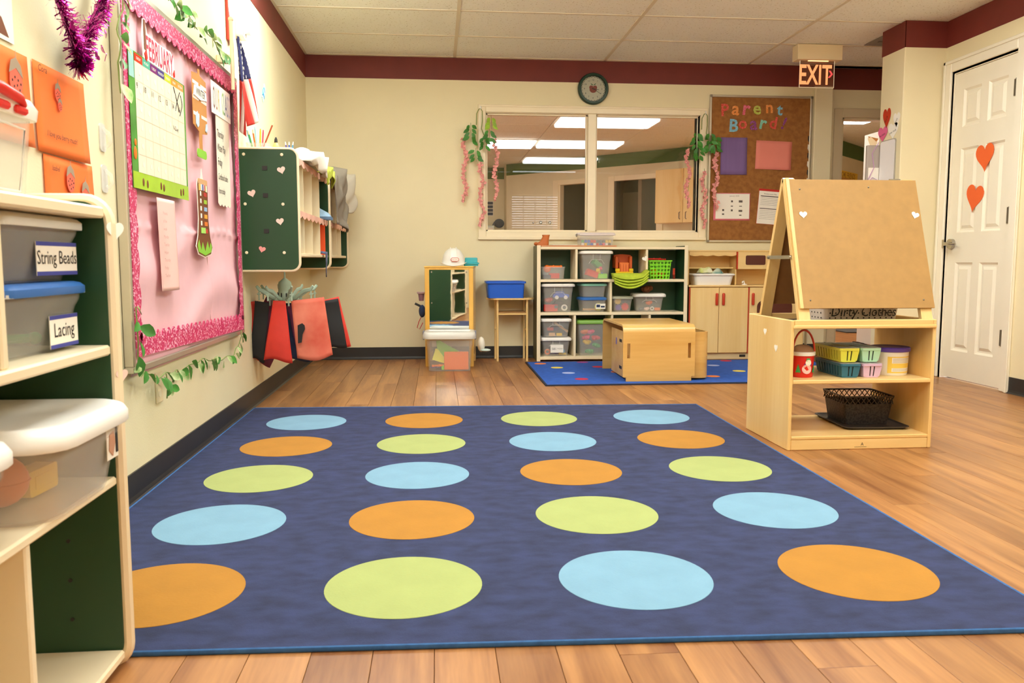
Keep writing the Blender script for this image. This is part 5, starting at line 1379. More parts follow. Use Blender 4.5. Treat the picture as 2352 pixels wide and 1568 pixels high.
toy('chips', m_yellow, (1.235, 6.05, 0.008), 0.05, 'yellow connector chips in the floor bin before the mirror', 'toy')
toy('block', m_lime, (1.09, 6.05, 0.008), 0.07, 'lime toy block in the floor bin before the mirror')

# ------------------------------------------------------------------ stool with blue tub
st = thing('stool', 'slim folding wooden stool with half-round top under the blue tub', 'stool', (1.62, 6.66, 0))
part('top', MB().prism(rrect(0.39, 0.23, 0.10, 6, 0.0, 0.0), 0.499, 0.512, 'xy'), m_birchx, st)
for x in (-0.108, 0.132):
    part('leg', MB().cyl((x, -0.075, 0), (x, -0.070, 0.499), 0.0095, 10), m_birch, st, True)
    part('leg', MB().cyl((x - 0.006, 0.10, 0), (x - 0.006, 0.085, 0.499), 0.0095, 10), m_birch, st, True)
    part('stretcher', MB().cyl((x, -0.072, 0.25), (x - 0.006, 0.094, 0.25), 0.006, 8), m_birch, st, True)
part('rail', MB().box(-0.10, -0.078, 0.375, 0.124, -0.066, 0.388, 0.002), m_birchx, st)
part('rail', MB().box(-0.10, 0.082, 0.375, 0.124, 0.094, 0.388, 0.002), m_birchx, st)
part('slat_shelf', MB().box(-0.10, -0.066, 0.39, 0.124, 0.082, 0.40), mat('dark_slat', '#9a7040', 0.6), st)
bt = thing('blue_tub', 'open royal blue plastic tub on the wooden stool', 'tub', (1.578, 6.655, 0.5125))
def br(w, d, z, r=0.02): return [(x, y, z) for x, y in rrect(w, d, r, 4)]
part('body', MB().loft([br(0.285, 0.21, 0), br(0.30, 0.225, 0.12), br(0.296, 0.221, 0.12), br(0.279, 0.204, 0.004)]), m_bluep, bt, True)
part('rim', MB().loft([br(0.30, 0.225, 0.118), br(0.322, 0.247, 0.118), br(0.322, 0.247, 0.133), br(0.314, 0.239, 0.135), br(0.296, 0.221, 0.131)], False, False), m_bluep, bt, True)
# ------------------------------------------------------------------ toy shelf under the window
TX0, TX1, TY0, TY1 = 1.825, 3.056, 6.52, 6.785
ts = thing('toy_shelf', 'ivory open toy shelf with green back under the window', 'shelf', (TX0, TY0, 0))
def tp(name, x0, y0, z0, x1, y1, z1, m, bev=0.003): return part(name, MB().box(x0 - TX0, y0 - TY0, z0, x1 - TX0, y1 - TY0, z1, bev), m, ts)
m_olive = mat('olive_side', '#5f5a3c', 0.5, var=0.05)
for x0, x1, m in ((TX0, TX0 + 0.026, m_olive), (TX1 - 0.026, TX1, m_green)):
    tp('side_panel', x0, TY0 + 0.006, 0, x1, TY1, 0.932, m, 0.004)
    tp('edge_band', x0 - 0.002, TY0 - 0.004, 0, x1 + 0.002, TY0 + 0.0058, 0.934, m_ivory, 0.003)
tp('back_panel', TX0 + 0.026, TY1 - 0.008, 0.04, TX1 - 0.026, TY1, 0.90, m_green, 0)
for z0, z1 in ((0.902, 0.922), (0.640, 0.662), (0.374, 0.397), (0.014, 0.040)):
    tp('shelf_board', TX0 + 0.026, TY0, z0, TX1 - 0.026, TY1 - 0.008, z1, m_ivory)
for x, z0, z1 in ((2.134, 0.662, 0.902), (2.710, 0.662, 0.902), (2.417, 0.397, 0.640), (2.124, 0.040, 0.374), (2.43, 0.040, 0.374), (2.74, 0.04, 0.374)):
    tp('divider', x, TY0 + 0.004, z0, x + 0.019, TY1 - 0.008, z1, m_ivory)
g_tot = 'storage bins on the toy shelf'
YC = 6.647
tote('storage_bin', 'low open clear bin of orange maracas on the toy shelf', 'storage bin', (1.962, YC, 0.6625), 0, 0.188, 0.21, 0.100, m_lidw, taper=0.92, lid=False, group=g_tot, handle=False)
tote('storage_bin', 'tall clear bin with white lid holding building bricks, next to the truck', 'storage bin', (2.310, YC, 0.6625), 0, 0.245, 0.205, 0.230, m_lidw, taper=0.86, lid_h=0.020, over=0.016, group=g_tot)
tote('storage_bin', 'tall clear bin with white lid holding toy cars, below the maracas', 'storage bin', (2.000, YC, 0.3975), 0, 0.245, 0.205, 0.230, m_lidw, taper=0.87, lid_h=0.018, over=0.016, group=g_tot)
tote('storage_bin', 'clear bin with mint lid stacked on the blue-lidded bin', 'storage bin', (2.293, YC + 0.01, 0.5175), R(4), 0.205, 0.185, 0.112, m_lidteal, taper=0.86, group=g_tot, handle=False)
tt = tote('storage_bin', 'clear bin with blue lid and printed card under the mint-lidded bin', 'storage bin', (2.290, YC, 0.3975), R(4), 0.205, 0.185, 0.118, m_lidblue, taper=0.88, group=g_tot, handle=False)
lc = label_card(tt, 0.05, -0.104, 0.046, 0.080, 0.042, None)
part('lettering', MB().box(0.015, -0.1062, 0.038, 0.045, -0.1055, 0.060).box(0.052, -0.1062, 0.036, 0.084, -0.1055, 0.050), m_navy, lc)
tote('storage_bin', 'small clear bin with grey lid of gears beside the middle divider', 'storage bin', (2.530, YC, 0.3975), 0, 0.165, 0.20, 0.126, mat('lid_greygreen', '#b9b8a4', 0.4), taper=0.84, group=g_tot, handle=False)
tote('storage_bin', 'wide clear bin with thick white lid of small figures on the middle shelf', 'storage bin', (2.762, YC, 0.3975), R(-5), 0.235, 0.175, 0.148, m_lidw, taper=0.86, lid_h=0.022, over=0.020, group=g_tot)
tote('storage_bin', 'clear bin with white lid of wooden blocks, upper of the bottom pair', 'storage bin', (1.985, YC, 0.197), 0, 0.232, 0.205, 0.150, m_lidw, taper=0.86, lid_h=0.020, over=0.012, group=g_tot)
tt = tote('storage_bin', 'clear bin with white lid and printed price card, lower of the bottom pair', 'storage bin', (1.985, YC, 0.0405), 0, 0.232, 0.205, 0.152, m_lidw, taper=0.86, lid_h=0.020, over=0.012, group=g_tot)
lc = label_card(tt, 0.005, -0.1115, 0.062, 0.105, 0.064, None)
part('lettering', MB().text('581', 0.026, -0.02, 0.052, -0.1132).text('PUZZLE', 0.012, 0.03, 0.058, -0.1132), m_ink, lc)
tote('storage_bin', 'tall clear bin with green lid of pink beads beside the plywood cube', 'storage bin', (2.285, YC, 0.0405), 0, 0.24, 0.205, 0.292, m_lidgreen, taper=0.86, lid_h=0.026, over=0.010, group=g_tot, handle=False)
# contents
toy('ball', m_orange, (1.915, 6.60, 0.715), 0.062, 'round orange maraca head in the low open bin', 'maraca')
toy('rod', m_orange, (1.965, 6.575, 0.752), 0.12, 'orange maraca handle lying across the low open bin', 'maraca')
toy('block', m_red, (1.975, 6.62, 0.668), 0.085, 'red toy instrument at the bottom of the low open bin')
toy('block', m_navy, (1.915, 6.60, 0.668), 0.06, 'navy toy block at the bottom of the low open bin')
gB = 'building bricks in the tall white-lidded bin'
toy('brick', m_greenp, (2.315, 6.615, 0.745), 0.085, 'dark green building brick near the top of the brick bin', group=gB, rz=0.5, tilt=0.6)
toy('brick', m_red, (2.275, 6.60, 0.670), 0.10, 'red building brick in the brick bin', group=gB, rz=0.2, tilt=0.3)
toy('brick', m_yellow, (2.335, 6.60, 0.69), 0.06, 'yellow building brick in the brick bin', group=gB, rz=1.2, tilt=0.7)
toy('brick', m_lime, (2.370, 6.600, 0.668), 0.075, 'lime building brick at the bottom of the brick bin', group=gB)
toy('brick', m_bluep, (2.36, 6.69, 0.672), 0.08, 'blue building brick behind the lime one in the brick bin', group=gB, rz=0.8)
toy('brick', m_pinkp, (2.35, 6.625, 0.720), 0.055, 'pink building brick resting high in the brick bin', group=gB, rz=2.0, tilt=0.4)
toy('car', m_bluep, (2.03, 6.61, 0.50), 0.13, 'blue toy pickup near the top of the car bin', m2=m_white)
toy('car', m_black, (2.02, 6.605, 0.425), 0.12, 'black toy car in the middle of the car bin', m2=m_toygrey)
toy('ring', m_paper, (2.055, 6.58, 0.405), 0.055, 'white toy wheel near the front of the car bin')
toy('block', m_red, (1.945, 6.60, 0.403), 0.11, 'red toy block at the bottom of the car bin')
toy('bunch', m_redw, (1.93, 6.62, 0.47), 0.09, 'red-brown toy cluster at the side of the car bin')
toy('ring', m_limey, (2.34, 6.60, 0.405), 0.065, 'yellow-green ring in the blue-lidded bin')
toy('rod', m_brown2, (2.27, 6.61, 0.405), 0.10, 'tan rod in the blue-lidded bin')
toy('gear', m_yellow, (2.500, 6.60, 0.455), 0.058, 'yellow gear in the small gear bin')
toy('gear', m_red, (2.560, 6.60, 0.404), 0.066, 'red gear in the small gear bin')
toy('gear', m_purple, (2.505, 6.60, 0.404), 0.052, 'purple gear in the small gear bin')
toy('bunch', m_orange, (2.76, 6.60, 0.45), 0.07, 'orange toy figure cluster in the wide bin')
toy('bunch', m_heartp, (2.74, 6.60, 0.404), 0.06, 'pale pink toy figure cluster in the wide bin')
toy('ring', m_white, (2.785, 6.59, 0.404), 0.035, 'white toy ring in the wide bin')
toy('bunch', m_toygrey, (2.70, 6.61, 0.404), 0.06, 'grey toy animal cluster in the wide bin')
toy('block', m_orange, (2.835, 6.62, 0.404), 0.045, 'orange toy block in the wide bin')
wb_ = mat('wood_block', '#dfb27c', 0.6)
toy('block', wb_, (1.955, 6.585, 0.203), 0.05, 'pale wooden block at the front of the wooden block bin')
toy('block', m_yellow, (2.015, 6.585, 0.203), 0.045, 'yellow wooden block in the wooden block bin')
toy('rod', wb_, (2.03, 6.62, 0.225), 0.12, 'wooden rod leaning in the wooden block bin', tilt=0.6, rz=0.2)
toy('block', m_redw, (1.945, 6.61, 0.245), 0.05, 'red wooden block high in the wooden block bin')
toy('block', m_navy, (1.985, 6.62, 0.245), 0.055, 'navy wooden block high in the wooden block bin')
toy('wedge', m_yellow, (2.045, 6.60, 0.047), 0.06, 'yellow puzzle piece in the price card bin')
toy('ring', m_orange, (1.92, 6.59, 0.047), 0.05, 'orange ring in the price card bin')
toy('gear', m_skyb, (2.045, 6.575, 0.06), 0.035, 'sky blue gear in the price card bin')
toy('chips', m_purple, (1.985, 6.62, 0.047), 0.10, 'purple chips at the bottom of the price card bin')
for k, (dx, dz, m, nm) in enumerate(((0.0, 0.17, m_pinkp, 'pink'), (-0.03, 0.125, m_pinkp, 'pink'), (0.045, 0.12, m_red, 'red'), (-0.02, 0.085, m_yellow, 'yellow'), (0.05, 0.06, m_greenp, 'green'), (0.0, 0.008, m_greenp, 'green'), (-0.05, 0.17, m_orange, 'orange'))):
    toy('bunch', m, (2.275 + dx, 6.605 + 0.02 * (k % 2), 0.0405 + dz), 0.085, '%s bead cluster in the tall green-lidded bin' % nm, 'beads', 'bead clusters in the green-lidded bin', rz=k)
# --- truck, towel, basket
tk = thing('toy_dump_truck', 'orange and yellow toy dump truck facing out of the toy shelf', 'toy truck', (2.555, 6.665, 0.6625))
part('bed', MB().prism([(-0.068, 0.09), (0.068, 0.09), (0.072, 0.19), (0.06, 0.197), (0.0, 0.203), (-0.06, 0.197), (-0.072, 0.19), (-0.052, 0.19), (-0.05, 0.13), (-0.068, 0.13)][:7] , 0.02, 0.09, 'xz'), mat('truck_orange', '#c9561a', 0.45), tk)
for s in (-1, 1): part('bed_side', MB().box(s * 0.058 - 0.012, -0.03, 0.085, s * 0.058 + 0.012, 0.02, 0.185, 0.004), MATS['truck_orange'], tk)
part('cab', MB().box(-0.040, -0.055, 0.055, 0.040, 0.02, 0.135, 0.006), mat('truck_orange2', '#e77a3a', 0.4), tk)
part('grille', MB().box(-0.035, -0.058, 0.06, -0.03, -0.0551, 0.12).box(-0.012, -0.058, 0.06, -0.008, -0.0551, 0.12).box(0.010, -0.058, 0.06, 0.014, -0.0551, 0.12).box(0.03, -0.058, 0.06, 0.035, -0.0551, 0.12), MATS['truck_orange'], tk)
part('bumper', MB().box(-0.072, -0.068, 0.040, 0.072, -0.045, 0.060, 0.004), m_yellow, tk)
for s in (-1, 1): part('fender', MB().box(s * 0.056 - 0.018, -0.062, 0.060, s * 0.056 + 0.018, -0.03, 0.085, 0.005), m_yellow, tk)
for s in (-1, 1):
    for y in (-0.02, 0.06):
        part('wheel', MB().cyl((s * 0.048, y, 0.026), (s * 0.072, y, 0.026), 0.026, 16), m_black, tk, True)
tw = thing('green_towel', 'folded lime green towel drooping from the toy shelf edge', 'towel', (2.578, 6.52, 0.662))
m_tow = mat('towel_lime', '#bdd13c', 0.95, var=0.12, vscale=25, bump=0.4)
def fold(k):
    def fn(u, v):
        x = (u - 0.5) * (0.285 - 0.006 * k)
        sag = 0.075 * (math.cos((u - 0.45) * 2.4)) ** 1.0
        y = 0.05 - v * 0.125
        out = max(0.0, -y - 0.008) / 0.067
        z = 0.044 - 0.0125 * k - sag * min(1.0, out * 1.3) * (0.55 + 0.16 * k)
        if u > 0.85: z += 0.02 * (u - 0.85) / 0.15 * (4 - k) * 0.4
        return (x, y, z)
    return fn
for k in range(4):
    part('fold', MB().grid(18, 6, fold(k)), m_tow, tw, True, ang=180, thick=0.011)
part('print', MB().lathe([(0.018, 0), (0.018, 0.0006)], 16, sy=0.6), mat('towel_print', '#7f8c3a', 0.9), tw, loc=(0.03, 0.025, 0.033))
bk = thing('green_basket', 'lime green basket with round holes on the toy shelf', 'basket', (2.836, 6.628, 0.6625))
def bask_side(w0, w1, h, n, rows, ry, mirror):
    return None
gb2 = MB()
W0, W1, HH, DD = 0.155, 0.182, 0.150, 0.16
# front and back walls: strips around a grid of octagonal holes
def holed(width0, width1, h, nx, nz, hole, place):
    """wall panel in local (u,z) with octagonal holes; place(u,z,d) -> xyz"""
    mb = MB(); cw_ = 1.0 / nx; chh = h / nz
    for i in range(nx):
        for j in range(nz):
            def P(a, b, d):
                z = b; w = width0 + (width1 - width0) * z / h
                return place((a - 0.5) * w, z, d)
            ca, cbz = (i + 0.5) * cw_, (j + 0.5) * chh
            sq = [(i * cw_, j * chh), ((i + 0.5) * cw_, j * chh), ((i + 1) * cw_, j * chh), ((i + 1) * cw_, (j + 0.5) * chh), ((i + 1) * cw_, (j + 1) * chh), ((i + 0.5) * cw_, (j + 1) * chh), (i * cw_, (j + 1) * chh), (i * cw_, (j + 0.5) * chh)]
            an_ = [R(225 + 45 * k) for k in range(8)]
            oc_ = [(ca + hole * cw_ * math.cos(a), cbz + hole * chh * math.sin(a)) for a in an_]
            for d in (0.0,):
                vs = [P(a, b, 0) for a, b in sq] + [P(a, b, 0) for a, b in oc_] + [P(a, b, 0.003) for a, b in sq] + [P(a, b, 0.003) for a, b in oc_]
                fs = []
                for k in range(8):
                    k2 = (k + 1) % 8
                    fs += [(k, k2, 8 + k2, 8 + k), (16 + k2, 16 + k, 24 + k, 24 + k2), (8 + k, 8 + k2, 24 + k2, 24 + k)]
                mb.raw(vs, fs)
    return mb
def basket(t, w0, w1, d0, d1, h, nx, ny, nz, hole, m):
    for s in (-1, 1):
        part('side_wall', holed(w0, w1, h, nx, nz, hole, lambda u, z, d, s=s: (u, s * ((d0 + (d1 - d0) * z / h) / 2 - d), z)), m, t)
        part('end_wall', holed(d0, d1, h, ny, nz, hole, lambda u, z, d, s=s: (s * ((w0 + (w1 - w0) * z / h) / 2 - d), u, z)), m, t)
    part('base', MB().box(-w0 / 2, -d0 / 2, 0, w0 / 2, d0 / 2, 0.004), m, t)
    def rg(a, b, z): return [(x, y, z) for x, y in rrect(a, b, 0.008, 3)]
    part('rim', MB().loft([rg(w1, d1, h - 0.002), rg(w1 + 0.016, d1 + 0.016, h - 0.002), rg(w1 + 0.016, d1 + 0.016, h + 0.007), rg(w1, d1, h + 0.007), rg(w1 - 0.004, d1 - 0.004, h - 0.002)], False, False), m, t)
basket(bk, 0.155, 0.178, 0.15, 0.17, 0.145, 6, 5, 5, 0.36, m_lime)
toy('rod', m_red, (2.80, 6.61, 0.815), 0.10, 'red toy rod on top of the lime basket')
toy('rod', m_red, (2.865, 6.60, 0.815), 0.07, 'short red toy rod on top of the lime basket', rz=0.5)
toy('ball', m_yellow, (2.805, 6.625, 0.670), 0.075, 'yellow ball inside the lime basket', 'toy ball')
toy('ball', m_orange, (2.87, 6.63, 0.668), 0.06, 'orange ball inside the lime basket', 'toy ball')
toy('wedge', m_redw, (2.975, 6.63, 0.6625), 0.075, 'red plastic wedge leaning beside the lime basket', rz=R(70), tilt=0.5)
toy('bunch', m_brownp, (2.755, 6.66, 0.5475), 0.125, 'brown fuzzy toy heap on the wide white lid', 'plush toy')
solo('paper_heart', MB().prism(rot2(heart(0.045), 0.4), -0.001, 0, 'xz'), m_heartw, 'white paper heart on the upper divider beside the truck', 'paper heart', (2.702, 6.522, 0.825), 0, 'paper hearts stuck around the room')
# --- things on top
bo = thing('toy_boot', 'rust brown toy cowboy boot on the end of the toy shelf', 'toy boot', (1.885, 6.63, 0.9225), R(180))
m_boot = mat('boot_brown', '#c66a2c', 0.55, var=0.1)
part('foot', MB().loft([[(x, y, 0.0) for x, y in rrect(0.10, 0.05, 0.024, 4, 0.005, 0)], [(x, y, 0.022) for x, y in rrect(0.105, 0.052, 0.025, 4, 0.005, 0)], [(x, y, 0.04) for x, y in rrect(0.07, 0.046, 0.022, 4, -0.012, 0)], [(x, y, 0.075) for x, y in rrect(0.055, 0.044, 0.02, 4, -0.024, 0)], [(x, y, 0.09) for x, y in rrect(0.064, 0.046, 0.02, 4, -0.024, 0)]]), m_boot, bo, True)
part('seam', MB().tube([(0.055, 0, 0.02), (0.02, -0.024, 0.03), (-0.005, -0.024, 0.05), (-0.02, -0.024, 0.08)], 0.004, 6), mat('boot_light', '#d98a4a', 0.6), bo, True)
part('toe_cap', MB().ell(0.055, 0, 0.018, 0.02, 0.022, 0.015, 10, 6), m_boot, bo, True)
tr_ = thing('wooden_tray', 'pinkish wooden tray along the top front of the toy shelf', 'tray', (1.86, 6.53, 0.9225))
part('base', MB().box(0, 0.004, 0, 0.61, 0.20, 0.006), mat('tray_wood', '#c98b62', 0.5, var=0.1), tr_)
part('lip', MB().box(0, 0, 0, 0.61, 0.004, 0.012, 0.001), MATS['tray_wood'], tr_)
bo.location.z = 0.929
pp = thing('paper_stack', 'thin stack of white paper on the tray between boot and cubes', 'paper', (2.045, 6.56, 0.929), R(2))
part('sheet', MB().box(-0.10, -0.02, 0, 0.10, 0.14, 0.006, 0.001), m_paper, pp)
part('sheet', MB().box(-0.095, -0.024, 0.0062, 0.104, 0.136, 0.010, 0.001), m_paper, pp)
cbx = thing('cube_box', 'clear plastic box of coloured linking cubes on the toy shelf top', 'box', (2.315, 6.64, 0.929))
def cr(w, d, z): return [(x, y, z) for x, y in rrect(w, d, 0.012, 3)]
part('body', MB().loft([cr(0.265, 0.15, 0), cr(0.28, 0.165, 0.085), cr(0.276, 0.161, 0.085), cr(0.261, 0.146, 0.003)]), m_clear, cbx)
part('lid', MB().loft([cr(0.282, 0.167, 0.0855), cr(0.30, 0.185, 0.0855), cr(0.30, 0.185, 0.098), cr(0.28, 0.165, 0.108)]), mat('lid_lilac', '#efe3e6', 0.3, alpha=0.6), cbx)
part('latch', MB().box(-0.157, -0.02, 0.075, -0.150, 0.02, 0.10, 0.002), m_steel, cbx)
rd = random.Random(12)
cnm = (('purple', m_purple), ('yellow', m_yellow), ('blue', m_bluep), ('red', m_red), ('dark grey', m_toygrey), ('pink', m_pinkp), ('white', m_white), ('green', m_greenp), ('sky blue', m_skyb), ('black', m_black))
order = [6, 1, 8, 2, 6, 3, 0, 5, 6, 9, 7, 2, 2, 3, 3, 4, 4, 4, 1, 1]
for k in range(20):
    row = k // 10; nm, m = cnm[order[k]]
    toy('cube', m, (2.315 - 0.112 + (k % 10) * 0.0245, 6.585 + 0.004 * (k % 3), 0.9325 + row * 0.024), 0.0195, '%s linking cube in the clear box on the toy shelf, %s row' % (nm, ('bottom', 'upper')[row]), 'cube', 'linking cubes in the clear box', rz=rd.uniform(-0.1, 0.1))

# ------------------------------------------------------------------ play kitchen
KX0, KX1, KY0 = 3.078, 4.06, 6.53
kt = thing('play_kitchen', 'birch play kitchen cabinet with red trim below the parent board', 'play kitchen', (KX0, KY0, 0))
def kp(name, x0, y0, z0, x1, y1, z1, m, bev=0.002, par=None): return part(name, MB().box(x0 - KX0, y0 - KY0, z0, x1 - KX0, y1 - KY0, z1, bev), m, par or kt)
kp('body', KX0 + 0.006, KY0 + 0.016, 0.05, KX1, 6.79, 0.598, m_birch, 0)
kp('kick_board', KX0 + 0.02, KY0 + 0.024, 0.0, KX1 - 0.01, KY0 + 0.04, 0.0499, mat('kick_pale', '#d9c39a', 0.5))
kb = kp('logo', 3.52, KY0 + 0.020, 0.018, 3.57, KY0 + 0.0239, 0.036, m_ink, 0)
kp('worktop', KX0 - 0.008, KY0 - 0.008, 0.5985, KX1 + 0.01, 6.79, 0.6125, m_birchx)
for x in (KX0 + 0.0, 3.576): kp('red_edge', x, KY0 + 0.002, 0.05, x + 0.007, KY0 + 0.0159, 0.596, m_redw, 0)
doors = ((3.088, 3.326, 3.306), (3.330, 3.574, 3.362), (3.586, 4.05, 3.612))
for i, (a, b, hx) in enumerate(doors):
    dr = kp('cabinet_door', a, KY0, 0.056, b, KY0 + 0.0155, 0.592, m_birch)
    part('handle', MB().box(hx - 0.011 - KX0, -0.022, 0.448, hx + 0.011 - KX0, -0.001, 0.548, 0.008, 3), m_redw, dr, True)
    if i == 2:
        part('oven_window', MB().prism(rrect(0.30, 0.20, 0.05, 5, 3.80 - KX0, 0.385), -0.003, -0.0005, 'xz'), m_maroon, dr)
kp('back_panel', KX0, 6.775, 0.613, KX1, 6.79, 0.885, m_birchx, 0)
kp('hutch_side', KX0, 6.60, 0.613, KX0 + 0.015, 6.775, 0.885, m_birch)
kp('hutch_top', KX0, 6.59, 0.8851, KX1, 6.79, 0.897, m_birchx)
kp('hutch_shelf', KX0 + 0.015, 6.66, 0.745, 3.49, 6.775, 0.757, m_birchx)
sc_ = [(3.093 - KX0, 0.885), (3.49 - KX0, 0.885)] + [(3.49 - KX0 - 0.397 * k / 30, 0.858 - 0.010 * abs(math.sin(PI * k / 7.5))) for k in range(31)]
part('valance', MB().prism(sc_, 0.066, 0.078, 'xz'), m_birchx, kt)
mw = thing('toy_microwave', 'birch toy microwave with maroon window on the play kitchen hutch', 'play kitchen', (3.49, 6.60, 0.745))
mw_ = kp('microwave_box', 3.496, 6.575, 0.742, 3.80, 6.774, 0.884, m_birchx)
kp('red_edge', 3.4885, 6.572, 0.742, 3.4955, 6.60, 0.884, m_redw, 0, mw_)
part('microwave_window', MB().prism(rrect(0.168, 0.078, 0.012, 4, 3.645 - KX0, 0.816), 0.042, 0.0445, 'xz'), m_maroon, mw_)
part('microwave_knob', MB().cyl((3.775 - KX0, 0.032, 0.82), (3.775 - KX0, 0.0445, 0.82), 0.012, 14), m_redw, mw_, True)
bpy.data.objects.remove(mw)
kp('hutch_post', 3.482, 6.60, 0.613, 3.4955, 6.775, 0.742, m_birch)
wt = thing('white_basin', 'white plastic basin full of patterned cloth on the play kitchen', 'basin', (3.290, 6.638, 0.6125), 0)
def wr_(w, d, z, r=0.04, dy=0): return [(x, y + dy, z) for x, y in rrect(w, d, r, 5)]
part('body', MB().loft([wr_(0.30, 0.18, 0), wr_(0.335, 0.205, 0.085), wr_(0.33, 0.20, 0.085), wr_(0.29, 0.17, 0.006)]), m_white, wt, True)
part('rim', MB().loft([wr_(0.335, 0.205, 0.083), wr_(0.356, 0.226, 0.080), wr_(0.356, 0.226, 0.088), wr_(0.34, 0.21, 0.094), wr_(0.328, 0.198, 0.088)], False, False), m_white, wt, True)
def heap(w, d, h, seed):
    rd_ = random.Random(seed); ph = [rd_.uniform(0, 6.28) for _ in range(6)]
    def fn(u, v):
        x, y = (u - 0.5) * w, (v - 0.5) * d
        r_ = max(0.0, 1 - (2 * (u - 0.5)) ** 4) * max(0.0, 1 - (2 * (v - 0.5)) ** 4)
        f_ = 0.55 + 0.25 * math.sin(x * 26 + ph[0] + 1.5 * math.sin(y * 30 + ph[1])) + 0.18 * math.sin(x * 47 - y * 35 + ph[2]) + 0.12 * math.sin(y * 61 + x * 20 + ph[3])
        return (x, y, max(0.0, h * f_ * r_))
    return MB().grid(44, 30, fn)
solo('patterned_cloth', heap(0.295, 0.165, 0.088, 21), mat('cloth_pattern', '#e9e4cc', 0.9, col2='#2f8c86', vscale=11, detail=1.0), 'white and teal patterned cloth crumpled in the white basin', 'cloth', (3.290, 6.638, 0.660), 0, None, True, 180, 0.003)
solo('green_cloth', heap(0.11, 0.09, 0.05, 25), mat('cloth_lime', '#c6cf5a', 0.9, col2='#f0ecd8', vscale=14), 'lime striped cloth bunched on top of the basin cloth', 'cloth', (3.235, 6.62, 0.712), 0.3, None, True, 180, 0.003)
tc_ = thing('toy_faucet', 'small white toy tap on the play kitchen worktop', 'toy', (3.565, 6.60, 0.6125))
part('base', MB().lathe([(0.022, 0), (0.022, 0.006), (0.01, 0.01)], 14), m_white, tc_, True)
part('spout', MB().tube([(0, 0, 0.008), (-0.006, 0, 0.03), (-0.02, -0.01, 0.026), (-0.022, -0.012, 0.014)], 0.006, 8), m_white, tc_, True)

# ------------------------------------------------------------------ bent plywood table with a chair tucked inside
pt = thing('plywood_table', 'bent plywood play table with hand slots on the blue rug', 'play table', (2.255, 5.32, 0.009))
T = 0.013; WT, DT, HT = 0.49, 0.68, 0.378; rr_ = 0.05
def u_prof(off):
    pts = [(off, 0.0)]
    r2_ = rr_ - off
    for k in range(7):
        a = R(180 - 15 * k); pts.append((rr_ + r2_ * math.cos(a), HT - rr_ + r2_ * math.sin(a)))
    for k in range(7):
        a = R(90 - 15 * k); pts.append((DT - rr_ + r2_ * math.cos(a), HT - rr_ + r2_ * math.sin(a)))
    pts.append((DT - off, 0.0)); return pts
o_, i_ = u_prof(0), u_prof(T)
# top and back as one bent sheet, front sheet split around its two hand slots
back = o_[7:] + i_[7:][::-1]
part('bent_sheet', MB().prism([(y, z) for y, z in o_[1:] + i_[1:][::-1]], 0, WT, 'yz'), m_bent, pt, True)
zf = HT - rr_
fm = MB(); sl = [(0.028, 0.048), (0.442, 0.462)]; zs0, zs1 = 0.155, 0.255
for (a, b, c, d) in ((0, 0.03, 0.028, zf), (0.048, 0.03, 0.442, zf), (0.462, 0.03, WT, zf), (0.028, 0.03, 0.048, zs0), (0.442, 0.03, 0.462, zs0), (0.028, zs1, 0.048, zf), (0.442, zs1, 0.462, zf), (0.022, 0.0, WT - 0.022, 0.03)):
    fm.box(a, 0, b, c, T, d)
part('front_sheet', fm, m_bent, pt)
pc_ = thing('plywood_chair', 'curved plywood cube chair tucked inside the play table', 'play chair', (2.285, 5.36, 0.009))
TH = 0.012
def plan(off):
    p = [(off, 0.46)]
    for k in range(7):
        a = R(180 + 15 * k); p.append((0.06 + (0.06 - off) * math.cos(a), 0.06 + (0.06 - off) * math.sin(a)))
    for k in range(7):
        a = R(270 + 15 * k); p.append((0.56 + (0.06 - off) * math.cos(a), 0.12 + 0.0 + (0.06 - off) * math.sin(a)) if False else (0.515 + (0.06 - off) * math.cos(a), 0.06 + (0.06 - off) * math.sin(a)))
    p.append((0.575 - off, 0.46)); return p
part('bent_side', MB().prism(plan(0) + plan(TH)[::-1], 0.012, 0.325, 'xy'), m_bent, pc_, True)
part('seat', MB().box(TH, TH + 0.002, 0.16, 0.575 - TH, 0.44, 0.172), m_bent, pc_)
for z in (0.245, 0.06): part('hand_slot', MB().box(-0.0015, 0.13, z, 0.0, 0.20, z + 0.02), m_black, pc_)
solo('sticker', MB().prism(rrect(0.03, 0.05, 0.01, 3), -0.0006, 0.0, 'xz'), mat('sticker_violet', '#6a67b5', 0.6), 'violet sticker on the side of the plywood chair', 'sticker', (2.2846, 5.66, 0.25), R(-90))
# ------------------------------------------------------------------ easel stand
EX0, EX1, EY0, EY1 = 2.516, 3.163, 3.325, 3.80
ea = thing('easel_stand', 'birch double easel with storage shelves beside the dotted rug', 'easel', (EX0, EY0, 0))
def ep_(name, x0, y0, z0, x1, y1, z1, m, bev=0.003, par=None): return part(name, MB().box(x0 - EX0, y0 - EY0, z0, x1 - EX0, y1 - EY0, z1, bev), m, par or ea)
ZS = 0.560
ep_('side_panel', EX0, EY0, 0, EX0 + 0.015, EY1, ZS, m_birch)
ep_('side_panel', EX1 - 0.015, EY0, 0, EX1, EY1, ZS, m_birch)
for y0, y1 in ((EY0 - 0.002, EY0 + 0.014), (EY1 - 0.014, EY1 + 0.002)):
    ep_('top_rail', EX0 + 0.0151, y0, 0.526, EX1 - 0.0151, y1, 0.561, m_birchx)
ep_('tray_lip', EX0 + 0.008, EY0 - 0.010, 0.524, EX1 - 0.004, EY0 - 0.0021, 0.5385, m_birchx)
ep_('tray', EX0 + 0.015, EY0 + 0.014, 0.526, EX1 - 0.015, EY1 - 0.014, 0.534, mat('tray_dark', '#5b5048', 0.6))
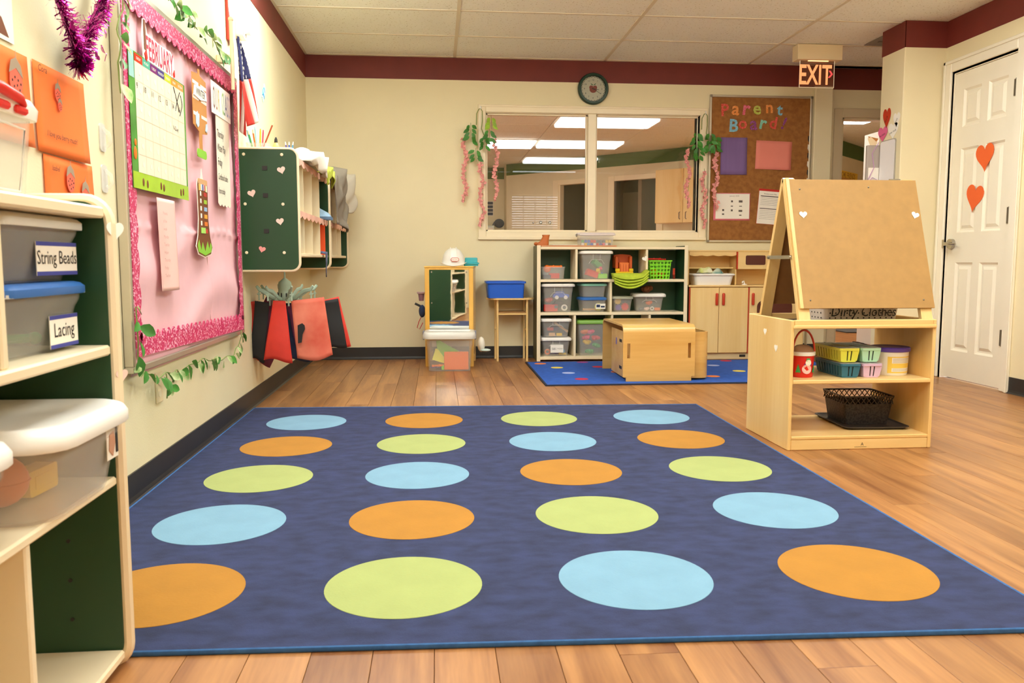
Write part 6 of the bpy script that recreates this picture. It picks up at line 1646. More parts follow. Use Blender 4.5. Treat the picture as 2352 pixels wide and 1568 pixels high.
ep_('shelf_board', EX0 + 0.015, EY0, 0.287, EX1 - 0.015, EY1, 0.304, m_birchx)
ep_('shelf_board', EX0 + 0.015, EY0, 0.046, EX1 - 0.015, EY1, 0.061, m_birchx)
kk = ep_('kick_board', EX0 + 0.0151, EY0 + 0.002, 0, EX1 - 0.0151, EY0 + 0.016, 0.0459, m_birchx)
ep_('kick_board', EX0 + 0.0151, EY1 - 0.016, 0, EX1 - 0.0151, EY1 - 0.002, 0.0459, m_birchx)
part('logo', MB().text('A', 0.02, 0.335, 0.016, 0.0014).box(0.30, 0.001, 0.010, 0.355, 0.0015, 0.0112), m_ink, kk)
# A-frame panels
APY, APZ = 3.582, 1.172
for sgn, mboard, nm in ((-1, m_hard, 'front'), (1, m_hardback, 'back')):
    yb, zb = APY + sgn * 0.205, 0.604
    yl, zl = APY + sgn * 0.222, 0.535
    def slab(x0, x1, ya, za, yb_, zb_, t0, t1):
        d = Vector((0, yb_ - ya, zb_ - za)).normalized(); n = Vector((0, -d.z, d.y)) * (1 if sgn < 0 else -1)
        if n.y * sgn < 0: n = -n
        a, b = Vector((0, ya, za)), Vector((0, yb_, zb_))
        pts = [a + n * t0, b + n * t0, b + n * t1, a + n * t1]
        return MB().prism([(p.y - EY0, p.z) for p in pts], x0 - EX0, x1 - EX0, 'yz')
    pnl = part('board', slab(2.586, 3.176, APY + sgn * 0.012, APZ - 0.006, yb, zb, 0.004, 0.012), mboard, ea)
    for x in (2.567, 3.118):
        part('leg', slab(x, x + 0.050, APY + sgn * 0.010, APZ, yl, zl, -0.018, 0.0035), m_birch, ea)
    part('edge_strip', slab(2.572, 2.5858, APY + sgn * 0.010, APZ, yb, zb, 0.0036, 0.014), m_birch, ea)
    for (x, f) in ((2.63, 0.08), (2.95, 0.06), (2.62, 0.94), (3.13, 0.94)):
        y = APY + sgn * (0.012 + 0.193 * f); z = APZ - 0.006 - (APZ - 0.61) * f
        part('screw', MB().ell(x - EX0, y + sgn * 0.012 - EY0, z + 0.004, 0.004, 0.003, 0.004, 8, 6), m_steel, pnl, True)
for hx_ in (0.05, 0.55): part('hinge', MB().cyl((hx_, APY - EY0, APZ), (hx_ + 0.05, APY - EY0, APZ), 0.006, 10), m_chrome, ea, True)
part('brace', MB().box(2.561 - EX0, APY - 0.125 - EY0, 0.818, 2.5665 - EX0, APY + 0.125 - EY0, 0.834), m_chrome, ea)
for y in (-0.12, 0.12): part('brace_bolt', MB().cyl((2.556 - EX0, APY + y - EY0, 0.826), (2.561 - EX0, APY + y - EY0, 0.826), 0.007, 10), m_chrome, ea, True)
# hearts: on board and on the side panel
nrm = math.atan2(0.193, APZ - 0.61)
def board_heart(x, f, s, a, lab):
    y = APY - 0.012 - 0.193 * f - 0.0135; z = APZ - 0.006 - (APZ - 0.61) * f
    o = solo('paper_heart', MB().prism(rot2(heart(s), a), -0.001, 0, 'xz'), m_heartw, lab, 'paper heart', (x, y, z + 0.004), 0, 'paper hearts stuck around the room')
    o.rotation_euler = (-nrm, 0, 0)
board_heart(2.632, 0.285, 0.036, 0.0, 'white paper heart on the easel board beside the brace')
board_heart(3.148, 0.285, 0.036, -0.35, 'white paper heart on the easel board edge facing the door')
for (y, z, s, lab) in ((3.60, 0.488, 0.034, 'white paper heart high on the easel side panel'), (3.475, 0.425, 0.036, 'white paper heart low on the easel side panel')):
    solo('paper_heart', MB().prism(heart(s), -0.001, 0, 'xz'), m_heartw, lab, 'paper heart', (EX0 - 0.0002, y, z), R(-90), 'paper hearts stuck around the room')
# dirty clothes basket
dc = thing('laundry_basket', 'white perforated basket marked Dirty Clothes on the easel tray', 'basket', (2.915, 3.60, 0.5345), R(1))
def wb2(w, d, z, r=0.03): return [(x, y, z) for x, y in rrect(w, d, r, 4)]
m_wbk = mat('basket_white', '#e9dcd0', 0.45)
part('body', MB().loft([wb2(0.345, 0.20, 0), wb2(0.37, 0.225, 0.11), wb2(0.366, 0.221, 0.11), wb2(0.34, 0.195, 0.004)]), m_wbk, dc, True)
ho = MB()
for i in range(12):
    for k in range(4):
        z = 0.022 + k * 0.022
        ho.cyl((-0.15 + i * 0.0265, -0.1005 - z * 0.115, z), (-0.15 + i * 0.0265, -0.1015 - z * 0.115, z), 0.0035, 8)
for i in range(6):
    for k in range(4):
        z = 0.022 + k * 0.022
        ho.cyl((-0.1735 - z * 0.115, -0.075 + i * 0.028, z), (-0.1745 - z * 0.115, -0.075 + i * 0.028, z), 0.0035, 8)
part('hole', ho, m_black, dc, kind='stuff')
part('rim', MB().loft([wb2(0.37, 0.225, 0.108), wb2(0.386, 0.241, 0.108), wb2(0.386, 0.241, 0.118), wb2(0.366, 0.221, 0.116)], False, False), m_wbk, dc, True)
part('lettering', MB().text('Dirty', 0.062, -0.085, 0.030, -0.1125, shear=0.15, sx=0.95).text('Clothes', 0.062, 0.075, 0.030, -0.1125, shear=0.15, sx=0.85), m_ink, dc)
# middle shelf
Z2 = 0.3045
bu = thing('tin_bucket', 'red snowman bucket with handle on the easel shelf', 'bucket', (2.622, 3.44, Z2))
part('body', MB().lathe([(0.043, 0), (0.045, 0.004), (0.046, 0.02), (0.049, 0.098), (0.046, 0.098), (0.042, 0.004)], 24), m_red, bu, True)
part('rim', MB().lathe([(0.049, 0.094), (0.054, 0.096), (0.054, 0.110), (0.050, 0.112), (0.047, 0.105)], 24), m_white, bu, True)
part('lid_dome', MB().lathe([(0.049, 0.111), (0.043, 0.126), (0.025, 0.138), (0.0, 0.142)], 20), mat('amber_clear', '#b98a64', 0.2, alpha=0.7), bu, True)
part('handle', MB().tube([(0.050 * math.cos(a), -0.01, 0.10 + 0.105 * math.sin(a)) for a in [k * PI / 14 for k in range(15)]], 0.0045, 6, flat=1.0), m_redw, bu, True)
def onb(pts, z0, r0):   # wrap a flat print round the bucket front
    return [(r0 * math.sin(x / r0), -r0 * math.cos(x / r0), z) for x, z in pts]
def decal(name, pts, r0, m):
    vs = onb(pts, 0, r0); part(name, MB().raw(vs, [tuple(range(len(vs)))]), m, bu)
circ = lambda cx, cz, a, b: [(cx + a * math.cos(k * PI / 8), cz + b * math.sin(k * PI / 8)) for k in range(16)]
decal('tree_print', [(0.028, 0.022), (0.05, 0.022), (0.04, 0.062)], 0.0492, m_greenp); decal('tree_print', [(-0.05, 0.022), (-0.026, 0.022), (-0.038, 0.06)], 0.0492, m_greenp)
decal('snowman_print', circ(0.0, 0.038, 0.022, 0.021), 0.0494, mat('print_pale_pink', '#f3b9b0', 0.6)); decal('snowman_print', circ(0.006, 0.066, 0.014, 0.013), 0.0495, mat('print_white', '#f4ead8', 0.6))
decal('scarf_print', [(-0.012, 0.055), (0.022, 0.055), (0.022, 0.061), (-0.012, 0.061)], 0.0497, m_purple)
decal('hat_print', [(-0.006, 0.072), (0.018, 0.072), (0.012, 0.085), (-0.002, 0.085)], 0.0497, m_greenp)
def slotbasket(label, loc, rz, w, d, h, m, lidm=None):
    t = thing('slotted_basket', label, 'basket', loc, rz, 'small slotted baskets on the easel shelf')
    def rg(a, b, z, r=0.012): return [(x, y, z) for x, y in rrect(a, b, r, 3)]
    w0, d0 = w * 0.84, d * 0.94
    part('base', MB().loft([rg(w0, d0, 0), rg(w0 + 0.002, d0 + 0.002, 0.006), rg(w0 - 0.004, d0 - 0.004, 0.006)]), m, t)
    part('rim', MB().loft([rg(w - 0.004, d - 0.004, h - 0.012), rg(w + 0.006, d + 0.006, h - 0.010), rg(w + 0.006, d + 0.006, h), rg(w - 0.004, d - 0.004, h)], False, False), m, t)
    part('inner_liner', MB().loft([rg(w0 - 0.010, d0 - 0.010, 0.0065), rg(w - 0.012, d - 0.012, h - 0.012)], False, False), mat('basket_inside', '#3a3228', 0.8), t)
    z1 = h - 0.011
    def bar(x0, x1, s):   # front/back bars
        f = lambda x: x * w0 / w
        y0, y1 = s * d0 / 2, s * (d / 2 - 0.001)
        return MB().raw([(f(x0), y0, 0.005), (f(x1), y0, 0.005), (x1, y1, z1), (x0, y1, z1), (f(x0), y0 - s * 0.003, 0.005), (f(x1), y0 - s * 0.003, 0.005), (x1, y1 - s * 0.003, z1), (x0, y1 - s * 0.003, z1)],
                        [(0, 1, 2, 3), (7, 6, 5, 4), (0, 3, 7, 4), (1, 5, 6, 2), (0, 4, 5, 1), (3, 2, 6, 7)])
    xs_ = [-w / 2, -0.012, -0.006, 0.006, 0.012, w / 2]
    for s in (-1, 1):
        for k in (0, 2, 4): part('slat', bar(xs_[k], xs_[k + 1], s), m, t)
    n = 10
    for s in (-1, 1):
        for k in range(n + 1):
            y0 = -d / 2 + d * (k + (-0.32 if k else 0)) / n if k < n else d / 2 - 0.012
            y1 = min(d / 2, -d / 2 + d * (k + 0.32) / n + (0.006 if k == 0 else 0))
            f = lambda y: y * d0 / d
            x0, x1 = s * w0 / 2, s * (w / 2 - 0.001)
            part('slat', MB().raw([(x0, f(y0), 0.005), (x0, f(y1), 0.005), (x1, y1, z1), (x1, y0, z1), (x0 - s * 0.003, f(y0), 0.005), (x0 - s * 0.003, f(y1), 0.005), (x1 - s * 0.003, y1, z1), (x1 - s * 0.003, y0, z1)],
                        [(0, 1, 2, 3), (7, 6, 5, 4), (0, 3, 7, 4), (1, 5, 6, 2), (0, 4, 5, 1), (3, 2, 6, 7)]), m, t)
    part('clear_lid', MB().loft([rg(w + 0.002, d + 0.002, h + 0.0002), rg(w, d, h + 0.003)]), m_clear2, t)
    return t
zb_ = Z2 + 0.066
slotbasket('dark teal slotted basket under the yellow one on the easel shelf', (2.813, 3.50, Z2), 0, 0.086, 0.25, 0.061, m_tealp)
slotbasket('lilac slotted basket under the mint one on the easel shelf', (2.911, 3.50, Z2), 0, 0.086, 0.25, 0.061, m_lilac)
slotbasket('yellow slotted basket stacked on the teal one', (2.813, 3.515, zb_), 0, 0.086, 0.25, 0.061, m_limey)
slotbasket('mint slotted basket stacked on the lilac one', (2.911, 3.515, zb_), 0, 0.086, 0.25, 0.061, m_mint)
jar = thing('orange_jar', 'amber plastic jar behind the snowman bucket', 'jar', (2.705, 3.62, Z2))
part('body', MB().lathe([(0.032, 0), (0.034, 0.004), (0.034, 0.06), (0.028, 0.068)], 18), mat('amber_jar', '#c9722a', 0.3, alpha=0.85), jar, True)
part('lid', MB().lathe([(0.032, 0.0682), (0.032, 0.082), (0.0, 0.083)], 18), m_white, jar, True)
pu = thing('plastic_tub', 'white tub with purple lid and yellow label on the easel shelf', 'tub', (3.050, 3.49, Z2))
part('body', MB().lathe([(0.073, 0), (0.075, 0.003), (0.080, 0.108), (0.077, 0.108), (0.072, 0.004)], 32), m_white, pu, True)
part('lid', MB().lathe([(0.081, 0.104), (0.086, 0.106), (0.086, 0.120), (0.082, 0.124), (0.076, 0.122), (0.0, 0.122)], 32), m_purple, pu, True)
def wrap(name, x0, x1, z0, z1, r0, m, par):
    n = 10
    return part(name, MB().grid(n, 1, lambda u, v: ((r0 + z0 * 0.045 + (z1 - z0) * v * 0.045) * math.sin((x0 + (x1 - x0) * u) / r0), -(r0 + z0 * 0.045 + (z1 - z0) * v * 0.045) * math.cos((x0 + (x1 - x0) * u) / r0), z0 + (z1 - z0) * v)), m, par, True)
lab_ = wrap('label', -0.045, 0.075, 0.012, 0.085, 0.0754, mat('label_yellow', '#f3cf5a', 0.6), pu)
wrap('label_panel', -0.028, 0.072, 0.055, 0.080, 0.0757, m_paper, lab_)
wrap('label_panel', -0.028, 0.072, 0.018, 0.034, 0.0757, m_paper, lab_)
for k in range(4): wrap('print_line', -0.024, 0.066, 0.058 + k * 0.0055, 0.060 + k * 0.0055, 0.0760, mat('print_grey', '#b6a995', 0.7), lab_)
for k in range(3): wrap('print_line', -0.024, 0.066, 0.0205 + k * 0.0045, 0.0222 + k * 0.0045, 0.0760, MATS['print_grey'], lab_)
# bottom shelf
Z1 = 0.0615
ty_ = thing('black_tray', 'flat black tray under the dark basket on the easel bottom shelf', 'tray', (2.985, 3.60, Z1), R(-3))
def tr2(w, d, z, r=0.03): return [(x, y, z) for x, y in rrect(w, d, r, 4)]
part('plate', MB().loft([tr2(0.27, 0.33, 0), tr2(0.29, 0.35, 0.010), tr2(0.28, 0.34, 0.010), tr2(0.26, 0.32, 0.004)]), m_darkbin, ty_, True)
part('rim', MB().loft([tr2(0.29, 0.35, 0.009), tr2(0.30, 0.36, 0.010), tr2(0.30, 0.36, 0.014), tr2(0.285, 0.345, 0.012)], False, False), m_darkbin, ty_, True)
bb = thing('dark_basket', 'dark grey woven basket with lattice rim on the black tray', 'basket', (2.985, 3.63, Z1 + 0.0045), R(-3))
def sidewall(w0, w1, h): return None
m_weave = speckle_mat('dark_weave', '#3a3431', '#262120', 120, 0.5, 0.5, 0.6)
def dk(w, d, z, r=0.015): return [(x, y, z) for x, y in rrect(w, d, r, 3)]
part('body', MB().loft([dk(0.20, 0.20, 0), dk(0.225, 0.225, 0.095), dk(0.221, 0.221, 0.095), dk(0.196, 0.196, 0.004)]), m_weave, bb, True)
zz0, zz1 = 0.095, 0.128
for s in (-1, 1):
    for ax in (0, 1):
        lat = MB(); n = 9
        for k in range(n):
            a0, a1 = -0.1125 + 0.225 * k / n, -0.1125 + 0.225 * (k + 1) / n
            for (p, q) in ((a0, a1), (a1, a0)):
                P0 = (p, s * 0.112, zz0) if ax == 0 else (s * 0.112, p, zz0); P1 = (q, s * 0.115, zz1) if ax == 0 else (s * 0.115, q, zz1)
                lat.cyl(P0, P1, 0.0022, 5)
        part('lattice', lat, m_darkbin, bb)
part('rim', MB().loft([dk(0.226, 0.226, zz1 - 0.002), dk(0.240, 0.240, zz1), dk(0.240, 0.240, zz1 + 0.005), dk(0.226, 0.226, zz1 + 0.004)], False, False), m_darkbin, bb, True)
# ------------------------------------------------------------------ wall clock
ck_ = thing('round_clock', 'round green wall clock with apple face above the window', 'clock', (2.316, YB - 0.001, 2.212))
RC = 0.127
part('case', MB().lathe([(RC, 0.0), (RC, 0.022), (RC - 0.008, 0.034), (RC - 0.022, 0.036), (RC - 0.026, 0.026), (RC - 0.026, 0.0112)], 48, caps=False).xf(Matrix.Rotation(R(90), 4, 'X')), mat('clock_green', '#1f3f31', 0.3), ck_, True)
fc = part('face', MB().lathe([(RC - 0.024, 0.0), (RC - 0.024, 0.011), (0.0, 0.0111)], 48).xf(Matrix.Rotation(R(90), 4, 'X')), mat('clock_face', '#f3e8d0', 0.5), ck_)
nm_ = MB()
for k in range(12):
    a = R(90 - 30 * (k + 1)); nm_.text(str(k + 1), 0.019, 0.072 * math.cos(a), 0.072 * math.sin(a) - 0.0065, -0.0118)
part('numeral', nm_, m_ink, fc, kind='stuff')
chk = MB()
for k in range(48):
    a = R(7.5 * k); r0 = 0.092 if k % 2 else 0.096
    chk.prism([(r0 * math.cos(a - 0.05), r0 * math.sin(a - 0.05)), (r0 * math.cos(a + 0.05), r0 * math.sin(a + 0.05)), ((r0 + 0.004) * math.cos(a + 0.05), (r0 + 0.004) * math.sin(a + 0.05)), ((r0 + 0.004) * math.cos(a - 0.05), (r0 + 0.004) * math.sin(a - 0.05))], -0.0117, -0.0112, 'xz')
part('checker_ring', chk, m_ink, fc, kind='stuff')
part('apple_print', MB().prism([(x, z - 0.002) for x, z in heart(0.066)][:], -0.0118, -0.0112, 'xz').prism([(0.03 * math.cos(k * PI / 8), -0.006 + 0.026 * math.sin(k * PI / 8)) for k in range(16)], -0.0119, -0.0112, 'xz'), mat('apple_red', '#a8483a', 0.6), fc)
part('leaf_print', MB().prism([(0.0, 0.026), (0.02, 0.036), (0.024, 0.046), (0.006, 0.036)], -0.0119, -0.0112, 'xz').prism([(0.0, 0.026), (-0.018, 0.036), (-0.02, 0.044), (-0.004, 0.036)], -0.0119, -0.0112, 'xz'), m_leaf, fc)
part('minute_hand', MB().prism(rot2([(-0.01, -0.002), (0.075, -0.001), (0.075, 0.001), (-0.01, 0.002)], R(-32)), -0.016, -0.0148, 'xz'), m_black, fc)
part('hour_hand', MB().prism(rot2([(-0.01, -0.0028), (0.048, -0.0015), (0.048, 0.0015), (-0.01, 0.0028)], R(-8)), -0.0145, -0.0133, 'xz'), m_black, fc)
part('glass_cover', MB().lathe([(RC - 0.026, 0.020), (0.0, 0.0205)], 48).xf(Matrix.Rotation(R(90), 4, 'X')), m_glass, ck_)

# ------------------------------------------------------------------ exit sign
ex = thing('exit_sign', 'edge-lit red EXIT sign hanging from the ceiling', 'exit sign', (3.755, 6.14, 2.326))
part('housing', MB().box(0, 0, 0, 0.352, 0.10, 0.113, 0.003), m_cream, ex)
pn_ = part('panel', MB().box(0.040, 0.045, -0.196, 0.312, 0.050, 0.0), mat('exit_pane', '#7a4a36', 0.12, alpha=0.40), ex)
em = emission('exit_glow', (1.0, 0.36, 0.13), 0.72)
ew = emission('exit_edge', (1.0, 0.72, 0.42), 0.5)
part('lettering', MB().text('EXIT', 0.205, 0.165, -0.172, 0.0442, sx=0.62, bold=0.02), em, pn_)
part('arrow', MB().prism([(0.268, -0.070), (0.282, -0.070), (0.302, -0.097), (0.278, -0.124), (0.262, -0.124), (0.286, -0.097)], 0.0434, 0.0444, 'xz'), emission('exit_arrow', (1.0, 0.10, 0.09), 0.6), pn_)
for (a, b, c, d) in ((0.0385, -0.196, 0.0405, 0.0), (0.3115, -0.196, 0.3135, 0.0), (0.0385, -0.198, 0.3135, -0.196)):
    part('lit_edge', MB().box(a, 0.0445, b, c, 0.0505, d), ew, pn_)
part('lamp_slot', MB().box(0.10, 0.035, -0.004, 0.26, 0.044, -0.0002), emission('exit_lamp', (1.0, 0.55, 0.18), 2.0), ex)

# ------------------------------------------------------------------ parent board
pbX, pbZ = 3.318, 0.985
pb_ = thing('parent_board', 'brown paper pin board with silver frame for parents', 'bulletin board', (pbX, YB, pbZ))
PBW, PBH = 0.850, 1.180
part('paper_backing', MB().box(0, -0.012, 0, PBW, -0.001, PBH), m_cork, pb_)
for (a, b, c, d) in ((-0.018, -0.018, 0, PBH + 0.018), (PBW, -0.018, PBW + 0.018, PBH + 0.018), (0, PBH, PBW, PBH + 0.018), (0, -0.018, PBW, 0)):
    part('frame', MB().box(a, -0.02, b, c, -0.001, d, 0.003), m_alu, pb_)
for a in (-0.019, PBW - 0.001):
    for b in (-0.019, PBH - 0.001):
        part('frame_corner', MB().box(a, -0.023, b, a + 0.02, -0.0201, b + 0.02, 0.004), m_steel, pb_)
for k in range(7):
    part('torn_edge', MB().prism([(PBW - 0.012, 0.42 + k * 0.07), (PBW - 0.002, 0.40 + k * 0.07), (PBW - 0.001, 0.45 + k * 0.07), (PBW - 0.009, 0.455 + k * 0.07)], -0.0135, -0.0121, 'xz'), m_paper if k % 2 else m_ink, pb_)
glit = {n: speckle_mat('glitter_' + n, h, h2, 320, 0.60, 0.5) for n, h, h2 in (('red', '#d23524', '#ffb09a'), ('orange', '#e8862a', '#ffd9a0'), ('pink', '#dc4f6c', '#ffd0d8'), ('lime', '#b3b93c', '#e9efb0'), ('blue', '#6fb3cf', '#d5eef6'), ('purple', '#7c2470', '#e0a0d8'), ('teal', '#6fc0a8', '#d8f2e6'))}
def bx_(px): return 3.30 + (px - 1630) * 0.003763
def bz_(py): return 2.177 - (py - 220) * 0.00351
LET = [('P', 1665, 253, 'red', 0.105, 0.05), ('a', 1689, 254, 'orange', 0.115, -0.12), ('r', 1714, 253, 'pink', 0.125, -0.12), ('e', 1738, 252, 'lime', 0.112, 0.0), ('n', 1766, 249, 'orange', 0.105, 0.05), ('t', 1790, 252, 'blue', 0.100, -0.08),
       ('B', 1686, 289, 'blue', 0.110, -0.04), ('o', 1706, 287, 'red', 0.105, 0.0), ('a', 1731, 288, 'purple', 0.115, 0.0), ('r', 1753, 286, 'teal', 0.115, -0.2), ('d', 1776, 281, 'red', 0.105, -0.15), ('!', 1801, 282, 'purple', 0.105, -0.4)]
for ch_, px, py, cn, sz, ro in LET:
    word = 'Parent' if py < 265 else 'Board'
    vs_, fs_ = text_geo(ch_, sz, 0, 1, 0.022)
    cz_ = (min(v[1] for v in vs_) + max(v[1] for v in vs_)) / 2
    sz *= 1.32
    mb = MB().text(ch_, sz, 0, -cz_ * 1.32, 0, bold=0.022)
    n0 = len(mb.v)
    mb.xf(Matrix.Rotation(-ro, 4, 'Y'))
    t = solo('letter_cutout', mb, glit[cn], 'glitter %s cut-out character %s of the %s heading on the pin board' % (cn, {'!': 'exclamation mark'}.get(ch_, ch_), word), 'letter', (bx_(px), YB - 0.0155, bz_(py)), 0, 'glitter letters of the parent board heading', thick=0.002)
def sheet_on(name, label, x0, z0, x1, z1, m, rot=0.0, cat='sheet', off=0.0145, curl=0.006):
    w, h = x1 - x0, z1 - z0
    t = thing(name, label, cat, ((x0 + x1) / 2, YB - off, (z0 + z1) / 2), 0, 'papers on the parent board'); t.rotation_euler = (0, rot, 0)
    part('paper', MB().grid(8, 8, lambda u, v: ((u - 0.5) * w, -curl * (1 - v) ** 2 * (0.3 + u), (v - 0.5) * h)), m, t, True, thick=0.0008)
    return t, w, h
sheet_on('paper_sheet', 'plain purple sheet pinned below the Parent heading', 3.402, 1.530, 3.629, 1.837, mat('sheet_purple', '#7d6299', 0.8, var=0.08, vscale=3, stretch=(8, 1, 0.6)))
sheet_on('paper_sheet', 'plain salmon pink sheet pinned at a slight tilt', 3.705, 1.575, 4.015, 1.812, mat('sheet_salmon', '#e98a7c', 0.8, var=0.03), rot=0.03)
t, w, h = sheet_on('calendar_page', 'January calendar page mounted on pink paper', 3.352, 1.150, 3.668, 1.378, mat('sheet_pink', '#ea7f8d', 0.8), curl=0.0)
pg = part('page', MB().box(-w / 2 + 0.018, -0.0016, -h / 2 + 0.014, w / 2 - 0.006, -0.0006, h / 2 - 0.006), m_paper, t)
part('lettering', MB().text('January 2025', 0.016, 0.02, 0.085, -0.0021), m_steel, pg)
ic = MB()
for (x, z, a, b) in ((0.0, 0.045, 0.008, 0.008), (0.075, 0.045, 0.016, 0.009), (-0.075, -0.028, 0.008, 0.008), (0.0, -0.03, 0.008, 0.008), (0.075, -0.034, 0.016, 0.008), (-0.075, -0.062, 0.009, 0.006), (0.0, 0.005, 0.009, 0.004), (0.075, 0.005, 0.012, 0.003), (0.075, -0.07, 0.01, 0.004)): ic.box(x - a, -0.0021, z - b, x + a, -0.0017, z + b)
part('picture_icon', ic, mat('icon_grey', '#5f564f', 0.7), pg, kind='stuff')
t, w, h = sheet_on('lesson_sheet', 'printed schedule sheet on red paper half behind the easel', 3.735, 1.118, 3.935, 1.412, mat('sheet_red', '#cf2f28', 0.8), rot=0.07, curl=0.0)
pg = part('page', MB().box(-w / 2 + 0.002, -0.0016, -h / 2 + 0.002, w / 2 - 0.004, -0.0006, h / 2 - 0.018), m_paper, t)
lm = MB().text('Weekly Lesson Plan', 0.014, 0.0, h / 2 - 0.045, -0.0021).box(-0.082, -0.0021, h / 2 - 0.064, 0.082, -0.0017, h / 2 - 0.057).box(-0.082, -0.0021, -0.02, 0.082, -0.0017, -0.014)
for k in range(5): lm.box(-0.08, -0.0020, 0.070 - k * 0.014, 0.08, -0.0017, 0.0715 - k * 0.014)
for k in range(6): lm.box(-0.08, -0.0020, -0.034 - k * 0.014, 0.08, -0.0017, -0.0325 - k * 0.014)
part('lettering', lm, mat('print_dark', '#4c463f', 0.7), pg, kind='stuff')

# ------------------------------------------------------------------ wisteria garlands at the window corners
wl = leaf_mesh('leaf', m_leaf, 0.055, 0.5, 0.1); wl2 = leaf_mesh('leaf', m_leaf2, 0.055, 0.5, 0.1)
def wisteria(label, hx, hz, strands, sprays, seed):
    rd = random.Random(seed)
    t = thing('wisteria_garland', label, 'garland', (hx, YB - 0.03, hz), 0, 'wisteria garlands at the window corners')
    part('hook', MB().tube([(0, 0.012, 0.02), (0, 0.0, 0.018), (0, -0.006, 0.0), (0, 0.0, -0.006)], 0.005, 8), m_white, t, True)
    part('vine', MB().tube([(-0.035, -0.006, -0.13), (-0.033, -0.006, -0.04), (-0.015, -0.006, -0.004), (0.0, -0.006, 0.0), (0.012, -0.006, -0.02), (0.012, -0.008, -0.10), (0.005, -0.008, -0.16), (0.03, -0.008, -0.22)], 0.0035, 6), m_stem, t, True)
    for (sx, sz, n, lt) in sprays:
        for k in range(n):
            side = -1 if k % 2 else 1
            o = link('leaf', wl2 if lt else wl, t, (sx - hx + side * 0.010, -0.02 - 0.006 * (k % 3), sz - hz - (k // 2) * 0.030))
            o.rotation_euler = (rd.uniform(-0.5, 0.0), -side * rd.uniform(0.5, 1.1), rd.uniform(-0.4, 0.4)); s_ = rd.uniform(0.95, 1.3); o.scale = (s_, s_, s_)
        part('twig', MB().tube([(sx - hx, -0.016, sz - hz + 0.02), (sx - hx + 0.004, -0.02, sz - hz - n * 0.015)], 0.0018, 5), m_stem, t)
    for (sx, z1, z0) in strands:
        mb = MB(); n = int((z1 - z0) / 0.0042)
        for k in range(n):
            z = z1 - (z1 - z0) * k / n
            wv = 0.020 * (0.55 + 0.45 * math.sin(k * 0.55)) * (0.5 if k > n * 0.9 else 1)
            cx_ = sx - hx + 0.014 * math.sin(k * 0.11 + seed) + rd.uniform(-wv, wv); cy_ = -0.022 + rd.uniform(-0.016, 0.012); cz_ = z - hz
            a, b, c = rd.uniform(-1, 1), rd.uniform(0, 6.28), rd.uniform(0.011, 0.018)
            d1_ = Vector((math.cos(b), 0.3 * a, math.sin(b))) * c; d2_ = Vector((-math.sin(b), -0.6, math.cos(b))) * c * 0.7
            p = Vector((cx_, cy_, cz_))
            mb.raw([p - d1_, p - d2_ * 0.8, p + d1_, p + d2_], [(0, 1, 2, 3)])
        part('flower_strand', mb, m_petal, t, kind='stuff')
        part('strand_stem', MB().tube([(sx - hx, -0.02, z1 - hz + 0.03), (sx - hx + 0.012, -0.022, (z1 + z0) / 2 - hz), (sx - hx, -0.022, z0 - hz)], 0.0016, 5), m_stem, t)
    return t
wisteria('pink wisteria garland hooked at the window corner over bare wall', 1.392, 2.035, [(1.258, 1.79, 1.285), (1.395, 1.60, 1.09), (1.513, 1.79, 1.30)],
         [(1.475, 1.96, 6, 1), (1.46, 1.86, 6, 0), (1.31, 1.90, 9, 0), (1.42, 1.80, 6, 0), (1.35, 1.70, 6, 0)], 4)
wisteria('pink wisteria garland hooked between window and parent board', 3.262, 2.025, [(3.112, 1.73, 1.25), (3.252, 1.545, 1.08), (3.352, 1.70, 1.235)],
         [(3.18, 1.86, 8, 0), (3.20, 1.74, 6, 0), (3.295, 1.86, 10, 0), (3.34, 1.83, 8, 0)], 9)
for (x, z, s) in ((1.83, 1.125, 0.007), (1.892, 1.128, 0.014), (1.968, 1.126, 0.014)):
    t = thing('suction_cup', 'clear suction cup stuck low on the left window pane', 'suction cup', (x, YB + 0.035, z), 0, 'suction cups on the window')
    part('cup', MB().lathe([(s, 0.0), (s * 0.8, 0.004), (s * 0.35, 0.009), (s * 0.35, 0.016)], 16).xf(Matrix.Rotation(R(90), 4, 'X')), mat('cup_clear', '#d6d3cc', 0.1, metal=0.6), t, True)

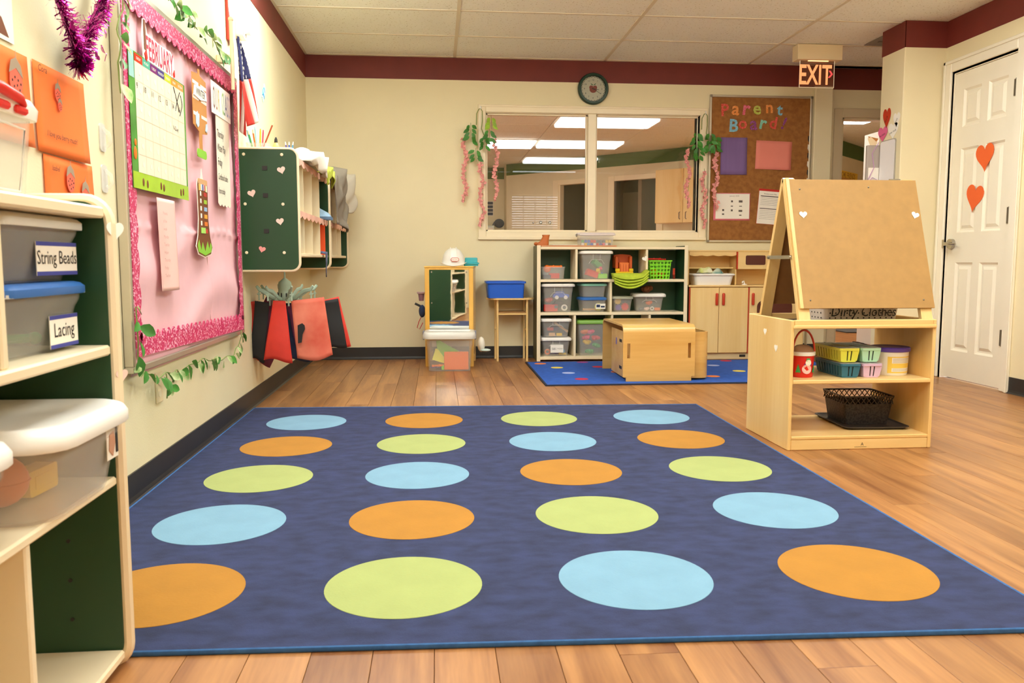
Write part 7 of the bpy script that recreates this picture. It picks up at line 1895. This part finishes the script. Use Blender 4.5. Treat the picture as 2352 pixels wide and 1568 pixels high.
# ------------------------------------------------------------------ right wall return: white board, valentines, wall file
def on_ret(y, z, off=0.0): return (4.2298 - off, y, z)
wbd = thing('whiteboard', 'small white dry-erase board with grey edge on the wall corner', 'whiteboard', on_ret(5.755, 1.365), WR)
part('frame', MB().prism(rrect(0.20, 0.30, 0.02, 4, 0.10, 0.15), -0.008, -0.0005, 'xz'), mat('frame_grey', '#a9a296', 0.4), wbd)
part('board', MB().prism(rrect(0.186, 0.286, 0.016, 4, 0.10, 0.15), -0.0105, -0.0081, 'xz'), mat('board_white', '#f3eff0', 0.2), wbd)
ov = lambda w, h: [(w / 2 * math.cos(k * PI / 10), h / 2 * math.sin(k * PI / 10)) for k in range(20)]
for (y, z, pts, m, txt, lab) in ((5.690, 1.815, [(x * 1.0, zz * 1.6) for x, zz in heart(0.10)], m_redw, 'ALLIE', 'long red paper heart with dark writing above the whiteboard'), (5.565, 1.785, [(x, zz * 1.35) for x, zz in heart(0.085)], m_heartw, 'Love', 'slim white paper heart beside the red heart'),
                                 (5.735, 1.71, heart(0.125), mat('valentine_pink', '#ea6f9c', 0.7), 'be mine', 'pink paper heart with writing left of the whiteboard corner'), (5.605, 1.715, heart(0.13), m_heartw, 'you rock', 'broad white paper heart just above the whiteboard')):
    t = thing('valentine', lab, 'paper heart', on_ret(y, z, 0.0005 if 'white' in lab.split(' paper')[0] else 0.003), WR, 'valentines on the wall corner')
    part('heart', MB().prism(pts, -0.0015, 0, 'xz'), m, t)
    part('lettering', MB().text(txt, 0.024, 0, -0.008, -0.002, rot=0.9 if txt in ('ALLIE', 'Love') else 0.2), m_ink, t)
wf = thing('file_pocket', 'clear wall file with papers and purple ribbon at the corner', 'wall file', on_ret(5.788, 1.36), WR)
part('pocket', MB().box(0.002, -0.10, 0.0, 0.030, -0.001, 0.28, 0.004), mat('file_grey', '#b9ada4', 0.35, alpha=0.75), wf)
part('paper', MB().prism([(-0.012, 0.33), (-0.09, 0.345), (-0.045, 0.27)], 0.010, 0.012, 'yz'), m_brown2, wf)
part('paper', MB().prism([(-0.02, 0.30), (-0.07, 0.34), (-0.095, 0.33), (-0.06, 0.24)], 0.014, 0.016, 'yz'), m_cream, wf)
part('paper', MB().box(0.031, -0.09, 0.0, 0.033, -0.01, 0.12), m_paper, wf)
m_rib = mat('ribbon_lilac', '#c79ac9', 0.6)
part('ribbon', MB().tube([(0.036, -0.02, 0.30), (0.04, -0.07, 0.22), (0.038, -0.05, 0.12), (0.04, -0.09, 0.04), (0.04, -0.11, -0.01), (0.04, -0.06, 0.05), (0.04, -0.02, 0.03), (0.04, -0.04, -0.03)], 0.004, 6, flat=0.5), m_rib, wf, True)
for (y, z, a, lab) in ((5.055, 1.468, 0.05, 'upper orange paper heart on the cream door'), (5.138, 1.215, -0.18, 'lower tilted orange paper heart on the cream door')):
    solo('paper_heart', MB().prism(rot2([(x, zz * 1.12) for x, zz in heart(0.175, 40)], a), -0.0015, 0, 'xz'), mat('heart_orange', '#f26a2e', 0.8), lab, 'paper heart', (XR + 0.0105, y, z), WR, 'paper hearts stuck around the room')
ns = thing('notice_sheet', 'white notice with green base at the frame side of the door', 'sheet', (XR - 0.0005, 4.585, 1.41), WR)
part('sheet', MB().box(0, -0.0012, 0, 0.2, 0, 0.19), m_paper, ns)
part('strip', MB().box(0, -0.0018, 0, 0.2, -0.0013, 0.03), m_lime, ns)

# ------------------------------------------------------------------ things in the neighbouring room
wc = thing('hanging_cabinet', 'birch wall cabinet with two doors in the next room', 'cabinet', (A.x + U.x * 3.05, A.y + U.y * 3.05, 1.35), ang)
part('body', MB().box(0, -0.30, 0, 0.92, -0.005, 0.76), m_birch, wc)
for x0, x1, hx in ((0.002, 0.442, 0.40), (0.448, 0.918, 0.50)):
    d = part('door', MB().box(x0, -0.32, 0.003, x1, -0.3005, 0.757, 0.002), m_birch, wc)
    part('handle', MB().tube([(hx, -0.321, 0.05), (hx, -0.345, 0.06), (hx, -0.345, 0.14), (hx, -0.321, 0.15)], 0.006, 6), m_maroon, d, True)
pst = thing('far_poster', 'dark photo poster on the far wall of the next room', 'poster', (1.90, 14.598, 1.60))
part('sheet', MB().box(0, -0.003, 0, 0.13, 0, 0.26), m_paper, pst)
for k in range(4): part('photo', MB().box(0.008, -0.004, 0.012 + k * 0.062, 0.122, -0.0031, 0.062 + k * 0.062), m_navy, pst)
cf = thing('coat', 'dark blue coat hanging on the far wall of the next room', 'clothing', (2.13, 14.58, 1.42))
part('body', MB().ell(0, 0, 0.05, 0.09, 0.03, 0.08, 12, 8), m_navy, cf, True)
part('sleeve', MB().tube([(-0.07, -0.01, 0.07), (-0.11, -0.01, 0.0), (-0.13, -0.01, -0.05)], 0.022, 8), m_navy, cf, True)
sl_ = thing('drawer_tower', 'pale plastic drawers against the far wall of the next room', 'drawers', (1.60, 14.2, 0))
part('body', MB().box(0, 0, 0, 0.42, 0.38, 1.42, 0.01), mat('pale_aqua2', '#cfdcd2', 0.4), sl_)
for k in range(9): part('drawer', MB().box(0.02, -0.008, 0.04 + k * 0.152, 0.40, -0.0005, 0.165 + k * 0.152, 0.004), m_paper, sl_)
fb = thing('far_bulletin', 'tan bulletin board with yellow letter border in the next room', 'bulletin board', (A2.x + U2.x * 1.25, A2.y + U2.y * 1.25, 1.0), ang2)
part('board', MB().box(0, -0.02, 0, 0.98, -0.001, 1.04), mat('tan_board', '#c68f3e', 0.8), fb)
m_yb = mat('yellow_border', '#f0c63a', 0.7)
part('border', MB().box(0.0, -0.023, 0.95, 0.98, -0.0205, 1.04), m_yb, fb)
part('border', MB().box(0.92, -0.023, 0.0, 0.98, -0.0205, 0.9499), m_yb, fb)
part('lettering', MB().text('WELCOME FRIENDS', 0.10, 0.47, 0.955, -0.0235, sx=0.9, bold=0.02), mat('letter_gold', '#a87a1c', 0.7), fb)
mt = thing('door_mat', 'dark grey mat on the floor beyond the doorway', 'mat', (5.62, 8.82, 0))
part('pile', MB().box(0.02, 0.02, 0, 0.88, 0.68, 0.010), mat('mat_grey', '#5b5a58', 0.95, var=0.1), mt)
part('edge', MB().box(0, 0, 0, 0.90, 0.02, 0.008).box(0, 0.68, 0, 0.9, 0.70, 0.008).box(0, 0.02, 0, 0.02, 0.68, 0.008).box(0.88, 0.02, 0, 0.9, 0.68, 0.008), m_black, mt)
wg = thing('door_wedge', 'black rubber wedge at the foot of the open far door', 'wedge', (5.10, 7.55, 0), R(30))
part('wedge', MB().prism([(-0.09, 0), (0.09, 0), (0.09, 0.006), (-0.09, 0.04)], -0.025, 0.025, 'xz'), m_black, wg)
part('rib', MB().box(-0.088, -0.026, 0.0, -0.07, 0.026, 0.038), m_darkbin, wg)
